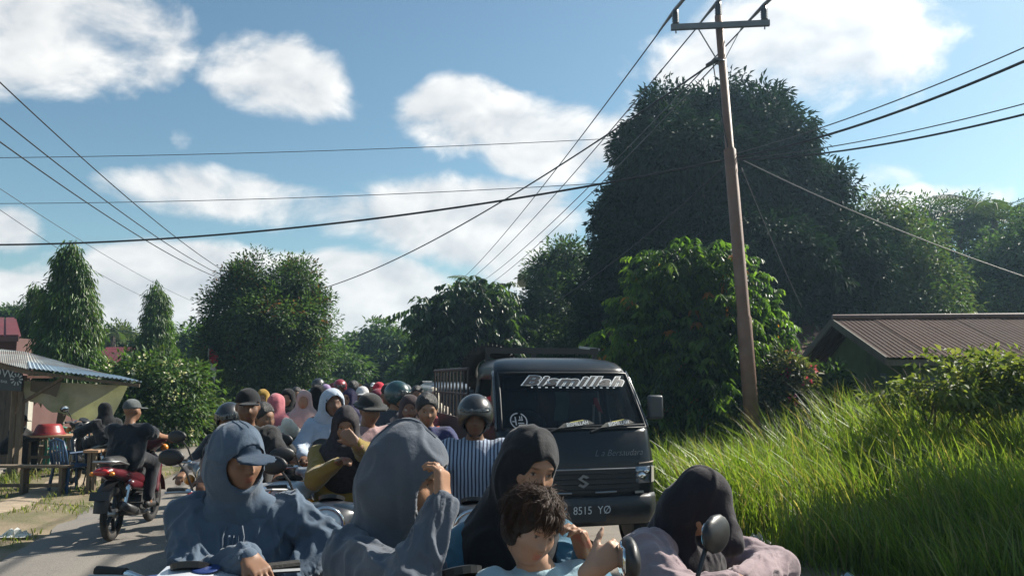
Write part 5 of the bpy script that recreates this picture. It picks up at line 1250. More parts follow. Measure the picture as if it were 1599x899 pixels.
    for s in (-1, 1):
        sp = obj('side_gate', MB().box((s * .82, 2.75, 1.05), (.04, 2.45, .5)), bed, t)
        for k in range(11): obj('rail_post', MB().tube([(s * .82, 1.55 + k * .24, 1.30), (s * .82, 1.55 + k * .24, 1.86)], .014, 6), mat('rail_rust', (.035, .026, .022), .6, metal=.0, var=.3), sp)
        obj('top_rail', MB().tube([(s * .82, 1.53, 1.87), (s * .82, 3.97, 1.87)], .02, 8), MATS['rail_rust'], sp)
        obj('low_rail', MB().tube([(s * .82, 1.53, 1.58), (s * .82, 3.97, 1.58)], .014, 8), MATS['rail_rust'], sp)
    obj('tail_gate', MB().box((0, 3.98, 1.05), (1.6, .04, .5)), bed, t)
    obj('headboard_bar', MB().beam((-.62, 1.52, 2.08), (.74, 1.52, 2.08), .07, .07), BLACKPL, t)
    obj('bar_end', MB().beam((.50, 1.48, 2.125), (.76, 1.52, 2.10), .03, .03), mat('bar_grey', (.25, .27, .28), .35), t)
    for x in (-.6, -.05, .7): obj('headboard_post', MB().beam((x, 1.52, .8), (x, 1.52, 2.05), .05, .05, (0, 1, 0)), BLACKPL, t)
    st = obj('spare_tyre', MB().torus((-.50, 1.80, 1.86), (.25, 1, .45), .24, .085, 36, 10, .9).mesh('spare_tyre', True), RUBBER, t)
    tr = MB()
    for k in range(40):
        a = 2 * math.pi * k / 40; ax = Vector((.25, 1, .45)).normalized(); x = ax.cross(Vector((0, 0, 1))).normalized(); y = ax.cross(x); d = x * math.cos(a) + y * math.sin(a)
        for o_ in (-.03, .03): tr.box(Vector((-.50, 1.80, 1.86)) + d * .322 + ax * o_, (.03, .03, .03))
    obj('tread_block', tr, RUBBER, st)['kind'] = 'stuff'
    obj('chassis', MB().box((0, 2.1, .48), (.75, 3.8, .14)), BLACKPL, t)
    for x in (-.70, .70):
        for y in (.42, 3.05):
            w = obj('wheel', MB().lathe([(.15, -.08), (.16, -.05), (.16, .06), (.12, .07)], (x, y, .29), (1, 0, 0), 18), mat('steel_wheel', (.2, .2, .2), .5, metal=.4), t)
            obj('tyre', MB().torus((x, y, .29), (1, 0, 0), .215, .075, 30, 8, 1.1).mesh('tyre', True), RUBBER, w)
truck()
def parked_car():
    c = at(742, 592, 14.5); t = thing('silver_car', 'dark silver car stopped behind the black truck', 'car', (c.x, c.y, 0), R(12))
    body = paint('silver', (.20, .22, .24))
    zs = [.25, .4, .6, .8, .92, .98, 1.0, 1.15, 1.3, 1.45, 1.55, 1.62, 1.67, 1.69]
    yf = [(.2, .06), (.5, .0), (.8, .08), (.92, .22), (.98, .75), (1.0, .85), (1.55, 1.62), (1.62, 1.75), (1.67, 2.0), (1.69, 2.4)]
    hw = [(.2, .78), (.5, .85), (.95, .84), (1.0, .80), (1.55, .62), (1.62, .58), (1.67, .5), (1.69, .36)]
    rings, S, nf, ns = van_shell(zs, yf, hw, 4.1)
    shell_parts(t, zs, rings, nf, ns, (1.0, 1.55), (1.0, 1.5), body, tinted_glass(), name='car_body')
    for s in (-1, 1):
        obj('headlight', MB().box((s * .62, .10, .72), (.30, .10, .14)), LENS, t, .03)
        obj('door_mirror', MB().box((s * .92, 1.05, 1.05), (.2, .10, .14)), body, t, .03)
        obj('roof_rail', MB().tube([(s * .56, 1.9, 1.70), (s * .56, 3.8, 1.70)], .018, 6), CHROME, t)
        obj('pillar_trim', MB().tube([S(s * .79, 1.0) - Vector((0, .01, 0)), S(s * .62, 1.55) - Vector((0, .01, 0))], .03, 6), CHROME, t)
        for y in (.75, 3.3):
            w = obj('wheel', MB().lathe([(.18, -.08), (.2, -.05), (.2, .07), (.1, .08)], (s * .76, y, .31), (1, 0, 0), 18), ALU, t)
            obj('tyre', MB().torus((s * .76, y, .31), (1, 0, 0), .235, .075, 28, 8, 1.1).mesh('tyre', True), RUBBER, w)
    obj('grille', MB().box((0, .0, .62), (.8, .05, .16)), BLACKPL, t)
    obj('seats', MB().box((-.35, 2.0, 1.0), (.5, .2, .7)).box((.35, 2.0, 1.0), (.5, .2, .7)), mat('seat_cloth', (.06, .065, .065)), t).name = 'seat_row'
parked_car()

# ------------------------------------------------------------------ people
A3 = lambda v: np.array(tuple(v), np.float32)
def frame(yaw, pitch=0.0, roll=0.0):
    """Columns: right, forward, up. yaw 0 looks away from the camera, 90 to the right, 180 at the camera; pitch up, roll towards own right."""
    y, p, r = R(yaw), R(pitch), R(roll)
    F = np.array([math.sin(y), math.cos(y), 0]); Rt = np.array([math.cos(y), -math.sin(y), 0]); Z = np.array([0, 0, 1.0])
    F2 = F * math.cos(p) + Z * math.sin(p); U = Z * math.cos(p) - F * math.sin(p)
    R2 = Rt * math.cos(r) - U * math.sin(r); U2 = U * math.cos(r) + Rt * math.sin(r)
    return np.stack([R2, F2, U2], 1).astype(np.float32)
def ik(a, b, l1, l2, pole):
    a, b = np.array(a, float), np.array(b, float); d = b - a; D = np.linalg.norm(d) + 1e-6
    if D > (l1 + l2) * .995: b = a + d / D * (l1 + l2) * .995; d = b - a; D = np.linalg.norm(d)
    u = d / D; x = (l1 * l1 - l2 * l2 + D * D) / (2 * D); hgt = math.sqrt(max(1e-6, l1 * l1 - x * x))
    p = np.array(pole, float); p = p - u * (p @ u); p /= np.linalg.norm(p) + 1e-9
    return a + u * x + p * hgt, b
def head_prims(c, M, s=1.0):
    P = lambda x, y, z: c + M @ (np.array([x, y, z], np.float32) * s)
    e = lambda x, y, z, rx, ry, rz, k: el(P(x, y, z), np.array([rx, ry, rz]) * s, M, k * s)
    r = lambda a, b, ra, rb, k: rc(P(*a), P(*b), ra * s, rb * s, k * s)
    return [e(0, -.012, .030, .077, .094, .088, .02), e(0, .030, -.040, .060, .066, .068, .04), e(0, .050, -.078, .032, .034, .028, .03),
            r((-.03, .076, .028), (.03, .076, .028), .014, .014, .02),                                  # brow
            r((-.045, .055, -.02), (-.035, .062, -.03), .022, .02, .03), r((.045, .055, -.02), (.035, .062, -.03), .022, .02, .03),  # cheeks
            sub(e(-.032, .094, .010, .020, .018, .013, 0), .014 * s), sub(e(.032, .094, .010, .020, .018, .013, 0), .014 * s),
            e(-.031, .072, .009, .014, .013, .010, .004), e(.031, .072, .009, .014, .013, .010, .004),        # lids
            r((0, .088, .012), (0, .106, -.022), .008, .0115, .012), e(-.012, .096, -.027, .009, .010, .007, .006), e(.012, .096, -.027, .009, .010, .007, .006),
            e(0, .090, -.052, .024, .010, .0065, .006), e(0, .088, -.064, .020, .010, .0075, .006), sub(r((-.022, .100, -.0575), (.022, .100, -.0575), .003, .003, 0), .004 * s),
            e(-.078, -.008, .000, .012, .022, .032, .008), e(.078, -.008, .000, .012, .022, .032, .008)]
def hand_prims(w, d, n, side, curl=(25, 30, 20), spread=6, thumb=35, s=1.0, fat=1.0):
    """w wrist, d finger direction, n palm normal, side +1 when the thumb lies along cross(d, n)."""
    w, d, n = A3(w), A3(d), A3(n); d = d / np.linalg.norm(d); n = n - d * (n @ d); n /= np.linalg.norm(n); t = np.cross(d, n) * side
    K = .006; pr = [rc(w - d * .03 * s, w + d * .01 * s, .025 * s, .024 * s, .02)]
    for i in range(4):
        o = (1.5 - i) * .0195 * s; pr.append(rc(w + d * .012 * s + t * o * .75, w + d * .085 * s + t * o, .0155 * s, .0125 * s, .012))
    ln = [.070, .078, .072, .056]; rad = [.0088, .0090, .0086, .0076]
    for i in range(4):
        o = (1.5 - i) * .0200 * s; p = w + d * (.085 - .006 * (i == 3) - .003 * (i == 0)) * s + t * o; a = R(spread) * (1.5 - i) / 1.5; dd = d * math.cos(a) + t * math.sin(a); nn = n
        c = curl[i] if hasattr(curl[0], '__len__') else curl
        for k, f in enumerate((.45, .32, .23)):
            th = R(c[k]); dn = dd * math.cos(th) + nn * math.sin(th); nn = nn * math.cos(th) - dd * math.sin(th); dd = dn
            q = p + dd * ln[i] * f * s; pr.append(rc(p, q, rad[i] * (1 - .06 * k) * s * fat, rad[i] * (.94 - .06 * k) * s * fat, K)); p = q
    p = w + d * .022 * s + t * .026 * s; a = R(thumb); dd = d * math.cos(a) + t * math.sin(a) + n * .25; dd /= np.linalg.norm(dd)
    q = p + dd * .042 * s; pr.append(rc(p, q, .0155 * s, .0115 * s * fat, .012)); dd = dd * .85 + d * .35 + n * .1; dd /= np.linalg.norm(dd)
    q2 = q + dd * .032 * s; pr.append(rc(q, q2, .0108 * s * fat, .0098 * s * fat, K)); q3 = q2 + dd * .022 * s; pr.append(rc(q2, q3, .0098 * s * fat, .0078 * s * fat, K))
    return pr
def crease(n):
    r = np.clip(1 - np.abs(n) * 2.6, 0, 1); return r * r * (3 - 2 * r)
def fold_field(P, seed):
    w = np.stack([fbm(P * .45 + 5 + seed, 2), fbm(P * .45 + 19 + seed, 2), fbm(P * .45 + 41 + seed, 2)], 1) * .55
    Q = P + w + seed
    return crease(vnoise(Q)) * (.55 + .45 * vnoise(P * .5 + 77)) + .45 * crease(vnoise(Q * 1.9 + 31)) + .55 * vnoise(Q * .5 + 3) - .30
def ripple(v, n, amp, freq, stretch=(1, 1, 1), seed=0.0, segs=()):
    f = fold_field(v * np.array(stretch, np.float32) * freq, seed)
    for a, b in segs:
        ba = b - a; l = np.linalg.norm(ba) + 1e-6; u = ba / l; t = np.clip((v - a) @ u / l, -.1, 1.1); q = v - a - (t * l)[:, None] * u; dist = np.linalg.norm(q, axis=1)
        rad = q / (dist[:, None] + 1e-6); X = np.cross(u, np.array([.3, .2, .9])); X /= np.linalg.norm(X); Y = np.cross(u, X)
        skew = (rad @ X) * .45
        fa = .8 * fold_field(np.stack([(t * l) * 8.5 + skew * 1.3, rad @ X * .95, rad @ Y * .95], 1).astype(np.float32), seed + 11)
        m = np.clip((.115 - dist) / .03, 0, 1) * np.clip((t + .02) / .3, 0, 1) * np.clip((1.1 - t) / .1, 0, 1); f = f * (1 - m) + fa * m
    return v + n * (amp * f)[:, None]
def skin_mat(name, rough=.52):
    m = mat('skin_' + name, (0, 0, 0), rough, var=.08, scale=25, attr='Col', bump=.06, bscale=250, spec=.35); return m
SKIN = {'tan': (.30, .165, .10), 'mid': (.235, .125, .075), 'dark': (.15, .078, .047), 'fair': (.40, .24, .16)}
def face_cols(v, c, M, s, tone):
    L = ((v - c) @ M) / s; col = np.tile(np.array(SKIN[tone], np.float32), (len(v), 1))
    def blend(mask, rgb): 
        m = np.clip(mask, 0, 1)[:, None]; col[:] = col * (1 - m) + np.array(rgb, np.float32) * m
    f = L[:, 1] > .03
    sm = lambda x: np.clip(x, 0, 1)
    def ellm(x, z, rx, rz, soft): return f * sm((1 - np.sqrt(((L[:, 0] - x) / rx) ** 2 + ((L[:, 2] - z) / rz) ** 2)) / soft)
    lip = np.array(SKIN[tone]) * np.array([1.05, .62, .66]); blend(np.maximum(ellm(0, -.052, .025, .008, .4), ellm(0, -.064, .021, .009, .4)) * .8, lip)
    for sx in (-1, 1):
        blend(ellm(sx * .033, 0.0295, .022, .0050, .7) * .75, (.012, .009, .008))
        blend(ellm(sx * .031, .008, .0135, .0048, .4), (.30, .27, .25)); blend(ellm(sx * .031, .008, .0062, .0052, .3), (.015, .010, .008))
        blend(ellm(sx * .031, .0130, .016, .0026, .5), (.015, .011, .01))
    return col
FABRIC = lambda n, c, rough=.9, var=.12, sheen=.25, bump=.12, **k: mat('cloth_' + n, c, rough, var=var, scale=14, bump=bump, bscale=420, b2=(.22, 38), sheen=sheen, spec=.2, **k)
def person(label, hc, hyaw, hp=0, hr=0, byaw=None, lean=8, pose='seat', skin='tan', top=('shirt', (.1, .1, .1), 'long', .02), bottom=('trousers', (.03, .035, .05)),
           head=('hair', (.012, .010, .009)), wrist=None, elbow=None, hand=None, h=.014, fine_z=None, hs=1.0, joints=None, group='people in the queue', foot_z=None, seed=None, fold=None, sh_w=.165, extra=None, legs='bike', pelvis_z=None, hijab_drop=1.0):
    hc = A3(hc); byaw = hyaw if byaw is None else byaw; HM = frame(hyaw, hp, hr); BM = frame(byaw); Rt, F, Z = BM[:, 0], BM[:, 1], BM[:, 2]; s = hs
    seed = seed if seed is not None else abs(hash(round(float(hc[0]) * 100))) % 97 + .37
    J = {}
    ne = hc + HM @ np.array([0, -.02, -.07], np.float32) * s
    J['nb'] = ne + (-Z * .085 - F * .012) * s
    td = F * math.sin(R(lean)) + Z * math.cos(R(lean))
    J['pel'] = J['nb'] - td * .47 * s
    if joints: 
        for k in ('nb', 'pel'):
            if k in joints: J[k] = A3(joints[k])
        if 'pel' not in joints and 'nb' in joints: J['pel'] = J['nb'] - td * .47 * s
    if pelvis_z is not None: J['pel'][2] = pelvis_z
    for nm, sg in (('r', 1), ('l', -1)):
        J['s' + nm] = J['nb'] + (Rt * sg * sh_w - Z * .055) * s
        J['h' + nm] = J['pel'] + Rt * sg * .085 * s
    if joints: J.update({k: A3(v) for k, v in joints.items()})
    for nm, sg in (('r', 1), ('l', -1)):
        S = J['s' + nm]
        w = (wrist or {}).get(nm)
        if w is None: w = J['pel'] + (F * .50 + Rt * sg * .24 + Z * .17) * s if pose == 'seat' else S + (-Z * .50 + F * .06 + Rt * sg * .06) * s
        e_, w = ik(S, A3(w), .275 * s, .25 * s, (elbow or {}).get(nm, Rt * sg * .8 - Z * .9 - F * .2)); J['e' + nm], J['w' + nm] = e_.astype(np.float32), w.astype(np.float32)
        if joints and 'e' + nm in joints: J['e' + nm] = A3(joints['e' + nm])
        H_ = J['h' + nm]
        if pose == 'seat':
            if legs == 'bike': kn, an = H_ + (F * .36 + Rt * sg * .07 - Z * .14) * s, None; an = np.array([*(kn + (-F * .10 + Rt * sg * .01) * s)[:2], max(.12, H_[2] - .55 * s)], np.float32)
            else: kn = H_ + (F * .40 + Rt * sg * .06 + Z * .02) * s; an = np.array([*(kn + F * .02)[:2], .10 if foot_z is None else foot_z], np.float32)
        else: kn = H_ + (F * .02 - Z * (H_[2] - .1) * .5); an = np.array([*(H_ - F * .02)[:2], .09], np.float32)
        J['k' + nm], J['a' + nm] = kn, an
    g0 = np.array([J['pel'][0], J['pel'][1], 0], np.float32)
    root = thing('person', label, 'person', tuple(g0), 0, group)
    def mk(name, prims, m, hh, col=None, disp=None, relax=1):
        v, q = sdf_mesh(prims, hh, fine_z, (.03 if fine_z else None), relax)
        if disp: v = ripple(v, normals_of(v, q), *disp)
        return obj(name, np_mesh(name, v - g0, q, True, col(v) if col else None), m, root)
    # ---- body, one continuous surface
    B = head_prims(hc, HM, s)
    if any(x[0] in ('hijab', 'hood', 'helmet') for x in (head if isinstance(head, list) else [head])): B = B[:-2]      # ears lie flat under the cover
    B += [rc(ne, J['nb'] + Z * .01, .050 * s, .058 * s, .03 * s)]
    sd = Rt * .075 * s
    for sg in (-1, 1): B.append(rc(J['pel'] + sd * sg, J['nb'] - Z * .14 * s + sd * sg, .095 * s, .100 * s, .06 * s))
    B.append(rc(J['sl'], J['sr'], .055 * s, .055 * s, .05 * s))
    fat = 1.0 if h < .008 else 1.25
    for nm, sg in (('r', 1), ('l', -1)):
        B += [rc(J['s' + nm], J['e' + nm], .050 * s, .040 * s, .03), rc(J['e' + nm], J['w' + nm], .039 * s, .026 * s, .02)]
        fd = (J['w' + nm] - J['e' + nm]); fd = fd / (np.linalg.norm(fd) + 1e-9); hd = (hand or {}).get(nm, {})
        nrm = hd.get('n', -Z + F * .2); dd = hd.get('d', fd + F * .15 - Z * .1)
        B += hand_prims(J['w' + nm], dd, nrm, hd.get('side', -sg), hd.get('curl', (30, 35, 25)), hd.get('spread', 5), hd.get('thumb', 35), s * hd.get('s', .98), fat)
        B += [rc(J['h' + nm], J['k' + nm], .085 * s, .058 * s, .04), rc(J['k' + nm], J['a' + nm], .055 * s, .038 * s, .03), rc(J['a' + nm] - Z * .03, J['a' + nm] - Z * .05 + F * .15 * s, .035, .028, .03)]
    mk('body', B, skin_mat(skin), h, lambda v: face_cols(v, hc, HM, s, skin))
    # ---- top
    nm_, col_, slv, infl = top[:4]; tm = FABRIC(top[4] if len(top) > 4 else '%s_%.2f_%.2f_%.2f' % (nm_, *col_), col_) if not isinstance(col_, bpy.types.Material) else col_
    T = []
    for sg in (-1, 1): T.append(rc(J['pel'] + sd * sg - td * .06, J['nb'] - Z * .15 * s + sd * sg, .105 * s + infl, .108 * s + infl * .8, .07 * s))
    T += [rc(J['sl'] - Z * .01, J['sr'] - Z * .01, .055 * s + infl * .8, .055 * s + infl * .8, .05 * s), rc(J['nb'] - Z * .08 * s, J['nb'] - Z * .01 * s, .09 * s, .066 * s, .05 * s)]
    for nm, sg in (('r', 1), ('l', -1)):
        if slv == 'long': T += [rc(J['s' + nm], J['e' + nm], .055 * s + infl, .043 * s + infl, .035), rc(J['e' + nm], J['w' + nm] + (J['e' + nm] - J['w' + nm]) * .06, .044 * s + infl, .031 * s + infl * .55, .03)]
        elif slv == 'short': T.append(rc(J['s' + nm], J['s' + nm] * .4 + J['e' + nm] * .6, .057 * s + infl, .056 * s + infl, .035))
    T.append(sub(rc(J['nb'] + Z * .02, ne + Z * .03 + F * .01, .056 * s, .062 * s), .012))
    amp = fold if fold is not None else (.018 if infl > .025 else .012)
    segs = [(J['s' + k], J['e' + k]) for k in 'rl'] + [(J['e' + k], J['w' + k]) for k in 'rl']
    to = mk(nm_, T, tm, h * 1.05, disp=(amp, 10.0, (1.0, 1.0, .38), seed, segs if slv == 'long' else ()))
    if slv == 'long' and infl > .03:
        for nm in 'rl':
            w0, e0 = J['w' + nm], J['e' + nm]; u = (e0 - w0) / np.linalg.norm(e0 - w0); v, q = sdf_mesh([rc(w0 + u * .002, w0 + u * .045, .036 * s, .040 * s, .01)], .008); obj('cuff', np_mesh('cuff', v - g0, q), tm, root)
    # ---- trousers and shoes
    if bottom:
        Bm = FABRIC('%s_%.2f_%.2f' % (bottom[0], bottom[1][0], bottom[1][2]), bottom[1]); Lg = [rc(J['hl'] - Z * .02, J['hr'] - Z * .02, .115 * s, .115 * s, .05)]
        for nm in ('r', 'l'): Lg += [rc(J['h' + nm], J['k' + nm], .098 * s, .075 * s, .05), rc(J['k' + nm], J['a' + nm] + Z * .05, .073 * s, .06 * s, .04)]
        if bottom[0] == 'skirt': Lg.append(rc((J['kl'] + J['kr']) / 2, (J['al'] + J['ar']) / 2 + Z * .1, .15, .17, .08))
        hh = max(h * 1.3, .016); v, q = sdf_mesh(Lg, hh); v = ripple(v, normals_of(v, q), .008, 8, (1, 1, .6), seed); obj(bottom[0], np_mesh(bottom[0], v - g0, q), Bm, root)
        for nm in ('r', 'l'):
            a = J['a' + nm]; v, q = sdf_mesh([rc(a - Z * .035 - F * .04, a - Z * .055 + F * .16 * s, .045, .036, .03), cut(a - Z * .085, (0, 0, -1), .004)], .016); obj('sandal' if skin == 'tan' else 'shoe', np_mesh('shoe', v - g0, q), mat('shoe_dark', (.025, .022, .02), .6), root)
    # ---- head wear
    hp_ = lambda x, y, z: hc + HM @ (np.array([x, y, z], np.float32) * s)
    E = lambda x, y, z, rx, ry, rz, k=.03: el(hp_(x, y, z), np.array([rx, ry, rz]) * s, HM, k * s)
    for hw in (head if isinstance(head, list) else [head]):
        kind, hcol = hw[0], hw[1]; opt = hw[2] if len(hw) > 2 else {}
        m = hcol if isinstance(hcol, bpy.types.Material) else None
        if kind == 'hijab':
            m = m or FABRIC('hijab_%.2f_%.2f_%.2f' % hcol, hcol, sheen=.1); dz = hijab_drop
            P_ = [E(0, -.012, .032, .091, .111, .106, .03), E(0, .008, -.055, .080, .094, .082, .05), rc(hp_(0, -.02, -.06), J['nb'] + Z * .0, .086 * s, .105 * s, .05 * s),
                  el(J['nb'] - Z * .09 * s * dz + F * .03 * s, np.array([.205, .155, .15 * dz + .02]) * s, BM, .06 * s), el(J['nb'] - Z * .17 * s * dz + F * .07 * s, np.array([.15, .11, .14 * dz]) * s, BM, .06 * s)]
            P_ += opt.get('drape', [])
            P_.append(sub(E(0, .118, opt.get('fz', -.012), .061, .075, .086), .012 * s))
            mk('hijab', P_, m, h, disp=(opt.get('amp', .011), 8.5, (1.0, 1.0, .45), seed + 3))
        elif kind == 'hood':
            m = m or tm; P_ = [E(0, -.020, .026, .108, .132, .124, .04), E(0, -.03, -.05, .103, .117, .10, .05), rc(hp_(0, -.03, -.06), J['nb'] - F * .03 * s - Z * .02 * s, .095 * s, .098 * s, .06 * s), rc(J['nb'] + Rt * .09 * s, J['nb'] - Rt * .09 * s, .075 * s, .075 * s, .05 * s)]
            if opt.get('peak'): P_.append(rc(hp_(0, .03, .085), hp_(0, -.045, .115), .06 * s, .055 * s, .05 * s))
            P_ += [sub(E(0, .02, -.01, .086, .113, .108), .01 * s), sub(E(0, .14, opt.get('fz', -.015), .078, .10, .102), .015 * s), sub(rc(J['nb'] + Z * .05 + F * .02, ne + F * .03, .02 * s, .05 * s), .02)]
            ho = mk('hood', P_, m, h, disp=(opt.get('amp', .010), 8.0, (1.0, 1.0, .6), seed + 9))
            if h < .008:
                from mathutils.bvhtree import BVHTree
                bv = BVHTree.FromPolygons([x.co for x in ho.data.vertices], [p.vertices for p in ho.data.polygons]); c_ = hp_(0, -.02, .02) - g0
                for off in (-.012, .012):
                    pts = []
                    for a in np.linspace(R(62), R(195), 26):
                        d_ = HM @ np.array([0, math.cos(a), math.sin(a)]); o_ = c_ + HM @ np.array([off, 0, 0]) + d_ * .5; hit = bv.ray_cast(Vector(tuple(o_)), Vector(tuple(-d_)))[0]
                        if hit is not None and (hit - Vector(tuple(c_))).length > .09: pts.append(hit)
                    if len(pts) > 4: obj('seam', MB().tube(pts, .0032, 6).mesh('seam', True), m, ho)
        elif kind == 'cap':
            m = m or FABRIC('cap_%.2f_%.2f_%.2f' % hcol, hcol, sheen=0.1); P_ = [E(0, -.010, .045, .090, .108, .098, .02), cut(hp_(0, 0, .035 + opt.get('low', 0)), HM @ np.array([0, .10, -1]), .006)]
            if opt.get('back'): P_ = P_[:1] + [P_[1]]
            P_ += [E(0, .135, .036, .078, .075, .010, .012), sub(E(0, .15, -.012, .074, .12, .045), .008)]
            mk('cap', P_, m, max(.007, h * .85), disp=(.0015, 12, (1, 1, 1), seed))
        elif kind == 'bucket':
            m = m or FABRIC('bucket_%.2f' % hcol[0], hcol); P_ = [E(0, -.005, .055, .100, .115, .085, .02), cut(hp_(0, 0, .035), HM @ np.array([0, 0, -1]), .006), E(0, .01, .036, .150, .165, .020, .02), sub(E(0, .0, .00, .105, .12, .040), .01)]
            mk('bucket_hat', P_, m, max(.009, h), disp=(.003, 9, (1, 1, 1), seed))
        elif kind == 'helmet':
            m = m or paint('helmet_%.2f_%.2f' % (hcol[0], hcol[2]), hcol)
            P_ = [E(0, -.015, .028, .124, .150, .135, .02), sub(E(0, -.01, .013, .106, .132, .117), .006), cut(hp_(0, 0, -.095), HM @ np.array([0, .12, -1]), .008), sub(E(0, .175, -.055, .098, .13, .095), .012)]
            o = mk('helmet', P_, m, max(.008, h * .8))
            Vz = [E(0, -.012, .032, .131, .160, .140, .02), sub(E(0, -.012, .028, .125, .153, .133), .002), cut(hp_(0, .07, 0), HM @ np.array([0, -1, .0]), .004), cut(hp_(0, 0, opt.get('vz', .02)), HM @ np.array([0, 0, -1]), .004), cut(hp_(0, 0, .115), HM @ np.array([0, .25, 1]), .004)]
            mk('visor', Vz, mat('visor_tint', (.05, .055, .055), .08, var=.05, coat=.6), max(.0075, h * .6))
            mk('chin_strap', [rc(hp_(.085, .0, -.06), hp_(.03, .06, -.10), .008 * s, .008 * s, .01), rc(hp_(-.085, .0, -.06), hp_(-.03, .06, -.10), .008 * s, .008 * s, .01), rc(hp_(.03, .06, -.10), hp_(-.03, .06, -.10), .008 * s, .008 * s, .01)], BLACKPL, max(.006, h * .5))
        elif kind == 'hair':
            m = m or mat('hair_%.3f' % hcol[0], hcol, .45, var=.3, scale=60, bump=.5, bscale=160, stretch=(3, 3, .5)); P_ = [E(0, -.022, .036, .090, .108, .098, .02), E(0, -.05, -.03, .076, .066, .07, .04)]
            if opt.get('tied'): P_.append(rc(hp_(0, -.11, .0), hp_(0, -.13, -.10), .035 * s, .02 * s, .02))
            P_ += [sub(E(0, .105, -.055, .088, .085, .125), .02 * s)]
            if opt.get('full'): P_ = [E(0, -.018, .033, .088, .107, .099, .02), E(.045, -.025, -.02, .045, .075, .07, .04), E(-.045, -.025, -.02, .045, .075, .07, .04), sub(E(0, .125, -.040, .076, .082, .110), .03 * s)]
            mk('hair', P_, m, max(.007, h * .8), disp=((.006, 18, (1, 1, .6), seed) if opt.get('full') else (.004, 26, (1, 1, .4), seed)))
    if extra: extra(root, J, HM, hc, BM, g0, to)
    return root, J, HM, BM, g0

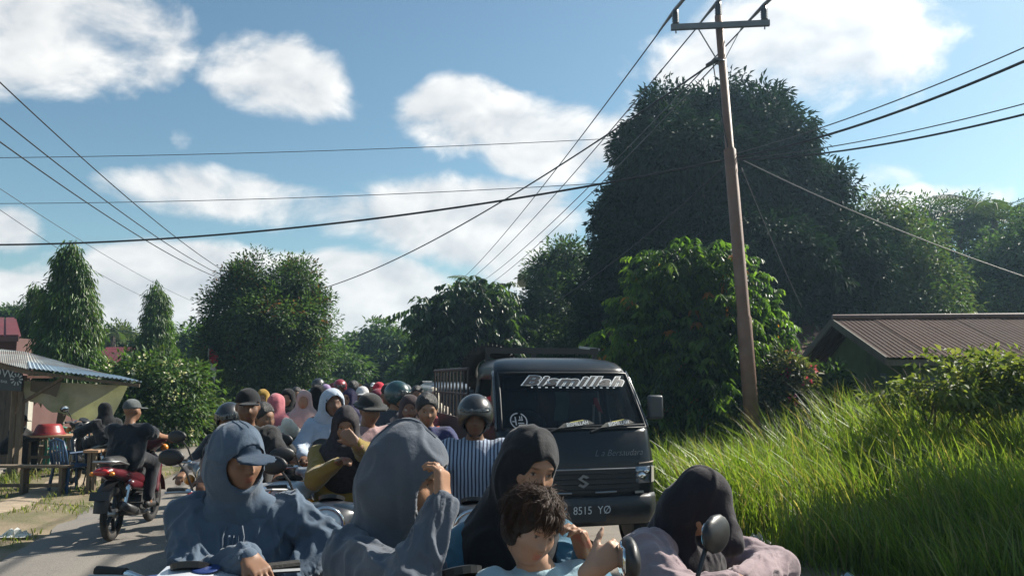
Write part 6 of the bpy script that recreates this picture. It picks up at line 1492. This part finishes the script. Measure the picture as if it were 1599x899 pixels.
# ------------------------------------------------------------------ the near group
def near_people():
    NH = .0058; FZ = 1.04
    grey_blue = FABRIC('hoodie_blue', (.072, .102, .142), .92, sheen=.25); grey = FABRIC('hoodie_grey', (.082, .096, .120), .92, sheen=.25)
    # 1: left, grey-blue zipped hoodie over a navy cap, one hand on the cowl, the other on the hip
    def zip_strings(root, J, HM, hc, BM, g0, top):
        from mathutils.bvhtree import BVHTree
        me = top.data; bvh = BVHTree.FromPolygons([v.co for v in me.vertices], [p.vertices for p in me.polygons])
        F, Z, Rt = BM[:, 1], BM[:, 2], BM[:, 0]; cord = mat('cord_grey', (.10, .12, .15), .8, var=.1); zipm = mat('zip_metal', (.10, .12, .15), .4, metal=.6)
        def on(x, z, lift=.004):
            o = Vector(tuple(J['nb'] + Rt * x + Z * z + F * .6 - g0)); hit = bvh.ray_cast(o, Vector(tuple(-F)))[0]; k = 0
            while hit is not None and (o - hit).length < .40 and k < 6: hit = bvh.ray_cast(hit - Vector(tuple(F)) * .004, Vector(tuple(-F)))[0]; k += 1
            return (hit if hit is not None and (o - hit).length < .52 else o - Vector(tuple(F)) * .45) + Vector(tuple(F)) * lift
        obj('zip', MB().tube([on(.012, -.07 - .022 * k, .0) for k in range(20)], .0055, 6, flat=.7).mesh('zip', True), zipm, root)
        for sg in (-1, 1):
            obj('placket', MB().tube([on(.012 + sg * .016, -.07 - .022 * k, .001) for k in range(20)], .009, 6, flat=.6).mesh('placket', True), top.data.materials[0], root)
            x0 = .012 + sg * .030
            obj('drawstring', MB().tube([on(x0, -.035, .012), on(x0 + .010 * sg, -.075, .010), on(x0 + .006 * sg, -.12, .007), on(x0 + .016 * sg, -.150 + .02 * sg, .007)], .0038, 6).mesh('drawstring', True), cord, root)
        for sg in (-1, 1): obj('pocket_seam', MB().tube([on(sg * .11, -.27 - .02 * k, .001) + Vector(tuple(Rt * sg * .008 * k)) * 0 for k in range(7)], .004, 6).mesh('pocket_seam', True), top.data.materials[0], root)
    person('person in grey-blue hoodie over a navy cap, hand on hip', at(372, 716, 3.276), 132, -12, 4, byaw=168, lean=4, top=('hoodie', grey_blue, 'long', .0305), head=[('cap', (.030, .050, .080), {'low': -.012}), ('hood', grey_blue, {'amp': .012})],
           joints={'nb': at(376, 800, 3.346), 'pel': at(385, 1000, 3.346), 'sr': at(305, 812, 3.323), 'sl': at(452, 800, 3.393), 'er': at(296, 920, 3.12), 'el': at(508, 845, 3.416)},
           wrist={'r': at(388, 869, 2.98), 'l': at(452, 905, 3.253)}, hand={'r': {'d': (.62, -.45, -.42), 'n': (-.15, .35, -.9), 'curl': (20, 26, 18), 'spread': 8, 'thumb': 30}}, h=NH, fine_z=FZ, skin='mid', group='people sitting on the nearest motorcycles', seed=2.2, fold=.032, extra=zip_strings, sh_w=.16)
    # 2: centre, grey hoodie, hand shading the eyes
    person('person in plain grey hoodie shading the eyes with one hand', at(634, 745, 2.596), 100, -20, 0, byaw=128, lean=6, top=('hoodie', grey, 'long', .0305), head=('hood', grey, {'peak': True, 'amp': .019}),
           joints={'nb': at(612, 838, 2.662), 'pel': at(620, 1060, 2.706), 'sr': at(545, 872, 2.530), 'sl': at(672, 860, 2.882), 'er': at(640, 925, 2.222)},
           wrist={'r': at(690, 785, 2.332), 'l': at(700, 1000, 2.530)}, hand={'r': {'d': (-.02, .30, 1.0), 'n': (-.9, .35, .1), 'curl': (38, 45, 30), 'thumb': 45}}, h=NH, fine_z=FZ, skin='tan', group='people sitting on the nearest motorcycles', seed=5.1, fold=.024)
    # 3: woman in black hijab and blue top looking down at the child
    black = FABRIC('hijab_black', (.012, .013, .016), .85, sheen=.15)
    person('woman in black hijab and blue top bending over the small child', at(824, 728, 2.70), 150, -20, -10, byaw=150, lean=10, top=('blouse', (.045, .135, .20), 'long', .022), head=('hijab', black, {'amp': .011}), hijab_drop=1.5,
           joints={'nb': at(790, 822, 2.84), 'pel': at(790, 1030, 2.9), 'sr': at(735, 850, 2.80), 'sl': at(868, 846, 2.9)},
           wrist={'r': at(770, 985, 2.45), 'l': at(914, 868, 2.46)}, elbow={'l': (.5, .3, -1)}, hand={'l': {'d': (-.25, -.25, .8), 'n': (-.75, -.5, -.2), 'curl': (35, 40, 30), 'thumb': 25}}, h=NH, fine_z=FZ, skin='tan', group='people sitting on the nearest motorcycles', seed=8.7)
    # 4: the child in front of her
    def wild_hair(root, J, HM, hc, BM, g0, top):
        rng = np.random.default_rng(4); s = .80; nc = 420; per = 18; steps = 6
        ax = np.array([.092, .111, .104]) * s; c0 = np.array([0, -.016, .033]) * s
        d = rand_dirs(rng, nc * 3); d = d[(d[:, 2] > -.45) & ~((d[:, 1] > .30) & (d[:, 2] < .62))][:nc]; nc = len(d)
        k = np.repeat(np.arange(nc), per); n = len(k); D = d[k] + rng.normal(size=(n, 3)) * .045; D /= np.linalg.norm(D, axis=1, keepdims=True)
        whorl = np.array([.1, -.45, .88]); whorl /= np.linalg.norm(whorl); side = rng.normal(size=(nc, 3))[k] * .55; ln = (rng.uniform(.35, .85, nc)[k] * rng.uniform(.8, 1.2, n)) / steps
        ph = (rng.random(nc) * 6.28)[k]; fly = (rng.random(n) < .09) * rng.random(n) * .35; rows = []; cl = rng.uniform(.04, .10, nc)[k]
        for i in range(steps + 1):
            t = i / steps; rad = 1.0 + .07 * np.sin(t * 2.2) + cl * np.sin(t * 7 + ph) + fly * t
            p = D * ax * rad[:, None] + c0; tg = D - whorl + side + np.array([.22, -.12, -.45]); tg -= D * np.sum(tg * D, 1, keepdims=True); tg /= np.linalg.norm(tg, axis=1, keepdims=True) + 1e-9
            sd = np.cross(tg, D); w = .0011 * (1 - .7 * t); rows += [p - sd * w, p + sd * w]
            D = D + tg * ln[:, None] + sd * (np.cos(t * 7 + ph) * .05)[:, None]; D /= np.linalg.norm(D, axis=1, keepdims=True)
        V = np.stack(rows, 1).reshape(-1, 3) @ HM.T + hc - g0; b_ = np.arange(n)[:, None] * (2 * steps + 2)
        o = obj('loose_hair', np_mesh('loose_hair', V, np.concatenate([b_ + np.array([[2 * i, 2 * i + 1, 2 * i + 3, 2 * i + 2]]) for i in range(steps)]), False), mat('hair_brown', (.045, .024, .015), .6, var=.3, trans=.15, spec=.2), root); o['kind'] = 'stuff'
    person('small child with tousled hair in light blue shirt', at(830, 822, 2.30), 152, -24, -16, byaw=158, lean=4, top=('shirt', (.30, .44, .50), 'short', .014), head=('hair', (.018, .012, .010), {'full': True}), hs=.80,
           joints={'nb': at(840, 892, 2.36), 'pel': at(838, 1070, 2.42)}, wrist={'r': at(800, 1000, 2.2), 'l': at(926, 886, 2.10)}, elbow={'l': (.3, .2, -1)},
           hand={'l': {'d': (.55, .05, .35), 'n': (.1, .95, -.2), 'curl': (45, 55, 35), 'thumb': 45, 's': 1.0}}, h=NH, fine_z=FZ, skin='fair', group='people sitting on the nearest motorcycles', seed=1.3, extra=wild_hair, pelvis_z=.80)
    # 5: woman in black hijab resting on her handlebar
    person('woman in black hijab and dusty pink top resting on her handlebar', at(1092, 784, 3.050), 124, -54, 0, byaw=122, lean=26, top=('blouse', (.26, .19, .20), 'long', .030), head=('hijab', FABRIC('hijab_plum', (.016, .012, .016), .85, sheen=.15), {'amp': .014, 'drape': [rc(at(1128, 812, 2.98), at(1142, 850, 2.92), .055, .05, .05)]}), hijab_drop=1.25,
           joints={'nb': at(1052, 842, 3.174), 'pel': at(985, 1000, 3.410), 'sr': at(1010, 862, 2.976), 'sl': at(1105, 852, 3.373), 'er': at(1060, 932, 2.728), 'el': at(1212, 885, 3.249)},
           wrist={'r': at(1150, 915, 2.753), 'l': at(1150, 905, 2.926)}, h=NH, fine_z=FZ, skin='tan', group='people sitting on the nearest motorcycles', seed=6.6, fold=.018)
    def bike_for(label, x, y, face, col, cn, sc=False, mirrors=(), scale=1.08): return place_bike(label, x, y, face, col, cn, sc, mirrors=mirrors, scale=scale)
    p = at(345, 592, 3.33); bl = bike_for('blue and white motorcycle under the person in grey-blue hoodie', p.x, p.y, 172, (.012, .035, .16), 'blue', True, scale=1.0)
    # white panel and round blue roundel printed on its cowl
    for c in kids(bl):
        if c.name.startswith('headset_cowl'):
            wv = obj('white_panel', MB().sheet([[(x, .30 + .10 * k + .0 * x, 1.062 - .004 * k - .9 * x * x * (1.0)) for x in np.linspace(-.17, .10, 9)] for k in range(3)]).mesh('white_panel', True), mat('print_white', (.55, .58, .62), .35, coat=.4), c)
            obj('roundel', MB().lathe([(.001, .010), (.045, .009), (.05, .006)], (-.06, .40, 1.056), (0, .1, 1), 22, False), mat('print_blue', (.02, .04, .14), .35), c)
    p = at(640, 592, 2.85); bike_for('black motorcycle under the person in plain grey hoodie', p.x, p.y, 150, (.02, .02, .022), 'black')
    rb = bike_for('dark red motorcycle carrying the woman and the child', -.115, 2.34, 168, (.10, .015, .02), 'dark_red', mirrors=(-1,), scale=1.03)
    for c in kids(rb):                                             # its one mirror is folded edge-on
        if c.name.startswith('mirror'):
            m_ = Matrix.Rotation(R(68), 3, 'Z'); p_ = Vector((-.335, .335, 0)); c.location = p_ - m_ @ p_; c.rotation_euler = (0, 0, R(68))
    bike_for('black and silver motorcycle under the leaning woman', .11, 2.44, 139, (.03, .03, .033), 'black_silver', mirrors=(-1,), scale=1.03)
near_people()

# ------------------------------------------------------------------ the queue behind them
def crowd():
    def put(label, px, ytop, d, yaw, pitch=0, drop=.118, **kw):
        p = at(px, ytop, d); kw.setdefault('h', .0115 if d < 6.5 else (.015 if d < 9 else .022 if d < 16 else .03)); return person(label, (p.x, p.y, p.z - drop), yaw, pitch, **kw)
    striped = FABRIC('striped', (.42, .46, .55), .9)
    nt = striped.node_tree; N = nt.nodes; L = nt.links; b = N['Principled BSDF']; tc = N.new('ShaderNodeTexCoord'); wv = N.new('ShaderNodeTexWave'); wv.inputs['Scale'].default_value = 13.0; wv.inputs['Distortion'].default_value = .6; wv.inputs['Detail'].default_value = 0
    L.new(tc.outputs['Object'], wv.inputs['Vector']); rp = N.new('ShaderNodeValToRGB'); rp.color_ramp.interpolation = 'CONSTANT'; rp.color_ramp.elements[0].color = (.30, .36, .46, 1); rp.color_ramp.elements[1].position = .62; rp.color_ramp.elements[1].color = (.035, .045, .085, 1)
    L.new(wv.outputs[0], rp.inputs[0]); L.new(rp.outputs[0], b.inputs['Base Color'])
    def glossy_black(): return paint('helmet_black', (.018, .018, .018))
    put('man in black helmet and blue striped shirt', 742, 612, 5.4, 176, -6, drop=.175, top=('shirt', striped, 'short', .018), head=('helmet', glossy_black(), {'vz': .055}), skin='dark', byaw=178, sh_w=.185, joints=None)
    put('woman in patterned dark hijab raising one hand to her mouth', 540, 632, 5.6, 168, -14, drop=.145, top=('jacket', (.22, .15, .03), 'long', .02), head=('hijab', mat('hijab_print', (.018, .014, .018), .85, var=.9, scale=38, bump=.1, bscale=300), {'amp': .009}), skin='mid', byaw=172,
        wrist={'l': at(556, 692, 5.15), 'r': at(528, 722, 5.25)}, hand={'l': {'d': (-.5, -.1, .5), 'n': (-.3, .8, .2), 'curl': (40, 45, 30)}})
    put('boy in pale blue hooded top looking aside', 520, 602, 7.2, 150, 0, drop=.165, top=('hoodie', (.36, .42, .50), 'long', .028), head=('hood', FABRIC('hood_pale', (.38, .44, .52)), {'amp': .009}), skin='dark', byaw=165, lean=14, hs=.96)
    def logo(root, J, HM, hc, BM, g0, top):
        F, Z, Rt = BM[:, 1], BM[:, 2], BM[:, 0]; c = J['sl'] + F * .075 + Rt * .0 - Z * .06 - g0; obj('shirt_badge', MB().lathe([(.001, .004), (.022, .002), (.024, -.01)], tuple(c), tuple(F), 12), mat('badge_green', (.05, .3, .1), .7), root)
    put('man in black cap and black shirt behind the grey-blue hoodie', 388, 606, 5.9, 158, -4, drop=.140, top=('shirt', (.013, .013, .014), 'short', .018), head=('cap', (.012, .013, .015)), skin='dark', byaw=165, extra=logo)
    put('person in black t-shirt half hidden behind the man in black cap', 412, 630, 6.8, 120, -10, top=('shirt', (.012, .012, .013), 'short', .018), head=('hair', (.012, .010, .009)), skin='mid', byaw=140)
    put('person in black helmet just above the grey-blue hood', 358, 628, 7.6, 180, -10, drop=.16, top=('shirt', (.03, .03, .035), 'long', .018), head=('helmet', paint('helmet_dark', (.02, .022, .025))), skin='mid')
    put('woman in rose pink hijab and cream blouse seen from behind', 432, 616, 9.2, 20, -6, top=('blouse', (.58, .55, .47), 'long', .018), head=('hijab', FABRIC('hijab_rose', (.42, .13, .15)), {'amp': .009}), byaw=15, hijab_drop=.8)
    put('woman in black hijab facing the camera beside the pink hijab', 450, 606, 10.4, 180, -4, drop=.135, top=('blouse', (.02, .02, .022), 'long', .018), head=('hijab', (.010, .010, .011)), skin='tan')
    put('woman in pale pink hijab and rose sleeve', 475, 608, 9.8, 170, -6, drop=.135, top=('blouse', (.42, .17, .18), 'long', .018), head=('hijab', (.46, .32, .30)), skin='tan')
    put('person in black hijab just left of the pale blue hood', 497, 600, 10.6, 10, 0, drop=.135, top=('blouse', (.015, .015, .018), 'long', .02), head=('hijab', (.010, .010, .012)))
    put('person in navy hijab right of the pale blue hood', 545, 606, 10.0, 200, 0, drop=.135, top=('blouse', (.03, .03, .07), 'long', .02), head=('hijab', (.035, .032, .075)))
    put('boy in black bucket hat behind the patterned hijab', 578, 613, 6.6, 150, -14, drop=.14, top=('shirt', (.34, .22, .22), 'short', .018), head=('bucket', (.018, .020, .019)), skin='mid')
    put('bearded man in yellow shirt', 607, 598, 9.0, 165, -20, drop=.14, top=('shirt', (.52, .27, .03), 'short', .018), head=('cap', (.03, .02, .02)), skin='dark', byaw=172)
    put('rider in dark teal helmet', 622, 594, 8.4, 120, -10, drop=.165, top=('jacket', (.05, .05, .06), 'long', .022), head=('helmet', paint('helmet_teal', (.012, .045, .05))), skin='mid', byaw=160)
    put('woman in brown hijab beside the teal helmet', 640, 614, 7.4, 175, -10, drop=.14, top=('blouse', (.07, .07, .09), 'long', .02), head=('hijab', (.045, .032, .034)), skin='dark')
    def straps(root, J, HM, hc, BM, g0, top):
        F, Z, Rt = BM[:, 1], BM[:, 2], BM[:, 0]; m = mat('strap_orange', (.62, .12, .05), .7, var=.1)
        for sg in (-1, 1):
            a = J['nb'] + Rt * sg * .10 - Z * .02 - F * .06; obj('strap', MB().tube([tuple(a - g0), tuple(a + Z * .03 + F * .06 - g0), tuple(a + F * .145 - Z * .06 + Rt * sg * .01 - g0), tuple(a + F * .155 - Z * .25 + Rt * sg * .02 - g0)], .022, 8, flat=.45).mesh('strap', True), m, root)
    put('woman with tied hair and orange backpack straps', 667, 612, 6.4, 165, -14, drop=.14, top=('shirt', (.025, .03, .09), 'short', .018), head=('hair', (.010, .009, .009), {'tied': True}), skin='tan', byaw=172, extra=straps)
    # small figures far down the road
    far_list = [('rider in dark helmet above the black hijab', 497, 592, 14.5, ('helmet', paint('helmet_dark', (.02, .022, .025))), (.02, .025, .035), 170), ('person in dusty pink hijab far down the road', 536, 597, 17, ('hijab', (.36, .20, .18)), (.3, .12, .1), 190), ('person with black hair above the navy hijab', 553, 592, 12.5, ('hair', (.010, .010, .010), {'full': True}), (.013, .013, .015), 20),
                ('person in red shirt at the far end of the queue', 571, 598, 19, ('hair', (.012, .011, .010)), (.40, .06, .05), 180), ('person in red cap and red shirt left of the yellow shirt', 592, 596, 11.5, ('cap', (.45, .03, .05)), (.36, .02, .03), 160), ('person in orange hijab at the far end of the queue', 562, 599, 21, ('hijab', (.42, .16, .06)), (.2, .06, .05), 185),
                ('person in white cap far behind the queue', 583, 597, 23, ('cap', (.6, .6, .6)), (.25, .27, .3), 175), ('person in dark red hijab far behind the pale blue hood', 519, 597, 18, ('hijab', (.16, .04, .05)), (.08, .03, .04), 180), ('person in grey shirt farthest down the road', 578, 600, 27, ('hair', (.012, .011, .010)), (.3, .32, .34), 180), ('person in striped maroon top farthest down the road', 568, 601, 25, ('hijab', (.26, .10, .08)), (.3, .12, .1), 180)]
    for lab, px, yt, d, hw, c, yaw in far_list:
        put(lab, px, yt, d, yaw, 0, drop=.14, top=('shirt', c, 'long', .02), head=hw, group='small figures far down the road', skin='mid')
    more = [('woman in mustard hijab between the black cap and the rose pink hijab', 411, 607, 11.8, ('hijab', (.36, .22, .05)), (.1, .08, .06), 175, 'tan'), ('boy with black hair behind the pale pink hijab', 463, 603, 13.0, ('hair', (.012, .011, .010)), (.45, .45, .42), 165, 'mid'),
            ('woman in teal hijab right of the pale pink hijab', 487, 606, 12.2, ('hijab', (.04, .16, .17)), (.05, .12, .13), 185, 'tan'), ('man in white cap behind the bucket hat', 566, 603, 11.0, ('cap', (.5, .5, .5)), (.08, .1, .2), 170, 'dark'),
            ('woman in maroon hijab left of the yellow shirt', 589, 606, 10.4, ('hijab', (.17, .03, .05)), (.12, .03, .04), 178, 'tan'), ('man with black hair behind the brown hijab', 651, 601, 10.8, ('hair', (.012, .011, .010)), (.28, .05, .05), 172, 'mid'),
            ('woman in cream hijab behind the orange straps', 676, 604, 11.6, ('hijab', (.5, .46, .38)), (.35, .3, .25), 176, 'tan'), ('rider in red helmet deep in the queue', 531, 594, 13.6, ('helmet', paint('helmet_red', (.25, .02, .03))), (.05, .05, .06), 170, 'mid'),
            ('boy in grey cap beside the teal helmet', 634, 600, 12.4, ('cap', (.16, .17, .18)), (.2, .22, .25), 168, 'mid'), ('woman in lilac hijab deep in the queue', 509, 599, 14.2, ('hijab', (.30, .22, .36)), (.25, .18, .3), 182, 'tan')]
    for lab, px, yt, d, hw, c, yaw, sk in more: put(lab, px, yt, d, yaw, -4, drop=.138, top=('shirt', c, 'long', .02), head=hw, skin=sk, h=.02)
    # bikes of the queue
    def bk(label, px, d, face, col, cn, sc=False, lean=0):
        p = at(px, 592, d); place_bike(label, p.x, p.y, face, col, cn, sc, lean)
    bk('silver scooter with round headlamp in front of the pale blue hood', 462, 5.9, 172, (.42, .44, .46), 'silver_white', True)
    bk('dark motorcycle carrying the woman in patterned hijab', 536, 5.0, 176, (.02, .022, .028), 'dark')
    bk('bright red motorcycle behind the grey-blue hoodie', 370, 5.5, 168, (.45, .02, .02), 'red')
    bk('black motorcycle of the man in blue striped shirt', 742, 4.9, 178, (.02, .02, .02), 'black')
    bk('grey scooter of the boy in pale blue hood', 512, 6.9, 168, (.25, .27, .3), 'grey', True)
    bk('black scooter of the woman with orange straps', 667, 6.1, 172, (.02, .02, .022), 'black', True)
    bk('blue scooter under the woman in brown hijab', 638, 7.1, 176, (.03, .07, .25), 'mid_blue', True)
    bk('dark red scooter under the boy in bucket hat', 580, 6.4, 172, (.2, .02, .03), 'dark_red', True)
    bk('black motorcycle under the bearded man in yellow', 605, 8.7, 170, (.02, .02, .02), 'black')
    bk('white scooter of the woman in rose pink hijab', 436, 9.0, 5, (.6, .6, .6), 'white', True)
    bk('black scooter of the woman in pale pink hijab', 477, 9.5, 172, (.03, .03, .03), 'black', True)
    bk('red scooter of the woman in black hijab facing the camera', 451, 10.1, 176, (.3, .02, .03), 'bright_red', True)
    bk('black motorcycle under the person in navy hijab', 545, 9.8, 178, (.02, .02, .02), 'black')
    bk('grey motorcycle under the person in black helmet', 358, 7.3, 174, (.1, .1, .11), 'grey_dark')
    for lab, px, d, col, cn, sc in (('red scooter under the woman in mustard hijab', 411, 11.5, (.3, .02, .03), 'bright_red', True), ('blue motorcycle under the woman in teal hijab', 487, 11.9, (.03, .07, .25), 'mid_blue', False), ('white scooter under the man in white cap', 566, 10.7, (.6, .6, .6), 'white', True), ('black motorcycle under the woman in maroon hijab', 589, 10.1, (.02, .02, .02), 'black', False), ('silver scooter under the woman in cream hijab', 676, 11.3, (.42, .44, .46), 'silver_white', True)):
        bk(lab, px, d, 174, col, cn, sc)
    # left lane: rider going away, and the others by the stall
    hd = Vector((math.sin(R(-6)), math.cos(R(-6)), 0)); rt = Vector((hd.y, -hd.x, 0)); p = at(187, 592, 8.9) + hd * .61; p.z = 0
    place_bike('red and black motorcycle ridden away along the left lane', p.x, p.y, -6, (.09, .010, .016), 'deep_red', mirrors=())
    pv = p + hd * -.26; q = at(205, 626, pv.y)
    person('rider in grey cap and dark shirt seen from behind', (pv.x + .03, pv.y, q.z - .115), 18, -2, 0, byaw=2, lean=8, top=('shirt', (.013, .015, .020), 'short', .024), bottom=('trousers', (.012, .013, .017)), head=('cap', FABRIC('cap_camo', (.085, .095, .095), var=.5)), skin='mid', h=.013, group='people on the left roadside',
           wrist={'r': p + hd * .27 + rt * .31 + Vector((0, 0, 1.04)), 'l': p + hd * .27 - rt * .31 + Vector((0, 0, 1.04))}, foot_z=.30, fold=.016, sh_w=.18, pelvis_z=.92)
    q = at(164, 630, 13.2); fd = Vector((math.sin(R(305)), math.cos(R(305)), 0))
    place_bike('black motorcycle stopped beside the stall chairs', q.x + fd.x * .28, q.y + fd.y * .28, 305, (.02, .02, .02), 'black')
    person('woman in black hijab and dress on the motorcycle by the stall', (q.x, q.y, q.z - .12), 285, -14, 0, byaw=305, lean=16, top=('dress', (.010, .010, .012), 'long', .03), bottom=('trousers', (.010, .010, .012)), head=('hijab', (.008, .008, .010)), h=.016, group='people on the left roadside', pelvis_z=.86)
    q = at(34, 648, 15.6)
    person('person in black sitting at the stall table', (q.x, q.y, q.z - .115), 90, -12, 0, byaw=90, lean=20, top=('shirt', (.012, .012, .014), 'long', .022), bottom=('trousers', (.02, .018, .018)), head=('cap', (.012, .012, .013)), h=.018, legs='chair', foot_z=.07, group='people on the left roadside', pelvis_z=.50, wrist={'r': q + Vector((.42, -.1, -.42)), 'l': q + Vector((.42, .15, -.42))})
    q = at(1422, 628, 13.2)
    person('figure in pale shirt crouching under the spreading shrub', (q.x, q.y, q.z - .13), 290, -30, 0, byaw=285, lean=30, top=('shirt', (.40, .44, .50), 'short', .02), bottom=('trousers', (.10, .14, .15)), head=('hair', (.012, .011, .01)), h=.020, legs='chair', foot_z=.20, group='people by the house', pelvis_z=.62)
crowd()
def drop_tree(o):
    for c in kids(o): drop_tree(c)
    bpy.data.objects.remove(o)
for f_ in (False, True): drop_tree(PROTO[f_])

# ------------------------------------------------------------------ warm morning haze: one closed box of even, thin air
def haze():
    m = bpy.data.materials.new('haze_air'); m.use_nodes = True; N = m.node_tree.nodes; L = m.node_tree.links; N.clear()
    v = N.new('ShaderNodeVolumePrincipled'); v.inputs['Color'].default_value = (.50, .76, 1.0, 1); v.inputs['Density'].default_value = HAZE_DENSITY; v.inputs['Anisotropy'].default_value = .55
    out = N.new('ShaderNodeOutputMaterial'); L.new(v.outputs[0], out.inputs['Volume'])
    o = obj('haze', MB().box((0, 40, 6.5), (260, 260, 17)), m); o['kind'] = 'stuff'; o['label'] = 'thin bluish morning haze over the whole scene'; o['category'] = 'haze'; o.display_type = 'WIRE'
HAZE_DENSITY = .0012
haze()
